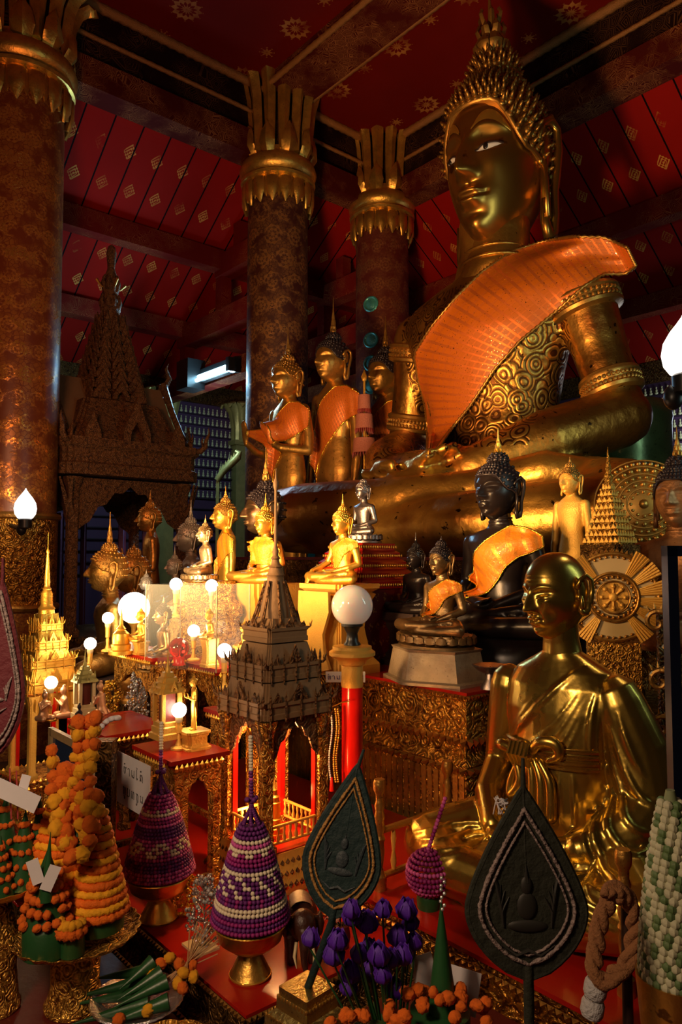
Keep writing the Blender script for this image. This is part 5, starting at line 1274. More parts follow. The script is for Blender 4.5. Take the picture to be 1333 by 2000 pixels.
pb = at(262, 1187, Y=3.75); t = thing('globe_lamp', 'big lit white globe behind the paired small gold figures', 'lamp', (pb.x, pb.y, pb.z)); m = MB(); m.ell((0, 0, 0), .078, 32, 20); obj('globe', m, GLOBE, t)
m = MB(); m.lathe([(.04, -.6), (.04, -.58), (.012, -.56), (.012, -.10), (.03, -.075)], 16); obj('stand', m, G_YEL, t); lamp('POINT', pb, 5, (1, .66, .36), .088, name='globe_light')
# fluorescent lamp on the tie beam
pf = at(418, 725, Y=8.6); d = (U2*-1).normalized(); t = thing('fluorescent_lamp', 'lit blue-white fluorescent tube in a fitting under the tie beam', 'lamp', pf, atan2(d.y, d.x))
m = MB(); m.tube([(-.36, 0, 0), (.36, 0, 0)], .022, 14); m.tube([(-.36, -.03, -.05), (.36, -.03, -.05)], .022, 14); obj('tube', m, TUBE, t)
m = MB(); m.box(-.62, .42, .03, .10, -.06, .10); m.box(-.66, -.38, -.14, .10, -.14, .22); m.box(.36, .42, -.06, .1, -.08, .08); obj('housing', m, BLACKP, t)
lamp('AREA', pf+Vector((0, -.08, -.05)), 60, (.35, .70, 1.0), .7, pf+Vector((-1.2, -1.8, -.4)), 'fluorescent_light', sy=.08)
lamp('POINT', pf+Vector((-.1, .45, -.45)), 20, (.5, .78, 1.0), .15, name='fluorescent_wall_glow')
# ---------------------------------------------------------------- tables and stands of the left group
def table(name, label, corner, w1, w2, z0, z1, topm, legm, cat='table', apron=.10, legs=True):
    """corner nearest the camera; w1 along U1, w2 along U2"""
    t = thing(name, label, cat, (corner.x, corner.y, z0), YAW); h = z1-z0   # local: x = -U2, y = U1
    m = MB(); m.box(-w2-.012, .012, -.012, w1+.012, h-.014, h); m.box(-w2, 0, 0, w1, h-.028, h-.014); obj('table_top', m, topm, t)
    m = MB(); 
    for i in range(int(w2/.018)): m.add(SPKE[0], SPKE[1], TR(-w2+.018*(i+.5), -.012, h-.024, 0, (.009, .006, .012)))
    obj('leaf_trim', m, G_BR, t); m = MB()
    for i in range(int(w1/.018)): m.add(SPKE[0], SPKE[1], TR(.012, .018*(i+.5), h-.024, 0, (.006, .009, .012)))
    obj('leaf_trim', m, G_BR, t)
    for (x, y) in ((-.025, .025), (-w2+.025, .025), (-.025, w1-.025), (-w2+.025, w1-.025)):
        m = MB(); m.sq([(.022, 0), (.022, .02), (.016, .03), (.015, h*.5), (.018, h-.03)], TR(x, y, 0)); obj('leg', m, legm, t)
    for q in range(2):
        m = MB(); L = w2 if q == 0 else w1; a_ = apron; pts = [(-L/2+.01, h-.028), (-L/2+.01, h-.03-a_*1.3)]
        for i in range(9): u = -1+i/4; pts.append((u*(L/2-.05), h-.03-a_*(.35+.6*abs(u)**1.5)-a_*.12*(i % 2)))
        pts += [(L/2-.01, h-.03-a_*1.3), (L/2-.01, h-.028)]
        m.wall(pts, -.006, .006, TR(-w2/2, .012, 0) if q == 0 else TR(-.012, w1/2, 0, pi/2)); obj('apron', m, legm, t)
    for q in range(2):
        m = MB()
        if q == 0: m.box(-w2, 0, .015, .03, .05, .07)
        else: m.box(-.03, -.015, 0, w1, .05, .07)
        obj('stretcher', m, legm, t)
    return t
c2 = at(338, 1486, Y=2.36); z2 = c2.z; T2 = table('side_table', 'small red-topped gilt table carrying the white paper sign', c2, .19, .26, .5, z2, RED, CARVF)
c1 = at(208, 1436, Y=2.68); z1_ = c1.z; T1 = table('side_table', 'dark red table with the miniature shrine behind the marigold offering', c1, .24, .34, .5, z1_, RED, CARVD)
c3 = at(425, 1306, Y=2.95); z3 = c3.z; T3 = table('side_table', 'red-topped gilt table under the glass case left of the pavilion', c3, .30, .36, .5, z3, RED, CARVF, apron=.14)
c4 = at(300, 1285, Y=3.0); z4 = c4.z; T4 = table('side_table', 'narrow carved stand under the small gold figures by the globe', c4, .16, .40, .5, z4, RED, CARVF, apron=.12)
c5 = at(402, 1374, Y=2.62); T5 = table('side_table', 'gilt table with a red top half hidden behind the pavilion columns', at(440, 1392, Y=2.66), .2, .12, .5, at(440, 1392, Y=2.66).z, RED, CARVF)
# white sign on the table front
sg = at(233, 1470, Y=2.44); sT = Matrix.Translation((c2.x, c2.y, 0)) @ RZ
def onfront(px, py):  # intersect the view ray with the table's left-front face
    n_ = -U1; o = Vector(c2)-U1*.02; r = ray(px, py); t_ = (o-Vector((0, 0, EYE))).dot(n_)/r.dot(n_); return Vector((0, 0, EYE))+r*t_
q = [sT.inverted() @ onfront(*p) for p in ((231, 1473), (295, 1489), (283, 1579), (231, 1564))]
x0 = q[0].x; x1 = q[1].x; zt_ = (q[0].z+q[1].z)/2; zb_ = q[3].z-.002
sn = thing('sign', 'white paper sign with two handwritten lines of Lao fixed to the small table', 'sign', (0, 0, 0)); sn.matrix_world = sT
m = MB(); m.box(x0, x1, -.0225, -.0205, zb_, zt_); obj('paper', m, WHITE, sn)
GL = {  # stroke glyphs in a unit box, y up
 'ho': [[(.1, .75), (.2, .9), (.32, .75), (.2, .62), (.12, .7), (.18, .3), (.35, .05), (.55, .15), (.62, .5), (.55, .8), (.72, .9), (.82, .75)]],
 'mai': [[(.15, 1.15), (.3, 1.3), (.4, 1.15), (.45, 1.3)]],
 'aa': [[(.1, .75), (.35, .92), (.6, .8), (.62, 0)]],
 'mo': [[(.1, .9), (.15, .2), (.25, .05), (.35, .2), (.25, .3)], [(.25, .1), (.75, .1)], [(.75, .95), (.75, .1), (.65, .0)]],
 'ai': [[(.2, 1.45), (.5, 1.35), (.35, 1.2), (.35, .2), (.45, 0), (.6, .1), (.5, .25)]],
 'to': [[(.1, .2), (.2, .05), (.3, .2), (.12, .5), (.2, .85), (.4, .7), (.6, .9), (.78, .6), (.78, 0)], [(.4, .7), (.4, .3), (.5, .1)]],
 'tho': [[(.15, .8), (.25, .92), (.33, .8), (.22, .7), (.22, .1), (.4, .0), (.5, .5), (.62, .9), (.8, .8), (.8, 0)]],
 'uu': [[(.2, -.15), (.45, -.1), (.5, -.45), (.65, -.5), (.7, -.15)]],
 'bo': [[(.15, .85), (.25, .95), (.3, .8), (.2, .75), (.2, .15), (.35, 0), (.7, .05), (.8, .2), (.8, .95)]],
 'ia': [[(.2, .9), (.45, .8), (.4, .3), (.5, .1), (.5, -.4), (.35, -.5), (.25, -.3)], [(.5, .9), (.7, .7), (.7, -.1)]],
 'no': [[(.15, .8), (.25, .9), (.3, .75), (.25, .1), (.5, .3), (.6, .1), (.75, .15), (.78, .95)]]}
def write(line, xa, xb, zc, hh):
    n_ = len(line); cw = (xb-xa)/n_; k = 0
    for ch_ in line:
        for st in sum([GL[c] for c in ch_.split('+')], []):
            m = MB(); m.tube([(xa+cw*(k+.05+.9*u), -.0232, zc+hh*(v-.5)) for u, v in st], .0011, 5); obj('lettering', m, BLACKP, sn, ang=170)
        k += 1
W_ = x1-x0; write(['ho+mai', 'aa', 'mo', 'ai', 'to+mai'], x0+W_*.2, x0+W_*.82, zt_-(zt_-zb_)*.30, (zt_-zb_)*.16); write(['tho+uu', 'bo', 'tho', 'ia', 'no'], x0+W_*.18, x0+W_*.84, zt_-(zt_-zb_)*.70, (zt_-zb_)*.16)
# miniature shrines
def mini(label, x, yb, yt, Y, wpx, mroof, mbody, rz=0, red=True):
    p = at(x, yb, Y=Y); h = at(x, yt, Y=Y).z-p.z; s_ = wpx/F*Y/2/1.25; t = thing('miniature_shrine', label, 'shrine', p, YAW+rz)
    m = MB(); m.sq([(s_*1.1, 0), (s_*1.1, .06*h), (s_*.95, .07*h), (s_*.95, .13*h), (s_*.85, .14*h), (s_*.85, .18*h)]); obj('base', m, mbody, t)
    for a_ in (-1, 1):
        for c_ in (-1, 1): m = MB(); m.box(a_*s_*.7-.006, a_*s_*.7+.006, c_*s_*.7-.006, c_*s_*.7+.006, .18*h, .5*h); obj('column', m, mbody, t)
    m = MB(); m.box(-s_*.45, s_*.45, -s_*.45, s_*.45, .18*h, .5*h); obj('red_core', m, DKRED, t)
    m = MB(); pr = []
    for k in range(4): r = s_*(1.15-.24*k); z = .5*h+.055*h*k; pr += [(r, z), (r*.98, z+.02*h), (r*.84, z+.05*h)]
    m.sq(pr); m.lathe([(s_*.22, .70*h), (s_*.2, .76*h), (s_*.12, .78*h), (s_*.1, .82*h), (s_*.02, .95*h), (.0005, h)], 14); obj('roof', m, mroof, t)
    for q_ in range(4):
        m = MB(); R = Matrix.Rotation(q_*pi/2, 4, 'Z'); leafpt(m, (0, -s_*1.1, .52*h), 0, s_*.25, .12*h, R); obj('gable', m, mroof, t)
    return t, p
mini('yellow miniature shrine with a needle spire on the small red table', 326, 1440, 1262, 2.52, 62, G_YEL, G_YEL)
mini('miniature shrine with a thatched-looking green-gold roof on the dark red table', 164, 1400, 1262, 2.95, 46, gold('olive_gilt', (.45, .38, .12), .5, .4, .2, (.1, .1, .03), 12, .4, 90), IVORY)
# bright standing figurine on the small table
t, p, H = fig_px('standing_figure', 'bright gold standing figurine on the small red table behind a bulb', 'abhaya', 379, 1425, 1325, 2.52, [G_BR, G_BR, G_BR], rz=radians(-10), flh=.6)
pedestal('figurine_base', 'stepped yellow base under the bright gold standing figurine', p, z2, p.z, .045, G_YEL, 'base')
# red glass ball and stand
p = at(350, 1265, Y=3.05); t = thing('glass_ball', 'shiny red glass ball beside a lit bulb', 'ornament', (p.x, p.y, z3))
m = MB(); m.ell((0, 0, p.z-z3), .042, 32, 20); obj('ball', m, REDGL, t); m = MB(); m.lathe([(.028, 0), (.022, .01), (.024, max(.02, p.z-z3-.034))], 20); obj('stand', m, REDC, t)
# throne of the pale bronze figure, carved tiers
p = at(400, 1155, Y=3.72); t = thing('throne', 'tiered carved throne behind the glass case', 'throne', (p.x, p.y, 1.06), YAW-radians(15))
b = MB(); hh = at(400, 1135, Y=3.72).z-1.06; b.sq([(.22, 0), (.22, .04), (.20, .05), (.20, .12), (.17, .14), (.15, .20), (.15, .24), (.17, .26), (.17, .30), (.13, .33), (.13, hh)]); obj('block', b, CARVF, t)
# glass case
g0 = at(385, 1285, Y=3.02); t = thing('display_case', 'clear acrylic display case around small gold figures', 'case', (g0.x, g0.y, z3), YAW+radians(18)); hc = at(385, 1141, Y=3.02).z-z3
for nm, bx in (('front_pane', (-.19, .19, -.10, -.097)), ('back_pane', (-.19, .19, .097, .10)), ('side_pane', (-.19, -.187, -.097, .097)), ('side_pane', (.187, .19, -.097, .097))):
    m = MB(); m.box(*bx, 0, hc); obj(nm, m, CLEAR, t)
for a_ in (-1, 1):
    for c_ in (-1, 1): m = MB(); m.box(a_*.19-.002, a_*.19+.002, c_*.1-.002, c_*.1+.002, 0, hc); obj('edge', m, IVORY, t)
for label, kd, x, yb, yc, Y, ms in (('small gold seated figure on a tiered stand inside the case', 'lap', 410, 1247, 1190, 3.0, [G_BR, G_BR, G_BR]), ('small gold figure at the right end of the case', 'lap', 478, 1268, 1215, 3.0, [G_BR, G_BR, G_BR]),
     ('small gold seated figure right before the lit globe', 'earth', 276, 1252, 1190, 3.12, [G_BR, G_BR, G_BR])):
    t, p, H = fig_px('seated_figurine', label, kd, x, yb, yc, Y, ms, rz=radians(-10), flh=.8, cat='figurine')
    zz = z3 if x > 300 else z4
    pedestal('figurine_base', 'tiered base of the '+label.rsplit(' ', 2)[0], p, zz, max(p.z, zz+.01), .03, G_YEL, 'base')
p = at(236, 1275, Y=3.12); t = thing('chedi', 'small bell-shaped gold stupa beside the lit globe', 'stupa', (p.x, p.y, z4))
m = MB(); m.lathe([(.05, 0), (.05, .015), (.04, .02), (.042, .04), (.035, .045), (.036, .06)], 20); obj('base', m, G_BR, t); m = MB(); m.lathe([(.036, .06), (.034, .085), (.018, .10), (.02, .105), (.008, .12), (.006, .15), (.001, .19)], 20); obj('bell', m, G_BR, t)
# kneeling worshipper figurines
def kneel(label, x, yb, hpx, Y, mt, rz):
    p = at(x, yb, Y=Y); h = hpx/F*Y; t = thing('kneeling_figurine', label, 'figurine', p, rz, None, h)
    b = MB(); b.limb([(-.16, .12, .1), (-.18, -.2, .1)], [.1, .09], 10); b.limb([(.16, .12, .1), (.18, -.2, .1)], [.1, .09], 10)
    b.loft([(.08, 0, .05, .2, .18), (.3, 0, .03, .15, .12), (.5, 0, .0, .18, .12), (.62, 0, 0, .17, .1), (.68, 0, 0, .06, .05), (.74, 0, 0, .05, .05)], 16); b.ell((0, -.02, .84), (.09, .10, .12)); b.ell((0, .0, .98), (.05, .05, .05))
    for s in (-1, 1): b.limb([(s*.19, 0, .58), (s*.2, -.08, .4), (s*.02, -.2, .55)], [.05, .045, .035], 8)
    obj('body', fuse(b, .02, 1), mt, t, ang=175, fix=False)
COP = gold('copper_pink_gilt', (.80, .45, .25), .4, .7, .15, (.3, .12, .05), 10, .2)
kneel('kneeling copper-gold figurine left of the bulb on the dark red table', 86, 1408, 58, 2.9, COP, radians(60)); kneel('kneeling copper-gold figurine right of that bulb', 124, 1402, 62, 2.98, COP, radians(-60)); kneel('kneeling copper figurine right of the miniature shrine', 196, 1400, 68, 2.9, COP, radians(-100))
kneel('small dark elephant-like kneeling figurine before the miniature shrine', 155, 1415, 40, 2.78, DKHAIR, radians(-40))
# ---------------------------------------------------------------- offerings and things in front
def lump(b, c, r, seed=0, n=12, m=8, mi=0, sq=.8):
    rnd = random.Random(seed); rows = []
    for i in range(m+1):
        t = pi*min(max(i/m, .01), .99); rows.append([(c[0]+r*k*sin(t)*cos(a), c[1]+r*k*sin(t)*sin(a), c[2]-r*sq*k*cos(t)) for a, k in [(2*pi*j/n, 1+rnd.uniform(-.17, .14)) for j in range(n)]])
    b.grid(rows, None, mi, True, True)
lm = MB(); lump(lm, (0, 0, 0), 1, 3, 22, 14); BALL = mesh(lm, 'marigold', 170)
def ball(par, p, r, mat, name='marigold'):
    o = bpy.data.objects.new(name, BALL); COL.objects.link(o)
    if not BALL.materials: BALL.materials.append(None)
    o.material_slots[0].link = 'OBJECT'; o.material_slots[0].material = mat; o.parent = par
    o.location = p; o.scale = (r, r, r); o.rotation_euler = (random.random()*3, random.random()*3, random.random()*6); return o
def flower_ring(par, c, R, r, mat, seed=0, arc=2*pi, a0=0, tilt=0, sy=1):
    rnd = random.Random(seed); n = max(14, int(arc*R/(r*.42))); pts = []; 
    for i in range(n): a = a0+arc*i/n; pts.append((R*cos(a), R*sin(a)*sy, rnd.uniform(-.15, .15)*r))
    m = MB(); m.tube(pts, [r*rnd.uniform(.82, 1.15) for _ in pts], 9, TR(*c, 0, 1, rx=tilt), closed=arc > 6.2); return obj('flower_ring', m, mat, par, ang=170)
def foot_tray(name, label, p, R, h, mat, scal=18, deep=.02, cat='tray', foot=.5, amp=.05):
    t = thing(name, label, cat, p); m = MB()
    m.lathe([(R*foot, 0), (R*foot*1.02, .01), (R*foot*.92, .02), (R*foot*.80, h*.3), (R*foot*.82, h*.62), (R*foot*.55, h*.80), (R*foot*.6, h-deep)], 36); obj('foot', m, CARVF, t)
    m = MB(); fl = lambda a, z: 1+(amp*abs(sin(a*scal/2)) if z > h-deep*.6 else 0)
    m.lathe([(R*.5, h-deep), (R*.85, h-deep*.9), (R*.98, h-deep*.3), (R*1.04, h+deep*.25), (R*1.02, h+deep*.28), (R*.95, h-deep*.2), (R*.82, h-deep*.75), (.001, h-deep*.8)], 108, fl=fl); obj('scalloped_dish', m, mat, t)
    return t
def leaf_cone(par, p, q, r, mat=None, name='leaf_cone'):
    m = MB(); p, q = Vector(p), Vector(q); n = 10; pts = [p.lerp(q, i/n) for i in range(n+1)]
    m.tube(pts, [max(.0008, r*(1-i/n)) for i in range(n+1)], 12)
    d = (q-p).normalized(); s_ = d.orthogonal().normalized()*r*.8; m.tube([p+s_, p.lerp(q, .5)+s_*.5, q], [r*.12, r*.08, .0005], 5); return obj(name, m, mat or GREEN, par)
# marigold offering on a footed gold tray
pm = at(146, 1962, z=.452); TH = .185; tm = foot_tray('footed_tray', 'gold footed tray with a scalloped rim holding the marigold offering', pm, .150, TH, CARVF, 22)
mo = thing('marigold_offering', 'striped orange and yellow marigold cones with tall marigold strands on the gold tray', 'flower offering', Vector(pm)+Vector((0, 0, TH-.012)))
def cone_of(par, c, R, H, n, r, tilt=0, seed=0, sy=1):
    m = MB(); m.lathe([(R*.94, -.035), (R*.97, 0), (R*.90, .01), (.012, H*.97), (.001, H)], 28, TR(*c)); obj('leaf_core', m, GREEN, par)
    for i in range(n):
        u = i/n; flower_ring(par, (c[0], c[1], c[2]+.012+H*.93*u), R*(1-u*.86), r*(1-.25*u), MAR_O if i % 2 == 0 else MAR_Y, seed+i)
cone_of(mo, (-.066, .03, .09), .088, .27, 14, .0125, seed=5)
cone_of(mo, (.055, .0, .055), .070, .28, 14, .0115, seed=40)
m = MB(); m.lathe([(.062, 0), (.064, .08), (.001, .09)], 28, TR(-.062, .03, 0)); obj('leaf_cylinder', m, GREEN, mo)
m = MB(); m.lathe([(.055, 0), (.056, .065), (.052, .07), (.04, .10), (.02, .2), (.001, .25)], 28, TR(-.045, -.085, 0)); obj('leaf_cylinder', m, GREEN, mo)
for k in range(5):
    z = .085+.028*k; R = .056-.006*k
    for j in range(9):
        a = -pi+pi*j/8; 
        if (j+k) % 4 != 3: ball(mo, (-.045+R*cos(a), -.085+R*sin(a), z+random.uniform(-.004, .004)), .0115, MAR_O)
for j in range(7): a = -pi+j*.5; ball(mo, (.022+.030*cos(a), -.100+.028*sin(a), .062), .014, MAR_O); ball(mo, (.022+.026*cos(a), -.10+.024*sin(a), .080), .013, MAR_Y)
m = MB(); m.lathe([(.030, 0), (.03, .05), (.001, .055)], 18, TR(.022, -.09, 0)); obj('leaf_cylinder', m, GREEN, mo)
leaf_cone(mo, (-.035, -.12, .14), (-.03, -.11, .30), .018); leaf_cone(mo, (.03, -.06, .22), (.008, -.05, .30), .018)
for (x, z, a_) in ((-.055, .215, -.3), (-.018, .20, .4)):
    m = MB(); m.box(-.014, .014, -.0006, .0006, -.03, .03); obj('paper_note', m, WHITE, mo, T=TR(x, -.135, z, .3, 1, ry=a_))
rnd = random.Random(11)
def strand(pts, r, par=mo, pat=(0, 1, 0, 1)):
    r = r*1.22
    L = [Vector(p) for p in pts]; tot = sum((L[i+1]-L[i]).length for i in range(len(L)-1)); n = int(tot/(r*1.45))
    for k in range(n+1):
        d = tot*k/max(1, n); i = 0
        while i < len(L)-2 and d > (L[i+1]-L[i]).length: d -= (L[i+1]-L[i]).length; i += 1
        p = L[i].lerp(L[i+1], min(1, d/(L[i+1]-L[i]).length)); ball(par, p+Vector((rnd.uniform(-.006, .006), rnd.uniform(-.006, .006), rnd.uniform(-.003, .003))), r*rnd.uniform(.78, 1.15), MAR_Y if pat[k % len(pat)] else MAR_O)
strand([(-.005, .0, .54), (-.005, -.01, .44), (.0, -.03, .34), (.02, -.05, .25)], .0165, pat=(0, 1, 0, 1))
strand([(.018, .01, .54), (.014, -.0, .46), (.012, -.03, .36), (.035, -.06, .27)], .0165, pat=(0, 1, 0, 1, 1))
strand([(.044, -.0, .55), (.040, -.02, .46), (.038, -.05, .36), (.052, -.07, .25)], .0165, pat=(0, 1, 0, 1, 1, 0))
strand([(-.072, -.0, .47), (-.070, -.01, .42), (-.05, -.04, .36), (-.015, -.08, .27)], .0165, pat=(0, 1, 0, 0, 1, 1, 1))
strand([(-.035, -.01, .42), (-.025, -.04, .34), (.0, -.08, .26)], .0165, pat=(0, 0, 1, 0)); strand([(-.05, -.03, .345), (-.03, -.06, .29), (.02, -.09, .235)], .017, pat=(0, 1, 1, 0)); strand([(.06, -.03, .36), (.06, -.06, .30), (.045, -.09, .235)], .0165, pat=(0, 1, 0))
# beaded purple flower cones in gold bowls
def bead_cone(b, R, H, rows, pat, top=.22, ex=.85, bead=None):
    for i in range(rows):
        u = i/rows; z = H*u; rr = R*(top+(1-top)*(1-u**1.0)**ex); s_ = bead or H/rows*.60; n = max(6, int(2*pi*rr/(s_*1.75)))
        for j in range(n):
            a = 2*pi*(j+.5*(i % 2))/n; mi = pat(i, j, n, a); c = (rr*cos(a), rr*sin(a), z)
            b.add([(c[0]+s_*x, c[1]+s_*y, c[2]+s_*z_) for x, y, z_ in BD[0]], BD[1], None, mi)
_b = MB(); _b.ell((0, 0, 0), (1, 1, .95), 7, 5); BD = (_b.v, _b.f)
def pat1(i, j, n, a):   # 0 purple 1 magenta 2 cream 3 deep
    if i < 3: return 1 if (j+i) % 3 else 0
    if i < 6: return 3 if (j % 4) else 0
    if i < 12:
        k = (j % 7); cx, cy = 3, 8.5; d = sqrt((k-cx)**2+(i-cy)**2)
        if d < .8: return 0
        if d < 2.4: return 2
        return 1 if (i+j) % 2 else 0
    if i < 15: return 3
    if i < 18: return 1 if (i % 2) else 0
    if i < 20: return 2 if (i == 18 or j % 3 == 0) else 1
    return 1 if (i+j) % 3 == 0 else 0
def pat2(i, j, n, a):
    if i < 4: return 3 if (i % 2) else 0
    if i < 6: return 2
    if i < 8: return 3 if (j+i) % 3 else 0
    if i < 13:
        k = j % 4; return 2 if (k == (i % 2)*2 or k == 1+(i % 2)*1) else 3
    if i < 15: return 2 if i == 13 else 3
    if i < 17: return 0
    if i < 19: return 2 if (i == 18 or j % 4 < 2) else 0
    if i < 21: return 2 if i == 20 else 1
    return 3
def purple_cone(lbl_c, lbl_b, x, yb, Yz, bowlh, R, H, pat, strand_h, lean=(0, 0), tint=0):
    p = at(x, yb, z=Yz); t = thing('offering_bowl', lbl_b, 'bowl', p)
    m = MB(); m.lathe([(R*.52, 0), (R*.54, .008), (R*.50, .014), (R*.34, bowlh*.35), (R*.26, bowlh*.45), (R*.30, bowlh*.50), (R*.55, bowlh*.56), (R*.82, bowlh*.72), (R*.90, bowlh*.95), (R*.94, bowlh), (R*.90, bowlh*1.0), (.001, bowlh*.93)], 48); obj('body', m, G_BR if tint == 0 else G_BIG, t)
    m = MB(); m.torus(R*.92, .003, TR(0, 0, bowlh), 40, 6); obj('rim', m, G_BR, t); m = MB(); m.torus(R*.53, .003, TR(0, 0, .006), 40, 6); obj('foot_ring', m, G_BR, t)
    c = thing('flower_cone', lbl_c, 'flower offering', p+Vector((0, 0, bowlh*1.0+.004)), random.random())
    m = MB(); m.lathe([(R*.93, 0), (R*.99, .01), (R*.66, H*.55), (R*.22, H), (.001, H)], 24); obj('core', m, FL_D, c)
    m = MB(); bead_cone(m, R, H, 24, pat, ex=.72); m.v = [(x_*1.0, y_, z_+.012) for x_, y_, z_ in m.v]; obj('flower_beads', m, [FL_P, FL_M, FL_W, FL_D], c, ang=170, fix=False)
    m = MB(); k = 0; z = H+.01
    for i in range(9):
        rr = R*.22*(1-i/9)
        for j in range(6): a = j*pi/3+i; m.add([(rr*cos(a)+.0055*x_, rr*sin(a)+.0055*y_, z+i*.005+.0055*z_) for x_, y_, z_ in BD[0]], BD[1], None, 3)
    z += .045; n = int((strand_h-.045)/.0085)
    for i in range(n):
        u = i/n; mi = 2 if u > .48 else (1 if .34 < u < .4 else 3); s_ = .0072
        m.add([(lean[0]*u+s_*x_, lean[1]*u+s_*y_, z+.0085*i+s_*.8*z_) for x_, y_, z_ in BD[0]], BD[1], None, mi)
    for d in ((1, 0), (-1, 0), (0, -1)): m.add([(d[0]*.013+.008*x_, d[1]*.013+.008*y_, z+.016+.008*z_) for x_, y_, z_ in BD[0]], BD[1], None, 3)
    obj('bead_strand', m, [FL_P, FL_M, FL_W, FL_D], c, ang=170, fix=False)
purple_cone('magenta and cream beaded flower cone with daisy pattern, nearer the paper sign', 'gold footed bowl under the magenta flower cone', 310, 1793, .5, .130, .105, .235, pat1, .22)
purple_cone('deep purple and white beaded flower cone in front of the central pavilion', 'gold footed bowl under the deep purple flower cone', 489, 1905, .5, .135, .101, .245, pat2, .235, lean=(-.004, 0), tint=1)
# purple ball on a green leaf stand
p = at(838, 1772, z=.562); t = thing('flower_ball', 'small purple and pink flower ball on a green leaf cup before the golden monk', 'flower offering', p)
m = MB(); m.lathe([(.034, 0), (.036, .03), (.030, .045), (.001, .046)], 20); obj('leaf_cup', m, GREEN, t)
m = MB()
for i in range(13):
    th = pi*(i+.5)/13; rr = .064*sin(th); n = max(1, int(2*pi*rr/.0115))
    for j in range(n):
        a = 2*pi*(j+.5*(i % 2))/n; mi = 1 if (i in (7, 3) or (i in (2, 4) and j % 4 == 0)) else 0
        m.add([(rr*cos(a)+.0068*x_, rr*sin(a)+.0068*y_, .10-.064*cos(th)+.0068*z_) for x_, y_, z_ in BD[0]], BD[1], None, mi)
for i in range(15): m.add([(.0+.055*i/15+.0072*x_, .0072*y_, .168+.0105*i+.0072*z_) for x_, y_, z_ in BD[0]], BD[1], None, 1 if (i//3) % 2 == 0 else 0)
obj('flower_beads', m, [FL_P, FL_M], t, ang=170, fix=False)
# leaf-shaped ceremonial fans
def drop(w_, h, n=48, pw=1.0):     # outline with a pointed top
    pts = []
    for i in range(n):
        a = 2*pi*i/n; x = sin(a); y = -cos(a); 
        yy = (y+1)/2; wd = (1-yy)**.5*yy**.42*1.95 if 0 < yy < 1 else 0
        pts.append((math.copysign(min(1.0, wd)*w_*1.0, x) if 0 < yy < 1 else 0, h*(yy**1.0)))
    return pts
def teardrop(w_, h, n=24):
    """widest a third of the way up, drawn to a point on top, rounded below"""
    L = []
    for i in range(n+1):
        u = i/n
        if u < .36: x = w_*sin(pi/2*(u/.36))**.62
        else: k = (u-.36)/.64; x = w_*(cos(pi/2*k)**1.15*(1-.12*sin(pi*k)))
        L.append((x, h*u))
    return [(-x, z) for x, z in L]+[(x, z) for x, z in L[::-1][1:-1]]
def fan(name, label, tip, bottom, hw, Y, Yb, handle_to, stemtip, mat, braid, rz=0, inner=.80, matp=None):
    pb = at(*bottom, Y=Yb); pt = at(*tip, Y=Y); ax = (pt-pb); L = ax.length; z = ax.normalized(); yv = Vector((sin(rz), cos(rz), 0)); x = yv.cross(z).normalized()*1; yv = z.cross(x)
    Mx = Matrix((x, yv, z)).transposed().to_4x4(); w_ = hw/F*(Y+Yb)/2
    t = thing(name, label, 'fan', pb); t.matrix_world = Matrix.Translation(pb) @ Mx
    m = MB(); m.wall(teardrop(w_, L), -.004, .004); obj('fan_blade', m, mat, t)
    m = MB(); o = [Vector((a, 0, b)) for a, b in teardrop(w_, L)]; m.tube(o, .005, 6, closed=True); obj('edge_piping', m, mat, t)
    for s_, r in ((inner, .0035), (inner-.11, .0022)):
        pts = [Vector((a*s_, -.006, L*.40+(b-L*.40)*s_)) for a, b in teardrop(w_, L)]; m = MB(); n = len(pts); R2 = []
        for i in range(n):
            for k in range(4): R2.append(pts[i].lerp(pts[(i+1) % n], k/4))
        rr_ = random.Random(3); m.tube(R2, [r*rr_.uniform(.75, 1.25) for _ in R2], 6, closed=True); obj('braid_border', m, braid, t, ang=170)
    # embroidered motif: seated figure between sprays, low relief
    m = MB(); c = L*.38; mm = matp or mat
    m.ell((0, -.005, c+.030), (w_*.10, .004, w_*.15), 12, 8); m.ell((0, -.005, c-.002), (w_*.17, .004, w_*.22), 12, 8); m.ell((0, -.005, c-w_*.33), (w_*.34, .004, w_*.10), 14, 8); m.lathe([(w_*.05, 0), (.0005, w_*.28)], 6, TR(0, -.005, c+w_*.35))
    for s_ in (-1, 1):
        for k in range(5): m.tube([(s_*w_*.40, -.005, c-w_*.35), (s_*w_*(.42+.02*k), -.006, c-w_*.1+.1*k*w_), (s_*w_*(.30+.07*k), -.005, c+w_*(.12+.1*k))], [.002, .003, .0008], 5)
    m.tube([(-w_*.45, -.005, c-w_*.62), (-w_*.2, -.006, c-w_*.78), (0, -.006, c-w_*.70), (w_*.2, -.006, c-w_*.78), (w_*.45, -.005, c-w_*.62)], [.001, .003, .004, .003, .001], 5); obj('embroidered_motif', m, mm, t)
    iv = t.matrix_world.inverted(); h0 = iv @ handle_to; st = iv @ at(*stemtip, Y=Y)
    m = MB(); m.tube([h0, Vector((0, 0, -.01)), Vector((0, 0, .03))], [.0085, .0085, .008], 12); m.tube([Vector((0, 0, .02)), Vector((0, .0, L*.96)), st], [.004, .005, .003], 8); obj('handle', m, mat, t)
    return t
sb = RM(.03, -.25, .449); zt_s = at(600, 1925, Y=1.70); 
FH = Vector((zt_s.x, 1.70, zt_s.z)); sbx = Vector((FH.x, FH.y, .449))
t = thing('fan_stand', 'stepped gold metal stand holding the teal fan', 'stand', sbx, YAW+radians(6)); hs_ = FH.z-.449
m = MB(); pr = []
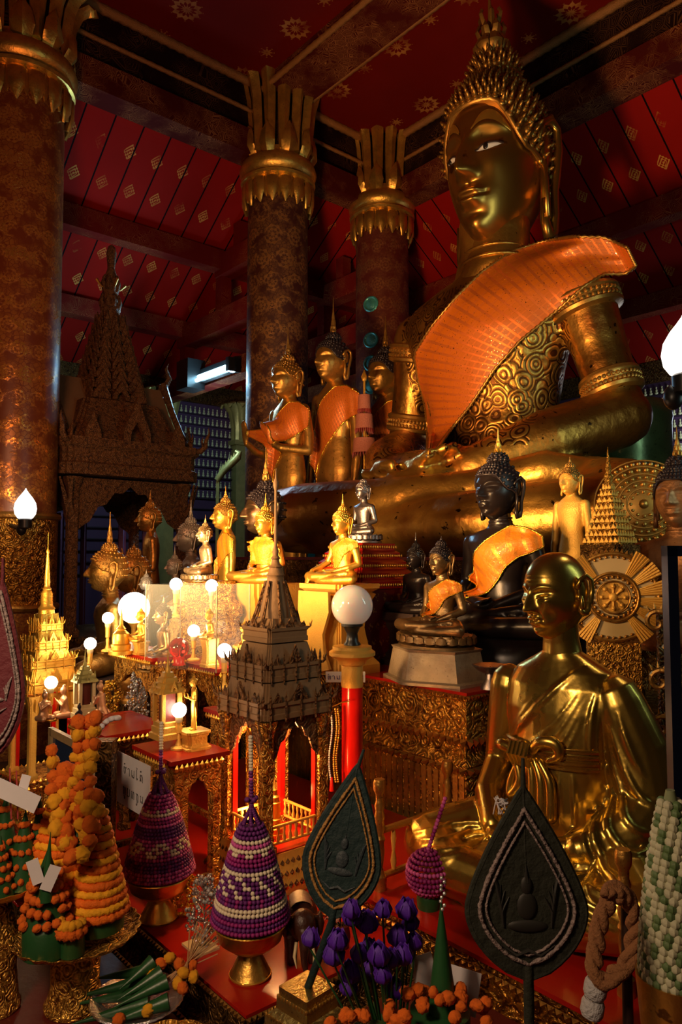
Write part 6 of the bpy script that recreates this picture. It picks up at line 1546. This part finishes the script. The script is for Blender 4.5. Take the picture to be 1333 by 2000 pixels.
for k in range(5): r = .125-.019*k; z = hs_*k/5.2; pr += [(r, z), (r*.99, z+hs_*.10), (r*.90, z+hs_*.14)]
pr += [(.045, hs_*.93), (.045, hs_)]; m.sq(pr, notch=.02); obj('steps', m, gold('brassy_gold', (.72, .58, .20), .32, .95, .3, (.15, .1, .03), 14, .3, 90), t)
m = MB()
for k in range(5):
    r = .125-.019*k; z = hs_*k/5.2+hs_*.12
    for q_ in range(4):
        R = Matrix.Rotation(q_*pi/2, 4, 'Z'); n = int(2*r/.009)
        for i in range(n): m.ell((-r+(i+.5)*2*r/n, -r*.955, z), (.0035, .003, .0055), 5, 4, R)
obj('beading', m, G_OLD, t)
fan('ceremonial_fan', 'dark teal leaf-shaped fan with a brown braid border on the stepped gold stand', (700, 1492), (650, 1792), 72, 1.66, 1.62, FH+Vector((0, 0, -.01)), (711, 1464), DKTEAL, BRAID, rz=.12, inner=.84, matp=plain('dim_teal_thread', (.035, .05, .06), .6, .1, .5, 90))
fan('ceremonial_fan', 'large near-black leaf-shaped fan with double grey braid in front of the golden monk', (1022, 1535), (1033, 1912), 112, 1.28, 1.25, Vector((at(1033, 1912, Y=1.25).x, 1.25, .449)), (1022, 1481), DKOLIVE, SILB, inner=.80, matp=plain('dark_thread', (.014, .013, .010), .6))
m = MB(); bp = Vector((at(1033, 1912, Y=1.25).x, 1.25, .449)); m.lathe([(.07, 0), (.07, .012), (.03, .02), (.012, .06)], 24); tag(obj('stand', m, G_OLD, T=Matrix.Translation(bp)), 'round foot of the near-black fan below the picture edge', 'base')
fan('ceremonial_fan', 'maroon and white braided fan cut by the left edge', (6, 1135), (-15, 1480), 52, 1.5, 1.5, Vector((at(-14, 1480, Y=1.5).x, 1.5, .45)), (6, 1090), plain('maroon_cloth', (.10, .008, .015), .7, 0, .4, 80), SILB, inner=.90, matp=SILB)
# carved elephant
p = at(590, 1880, z=.5); t = thing('elephant_figurine', 'dark carved wooden elephant with pale tusks beside the purple flower cone', 'figurine', p, radians(8), None, .165)
b = MB(); b.ell((0, .25, .62), (.30, .42, .32), 20, 14); b.ell((0, -.20, .70), (.22, .22, .25), 18, 12)
for x, y in ((-.17, -.0), (.17, -.0), (-.17, .5), (.17, .5)): b.limb([(x, y, .5), (x, y, .04)], [.12, .09], 12)
b.limb([(0, -.36, .66), (0, -.46, .45), (0, -.46, .22), (.03, -.50, .08)], [.10, .08, .055, .04], 12)
for s in (-1, 1): b.limb([(s*.2, -.16, .80), (s*.33, -.08, .66), (s*.28, -.06, .48)], [.04, .05, .03], 10); b.ell((s*.29, -.10, .66), (.06, .11, .20), 12, 8)
obj('body', fuse(b, .022, 2), plain('dark_carved_wood', (.05, .016, .010), .35, 0, .2, 30), t, ang=175, fix=False)
for s in (-1, 1):
    m = MB(); m.tube([(s*.12, -.34, .50), (s*.16, -.46, .34), (s*.13, -.54, .2)], [.03, .026, .006], 8); obj('tusk', m, IVORY, t)
m = MB(); rows = [[Vector((.235*sin(a)*(1.0), y, .68+.25*cos(a))) for a in [-.9+1.8*j/10 for j in range(11)]] for y in (.05, .25, .48)]; m.grid([[q+Vector((0, 0, .03)) for q in r] for r in rows]); obj('saddle_cloth', m, GREYM, t)
# tinsel trees
def tinsel(label, x, yb, z, h, r, n, cols, seed, cat='ornament', name='bead_tree'):
    p = at(x, yb, z=z); t = thing(name, label, cat, p); rn = random.Random(seed)
    ms = [MB() for _ in cols]; tw = MB(); tw.tube([(0, 0, 0), (.004, 0, h)], [.003, .001], 5)
    for i in range(n):
        u = rn.random()**.8; a = rn.random()*2*pi; R = r*(.35+.65*sin(pi*min(1, u*.95+.05)))*rn.uniform(.5, 1); c = (R*cos(a), R*sin(a), h*u); k = rn.randrange(len(cols))
        ms[k].ell(c, rn.uniform(.0035, .0065), 7, 5)
        if i % 3 == 0: tw.tube([(0, 0, max(0, c[2]-.03)), c], [.0012, .0008], 4)
    obj('twigs', tw, cols[0], t)
    for mm, c in zip(ms, cols): obj('beads', mm, c, t, ang=170)
    return t
m = MB(); p = at(392, 1850, z=.5); m.box(-.045, .045, -.035, .035, 0, .006); tag(obj('coaster', m, IVORY, T=Matrix.Translation(p) @ Matrix.Rotation(YAW, 4, 'Z')), 'pale square card under the silver bead tree', 'card')
tinsel('silver bead tree between the two purple flower cones', 398, 1846, .507, .19, .055, 260, [TINS_S, CRYS], 2)
tinsel('gold bead tree beside the magenta flower cone', 358, 1790, .5, .17, .040, 200, [TINS_G, TINS_G], 4)
tinsel('string of iridescent crystal beads left of the yellow miniature shrine', 266, 1448, .82, .29, .050, 330, [CRYS, TINS_S], 6)
tinsel('heap of gold bead strings left of the crystal beads', 214, 1420, .86, .20, .045, 240, [TINS_G, G_BR], 8)
tinsel('dim silver beads on the edge of the table behind the marigold tray', 228, 1740, .5, .08, .035, 60, [TINS_S], 9)
for lb, x, zz in (('stand under the crystal bead string', 262, .82), ('stand under the gold bead strings', 212, .86)):
    p = at(x, 1448 if x > 250 else 1420, z=zz); pedestal('pedestal', 'dark '+lb, p, .5, zz, .026, CARVD)
# silver dish of leaf cones, incense and marigolds
p = at(268, 1985, z=.452); t = thing('silver_dish', 'silver fluted dish under the leaf cones and incense sticks', 'dish', p)
m = MB(); m.lathe([(.05, 0), (.055, .01), (.09, .025), (.115, .045), (.112, .049), (.08, .033), (.001, .03)], 72, fl=lambda a, z: 1+.02*abs(sin(a*18))); obj('body', m, TINS_S, t)
lc = thing('leaf_offering', 'folded green leaf cones with incense sticks and marigolds in the silver dish', 'flower offering', p+Vector((0, 0, .035)))
for i, (a, L, dx, dy, dz) in enumerate(((3.25, .19, .02, .02, .04), (3.1, .20, .03, -.01, .03), (2.9, .17, .03, .03, .06), (3.4, .20, .04, -.04, .02), (3.9, .13, .06, .0, .07), (3.7, .14, .08, -.02, .06), (4.1, .12, .03, .03, .08), (3.55, .17, .09, -.05, .03))):
    p0 = Vector((dx, dy, dz)); leaf_cone(lc, p0, p0+Vector((cos(a)*L, sin(a)*L*.6, -.035)), .020)
for i, (x, y, z) in enumerate(((.02, .03, .07), (.035, .01, .06), (.05, .03, .075), (.07, .04, .085), (.10, .02, .08), (.115, .0, .07), (.13, .03, .075), (.105, -.02, .055), (.12, -.03, .05), (.045, -.07, .02), (-.02, -.09, .01), (.14, -.0, .06))): ball(lc, (x, y, z), .0155, MAR_O if i % 2 == 0 else MAR_Y)
for i in range(13):
    a = .15+.12*i; x = .05+.006*i; m = MB(); m.tube([(x, .0, .05), (x+.16*cos(a)*.9, .05+.02*(i % 3), .075+.10*sin(a)*(1-.02*i))], .0016, 5); obj('incense_stick', m, plain('stick_wood', (.45, .24, .10), .6), lc)
# big gold dish at the bottom edge
p = at(345, 2100, z=.452); p = Vector((-.345, 1.50, .452)); foot_tray('gold_dish', 'gilt dish with a scalloped rim cut by the bottom edge of the picture', p, .125, .155, CARVF, 16, .03, 'dish')
# left edge cones with papers
p = at(20, 1735, Y=1.95); p.z = max(p.z, .46); t0 = foot_tray('footed_tray', 'gold footed tray at the left edge under the green leaf cones', (p.x-.03, p.y, .452), .12, p.z-.452+.02, G_BR, 20)
t = thing('leaf_cones', 'cluster of green leaf cones with rows of small orange flowers at the left edge', 'flower offering', (p.x-.03, p.y, p.z+.01))
for i, (x, y, h, r) in enumerate(((-.06, .0, .20, .05), (.0, .02, .23, .055), (.06, .0, .19, .05), (.02, -.05, .14, .045), (-.04, -.06, .13, .045), (.085, .03, .22, .04))):
    leaf_cone(t, (x, y, 0), (x+.005, y, h), r)
    for k in range(5):
        for j in range(6):
            a = -pi+j*pi/5+k*.3; R = r*(1-(.12+.17*k)); ball(t, (x+R*cos(a), y+R*sin(a), h*(.12+.17*k)), .0085, MAR_O)
m = MB(); m.box(-.075, .075, -.001, .001, -.022, .022); tag(obj('paper_slip', m, WHITE, T=Matrix.Translation(at(20, 1548, Y=1.86)) @ Matrix.Rotation(radians(24), 4, 'Y')), 'white paper slip tucked over the leaf cones at the left edge', 'paper')
m = MB(); m.box(-.012, .012, -.001, .001, -.025, .025); tag(obj('folded_note', m, WHITE, T=Matrix.Translation(at(47, 1533, Y=1.9)) @ Matrix.Rotation(.25, 4, 'Y')), 'small folded white note standing behind the long paper slip', 'paper')
for k, (x, yy) in enumerate(((22, 1520), (35, 1525))):
    m = MB(); q = at(x, 1600, Y=1.9); m.tube([q, at(x-3, yy-20, Y=1.93)], .002, 5); tag(obj('incense_stick', m, plain('stick_red', (.35, .03, .03), .6)), 'thin incense stick standing in the left-edge leaf cones', 'incense', 'incense sticks in the left-edge leaf cones')
m = MB(); p = at(15, 1765, z=.452); m.box(-.03, .03, -.02, .02, 0, .035); m.box(-.032, .032, -.022, .022, .035, .042); tag(obj('foil_box', m, TINS_S, T=Matrix.Translation(p) @ Matrix.Rotation(.4, 4, 'Z')), 'small silver foil box on the dark cloth at the left edge', 'box')
# framed picture behind marigolds
p = at(188, 1600, Y=2.3); q = at(190, 1455, Y=2.3); t = thing('picture_frame', 'leaning pale wooden picture frame behind the marigold strands', 'picture frame', (p.x, p.y, .5), YAW); h = q.z-.5
m = MB(); W_ = .17
for bx in ((-W_, W_, 0, .025), (-W_, W_, h-.025, h)): m.box(bx[0], bx[1], -.008, .008, bx[2], bx[3])
for s in (-1, 1): m.box(s*W_-.0125, s*W_+.0125, -.008, .008, 0, h)
obj('frame', m, gold('pale_frame_wood', (.50, .34, .16), .5, .3, .2, (.2, .12, .05), 12, .3), t); m = MB(); m.box(-W_, W_, .0, .004, .01, h-.01); obj('picture', m, plain('dark_blue_print', (.02, .035, .08), .2), t)
t.location.x -= .12; t.location.y += .10
# garland white and red
gr_ = thing('garland', 'white and red flower garland lying beside the dark red table', 'garland', at(205, 1425, Y=2.5)); o_p = Vector(gr_.location)
m = MB(); n = MB()
for i in range(34):
    u = i/33; c = at(183+50*u, 1442-40*u-12*sin(pi*u), Y=2.5+.02*sin(i))-o_p; (m if (i % 7) < 5 else n).ell(c, (.010, .010, .009), 8, 6)
obj('white_flowers', m, WHITE, gr_, ang=170); obj('red_flowers', n, REDP, gr_, ang=170)
m = MB(); q = at(207, 1440, Y=2.53); m.box(-.03, .03, -.03, .03, .5, q.z-.008, Matrix.Translation((q.x, q.y, 0))); tag(obj('garland_stand', m, CARVD), 'dark gilt block under the white and red garland', 'block')
# bird ornament
p = at(256, 1305, Y=3.3); t = thing('bird_figurine', 'white bird figurine with an orange beak above the crystal beads', 'figurine', p, 0, None, 1.3); 
m = MB(); m.limb([(0, 0, .0), (.0, 0, .03), (.004, 0, .055), (.0, 0, .078)], [.008, .012, .013, .010], 10); m.limb([(.0, 0, .078), (-.006, 0, .086)], [.009, .007], 8); obj('body', m, WHITE, t, ang=170)
m = MB(); m.tube([(-.008, 0, .085), (-.016, 0, .075), (-.017, 0, .055)], [.005, .004, .001], 6); obj('beak', m, MAR_O, t)
p2_ = thing('bronze_head', 'small bronze head-shaped vessel under the white bird', 'vessel', (p.x-.005, p.y, p.z-.150), 0, None, 1.27); m = MB(); m.ell((0, 0, .075), (.038, .038, .042), 20, 14); m.lathe([(.03, 0), (.03, .01), (.015, .025), (.02, .04)], 20); obj('body', m, G_OLD, p2_)
pedestal('pedestal', 'dark gilt post under the bronze head-shaped vessel', p, .5, p.z-.150, .045, CARVD)
# tulips
tb = thing('tulip_bouquet', 'bouquet of dark violet silk tulips in front of the teal fan stand', 'flowers', (.10, 1.46, .452))
m = MB(); m.lathe([(.035, 0), (.05, .03), (.045, .08), (.03, .12), (.036, .14), (.030, .139), (.001, .05)], 28); obj('vase', m, SILVER, tb)
tul = MB(); 
for j in range(6):
    a = j*pi/3; o_ = .0 if j % 2 else .12
    leafring(tul, 1, [(.10, 0), (.42+o_*.3, .25), (.52+o_*.3, .62), (.36, 1.0), (.20+o_, 1.28)], [.12, .36, .42, .30, .03], .03, a, None, 0, 8)
TUL = mesh(tul, 'bloom', 170); fixn(TUL); TUL.materials.append(None)
for i, (x, y, ln) in enumerate(((629, 1762, 0), (688, 1808, 0), (714, 1822, -.2), (748, 1792, 0), (716, 1818, 0), (793, 1795, .1), (804, 1818, 0), (658, 1855, -.2), (654, 1886, -.1), (700, 1880, .1), (722, 1873, 0), (777, 1850, .1), (812, 1855, .3), (606, 1852, -.5), (742, 1885, 0), (765, 1890, .1), (790, 1885, .2), (686, 1920, 0), (680, 1945, -.1), (771, 1950, .1), (725, 1915, 0), (750, 1920, 0))):
    if i == 0: x, y = 688, 1795
    q = at(x, y, Y=1.36+.02*(i % 7)); loc = q-Vector(tb.location); fo = thing  # stems run down into the vase
    m = MB(); m.tube([Vector((.01*cos(i), .01*sin(i), .12)), Vector((loc.x*.55, loc.y*.5, .12+(loc.z-.12)*.55)), loc], [.0022, .0022, .002], 6); stem = obj('stem', m, GREEN, tb)
    o = bpy.data.objects.new('tulip_bloom', TUL); COL.objects.link(o); o.material_slots[0].link = 'OBJECT'; o.material_slots[0].material = TULIP; o.parent = stem; o.location = loc; s = .030*(1+.1*((i*7) % 3-1)); o.scale = (s, s, s*.95); o.rotation_euler = (.1*((i % 3)-1), ln*.6, i*1.3)
for a in (.3, 1.8, 3.2, 4.4, 5.6):
    m = MB(); leafring(m, 1, [(.01, .12), (.05, .17), (.09, .21), (.14, .22)], [.005, .012, .012, .001], .0015, a); obj('leaf', m, GREEN, tb)
# marigold bunch with leaf cone and papers at the bottom right
q = at(860, 1985, Y=1.40); mbq = thing('marigold_bunch', 'small orange marigolds round a tall dark green leaf cone at the bottom edge', 'flower offering', (q.x, q.y, .452)); hz_ = q.z-.452
m = MB(); m.lathe([(.05, 0), (.06, .05), (.055, hz_+.01), (.001, hz_+.012)], 24); obj('leaf_cup', m, GREEN, mbq)
leaf_cone(mbq, (.005, .0, hz_), (.005, .01, hz_+.205), .030)
m = MB(); 
for i in range(9): m.ell((.006+.004*sin(i*2), -.0, hz_+.19+.007*i), .0035, 7, 5)
obj('crystal_tip', m, CRYS, mbq)
rr = random.Random(5)
for i in range(34):
    a = rr.random()*2*pi; R = .085*sqrt(rr.random()); ball(mbq, (R*cos(a)*1.15-.01, R*sin(a)*.8-.02, hz_+.02+.035*(1-(R/.085)**2)+rr.uniform(-.01, .01)), rr.uniform(.010, .014), MAR_O)
for k, (x, y, w_, h, rz, ry) in enumerate(((830, 1905, .022, .040, .2, -.2), (905, 1935, .030, .042, -.3, .15))):
    m = MB(); m.box(-w_, w_, -.0006, .0006, -h, h); obj('paper_note', m, WHITE, mbq, T=Matrix.Translation(at(x, y, Y=1.47)-Vector((q.x, q.y, .452))) @ Matrix.Rotation(rz, 4, 'Z') @ Matrix.Rotation(ry, 4, 'Y'))
q2 = at(725, 1985, Y=1.40)
mc = thing('marigold_bunch', 'small orange marigolds below the violet tulips', 'flower offering', (q2.x, q2.y-.04, .452)); m = MB(); m.lathe([(.04, 0), (.045, q2.z-.46), (.001, q2.z-.455)], 20); obj('leaf_cup', m, GREEN, mc)
for i in range(16): a = rr.random()*2*pi; R = .06*sqrt(rr.random()); ball(mc, (R*cos(a)*1.4, R*sin(a)*.6, q2.z-.452+rr.uniform(-.01, .015)), rr.uniform(.009, .013), MAR_O)
# orange and pink silk flowers behind the teal fan handle
q = at(668, 1850, z=.5); ob = thing('silk_flowers', 'bunch of orange, pink and cream silk flowers behind the teal fan handle', 'flowers', q)
m = MB(); m.lathe([(.02, 0), (.025, .03), (.02, .06), (.001, .061)], 16); obj('pot', m, DKRED, ob)
cols = [plain('coral_silk', (.75, .12, .04), .7), plain('pink_silk', (.75, .32, .22), .7), plain('orange_silk', (.85, .28, .02), .7)]
for i in range(16):
    c = Vector((rr.uniform(-.05, .07), rr.uniform(-.03, .03), .07+rr.uniform(-.0, .12))); m = MB(); leafring(m, 5, [(.002, 0), (.010, .012), (.017, .018), (.020, .014)], [.003, .009, .008, .001], .001, i, Matrix.Translation(c) @ Matrix.Rotation(rr.uniform(-1.2, 1.2), 4, 'X') @ Matrix.Rotation(rr.uniform(-1, 1), 4, 'Y')); obj('flower', m, cols[i % 3], ob)
    m = MB(); m.tube([(0, 0, .05), c], .0012, 4); obj('stem', m, GREEN, ob)
# prayer beads on the lamp post
pb_ = thing('prayer_beads', 'strings of pearl and amber beads with a red tassel hanging by the red post', 'beads', at(652, 1400, Y=2.9)); op = Vector(pb_.location)
for k, (x, mt) in enumerate(((646, WHITE), (655, G_YEL), (660, G_BR))):
    m = MB()
    for i in range(34): m.ell(at(x+3*sin(i*.2), 1385+i*4.3, Y=2.90)-op, .0042, 7, 5)
    obj('bead_string', m, mt, pb_, ang=170)
m = MB(); m.tube([at(650, 1380, Y=2.9)-op, at(668, 1372, Y=2.9)-op, at(683, 1370, Y=2.90)-op], .002, 6); obj('loop', m, G_BR, pb_)
m = MB(); m.tube([at(648, 1518, Y=2.9)-op, at(648, 1545, Y=2.9)-op], [.005, .009], 8); obj('tassel', m, REDC, pb_)
# wheel plaque
pw = at(1197, 1166, Y=2.95); R0 = 97/F*2.95; t = thing('wheel_plaque', 'carved gold wheel plaque with radiating rays behind the monk statue', 'plaque', pw, radians(-12)); RX = Matrix.Rotation(pi/2, 4, 'X')
m = MB(); m.lathe([(R0*.86, -.012), (R0*.86, .012), (.001, .012)], 48, RX); obj('cream_disc', m, IVORY, t)
m = MB(); m.torus(R0*.86, R0*.045, RX @ TR(0, 0, .01), 64, 8); m.torus(R0*.48, R0*.03, RX @ TR(0, 0, .02), 48, 8); m.torus(R0*.32, R0*.018, RX @ TR(0, 0, .024), 40, 8); m.torus(R0*.44, R0*.03, RX @ TR(0, 0, .014), 40, 8)
for i in range(44): a = 2*pi*i/44; m.ell((R0*.80*cos(a), -.016, R0*.80*sin(a)), R0*.028, 8, 6)
for i in range(24): a = 2*pi*i/24; m.ell((R0*.40*cos(a), -.018, R0*.40*sin(a)), (R0*.035, .008, R0*.035), 8, 6)
obj('rings', m, G_OLD, t)
m = MB(); m.lathe([(R0*.3, .01), (R0*.3, .014), (.001, .014)], 32, RX)
for i in range(8): a = pi/4*i; m.tube([(0, -.02, 0), (R0*.27*cos(a), -.02, R0*.27*sin(a))], [R0*.02, R0*.035], 6); m.ell((R0*.22*cos(a), -.022, R0*.22*sin(a)), R0*.045, 8, 6)
m.ell((0, -.022, 0), (R0*.09, .01, R0*.09), 14, 8); obj('wheel', m, G_YEL, t)
m = MB()
for i in range(60): a = 2*pi*i/60; m.wall([(R0*.88*cos(a-.045), R0*.88*sin(a-.045)), (R0*.97*cos(a), R0*.97*sin(a)), (R0*.88*cos(a+.045), R0*.88*sin(a+.045))], -.008, .008)
obj('toothed_edge', m, G_OLD, t)
for a in (-150, 132, 55, 35, 12, -8, -28, -52, 112, -125):
    if a in (112,): continue
    m = MB(); ar = radians(a)
    for k in range(-2, 3): m.tube([(R0*.52*cos(ar+k*.05), -.018, R0*.52*sin(ar+k*.05)), (R0*1.02*cos(ar+k*.062), -.022, R0*1.02*sin(ar+k*.062))], [R0*.02, R0*.034], 5)
    obj('ray', m, G_YEL, t)
m = MB(); hb_ = pw.z-.952; m.box(-.10, .10, -.02, .03, -hb_, -R0*.9); m.box(-.04, .04, 0, .03, -R0, -R0*.4); obj('stand', m, CARVF, t)
# tiered wooden crown
pc = at(1192, 1064, Y=3.25); t = thing('crown_sculpture', 'pale carved tiered crown ending in a needle above the wheel plaque', 'crown', (pc.x, pc.y, pc.z), YAW)
hcr = at(1188, 872, Y=3.25).z-pc.z; wcr = 47/F*3.25*.78; m = MB(); pr = []
for k in range(9): r = wcr*(1-.095*k); z = hcr*.068*k; pr += [(r*.92, z), (r, z+hcr*.02), (r*.98, z+hcr*.045), (r*.86, z+hcr*.06)]
pr += [(wcr*.16, hcr*.64), (wcr*.2, hcr*.68), (wcr*.10, hcr*.74), (wcr*.13, hcr*.78), (wcr*.06, hcr*.86), (.0005, hcr)]; m.sq(pr, notch=.15); obj('tiers', m, CARVF, t)
m = MB()
for k in range(9):
    r = wcr*(1-.095*k); z = hcr*.068*k+hcr*.03
    for q_ in range(4):
        R = Matrix.Rotation(q_*pi/2, 4, 'Z'); n = max(3, int(2*r/.02))
        for i in range(n): leafpt(m, (-r+(i+.5)*2*r/n, -r*1.0, z-hcr*.01), 0, r/n*.9, hcr*.05, R, False)
obj('leaf_rows', m, G_YEL, t)
pedestal('pedestal', 'dark stand lifting the tiered crown', pc, .952, pc.z, .10, CARVD)
# twisted naga ornaments at the right
for k, (x, y) in enumerate(((1283, 1215), (1290, 1330), (1292, 1420), (1296, 1540))):
    q = at(x, y, Y=2.45); r_ = .045; t = thing('curled_ornament', ('topmost', 'second from top', 'third from top', 'lowest')[k]+' gilt curled naga ornament on the gold post at the right', 'ornament', q, radians(-20))
    m = MB(); pts = [(r_*(1-i/20)*cos(i*.42), -.01, r_*(1-i/20)*sin(i*.42)) for i in range(19)]; m.tube(pts, [.010-.0003*i for i in range(19)], 7)
    m.tube([(r_, -.01, 0), (r_*1.1, -.01, -.05), (r_*.4, -.01, -.085)], [.010, .012, .008], 7)
    for i in range(6): m.lathe([(.006, 0), (.0005, .02)], 5, TR(r_*cos(i*.42), -.01, r_*sin(i*.42), 0, 1, ry=pi/2-i*.42))
    obj('coil', m, G_OLD, t)
q = at(1300, 1300, Y=2.49); m = MB(); m.box(-.022, .022, -.01, .012, .452, at(1300, 1190, Y=2.49).z, Matrix.Translation((q.x, q.y, 0))); tag(obj('gold_post', m, CARVD), 'dark carved gold post behind the curled ornaments at the right', 'post')
# glass pane frame at the right edge
q = at(1325, 1700, Y=1.75); zt_ = at(1325, 1066, Y=1.75).z; t = thing('case_frame', 'dark blue metal corner of a display case at the right edge', 'case', (q.x, q.y, 0), radians(8))
m = MB(); m.box(-.012, .014, -.012, .014, .452, zt_); obj('upright', m, plain('dark_blue_metal', (.012, .018, .05), .3, .5), t); m = MB(); m.box(-.012, .5, -.012, .014, zt_-.025, zt_); obj('top_rail', m, plain('dark_blue_metal', (.012, .018, .05), .3, .5), t)
m = MB(); m.box(-.012, .5, -.012, .014, .452, .47); obj('bottom_rail', m, BLACKP, t)
# green and white woven cone on a gold bowl
q = at(1322, 1990, Y=1.38); t = thing('offering_bowl', 'dim gold bowl under the woven green cone at the right edge', 'bowl', (q.x, q.y, .452)); zb_ = at(1322, 1905, Y=1.38).z-.452
m = MB(); m.lathe([(.05, 0), (.05, .01), (.025, zb_*.4), (.03, zb_*.5), (.06, zb_*.75), (.068, zb_*1.0), (.001, zb_*.96)], 40); obj('body', m, G_BIG, t)
t = thing('woven_cone', 'woven white and green leaf cone standing in a bowl at the right edge', 'flower offering', (q.x, q.y, .452+zb_+.002)); H_ = at(1330, 1545, Y=1.38).z-.452-zb_
m = MB(); m.lathe([(.050, 0), (.053, .04), (.043, H_*.5), (.008, H_)], 24); obj('core', m, plain('woven_core', (.20, .24, .12), .7), t); m = MB(); m2_ = MB()
for i in range(26):
    z = H_*i/27; r = .056-.044*(i/27)**1.6; n = max(6, int(2*pi*r/.014))
    for j in range(n):
        a = 2*pi*(j+.5*(i % 2))/n; (m2_ if (i+j) % 3 == 0 else m).add([(r*cos(a)+.009*x_, r*sin(a)+.009*y_, z+.010*z_) for x_, y_, z_ in BD[0]], BD[1])
obj('pale_leaf_folds', m, plain('pale_leaf_fold', (.50, .50, .34), .7, 0, .3), t, fix=False); obj('green_leaf_folds', m2_, plain('mid_green_leaf', (.10, .17, .06), .6, 0, .3), t, fix=False)
# rope looped on a post
q = at(1222, 1900, Y=1.66); t = thing('rope', 'thick twisted tan rope draped over the turned post at the lower right', 'rope', at(1195, 1800, Y=1.62)); op = Vector(t.location)
PTS = [(1212, 1745), (1190, 1760), (1172, 1800), (1165, 1850), (1160, 1890), (1175, 1920), (1200, 1905), (1228, 1880), (1240, 1830), (1240, 1790), (1225, 1750), (1205, 1735), (1188, 1745)]
C_ = []
for i in range(len(PTS)*8): C_.append(at(*lerpl(PTS, i/(len(PTS)*8-1)), Y=1.62+.015*sin(i*.1))-op)
for s in range(3):
    m = MB(); pts = []
    for i, c in enumerate(C_): a = i*.32+s*2*pi/3; pts.append(c+Vector((.009*cos(a), .009*sin(a), .009*sin(a)*.6)))
    m.tube(pts, .0105, 7); obj('strand', m, plain('tan_rope', (.30, .13, .05), .9, 0, .8, 120), t, ang=170)
for k, (y, c) in enumerate(((1930, 0), (1968, 0))):
    m = MB(); m.lathe([(.020, -.018), (.024, -.01), (.024, .01), (.020, .018)], 20); obj('white_binding', m, plain('white_twine', (.55, .55, .58), .9, 0, .8, 150), t, T=Matrix.Translation(at(1164 if k == 0 else 1158, y, Y=1.62)-op) @ Matrix.Rotation(.2, 4, 'Y'))
m = MB(); m.lathe([(.03, 0), (.03, .02), (.012, .03), (.010, at(1222, 1750, Y=1.66).z-.452)], 16); tag(obj('rope_stand', m, DARK, T=Matrix.Translation((at(1222, 1750, Y=1.66).x, 1.66, .452))), 'dark short stand inside the loop of tan rope', 'stand')
# silver offering dish on the altar and white strings in the monk's lap
q = at(962, 1330, z=1.062) if False else at(958, 1332, Y=3.05); q.z = 1.062; t = thing('silver_dish', 'small tarnished footed dish on the altar behind the monk\'s shoulder', 'dish', (q.x, q.y, q.z))
m = MB(); m.lathe([(.04, 0), (.038, .01), (.02, .04), (.016, .06), (.05, .075), (.07, .095), (.068, .097), (.001, .08)], 32, fl=lambda a, z: 1+(.08*abs(sin(a*4)) if z > .07 else 0)); obj('body', m, SILVER, t)
ws = thing('string_bundle', 'loose white blessing strings lying in the golden monk\'s lap', 'strings', at(978, 1562, Y=2.12)); rr = random.Random(9)
for i in range(9):
    m = MB(); pts = [Vector((rr.uniform(-.02, .02), rr.uniform(-.03, .0), rr.uniform(-.012, .012))) for _ in range(4)]; pts.append(Vector((rr.uniform(-.03, .03), -.03, -.03))); m.tube(pts, .0018, 5); obj('string', m, WHITE, ws, ang=170)
m = MB(); p = at(648, 1305, Y=3.2); t = thing('small_sign', 'small white card with blue lettering half hidden behind the gold lamp cap', 'sign', (p.x+.06, p.y, 1.063)); m.box(-.085, .085, -.002, .002, 0, .045); obj('card', m, WHITE, t)
BLUEI = plain('blue_ink', (.02, .04, .30), .6); k = 0
for ch_ in ('tho+mai', 'aa', 'mo', 'ho', 'no', 'bo', 'aa', 'mo'):
    for st in sum([GL[c] for c in ch_.split('+')], []): m = MB(); m.tube([(-.08+.02*(k+.05+.9*u), -.003, .012+.018*v) for u, v in st], .0011, 5); obj('lettering', m, BLUEI, t, ang=170)
    k += 1
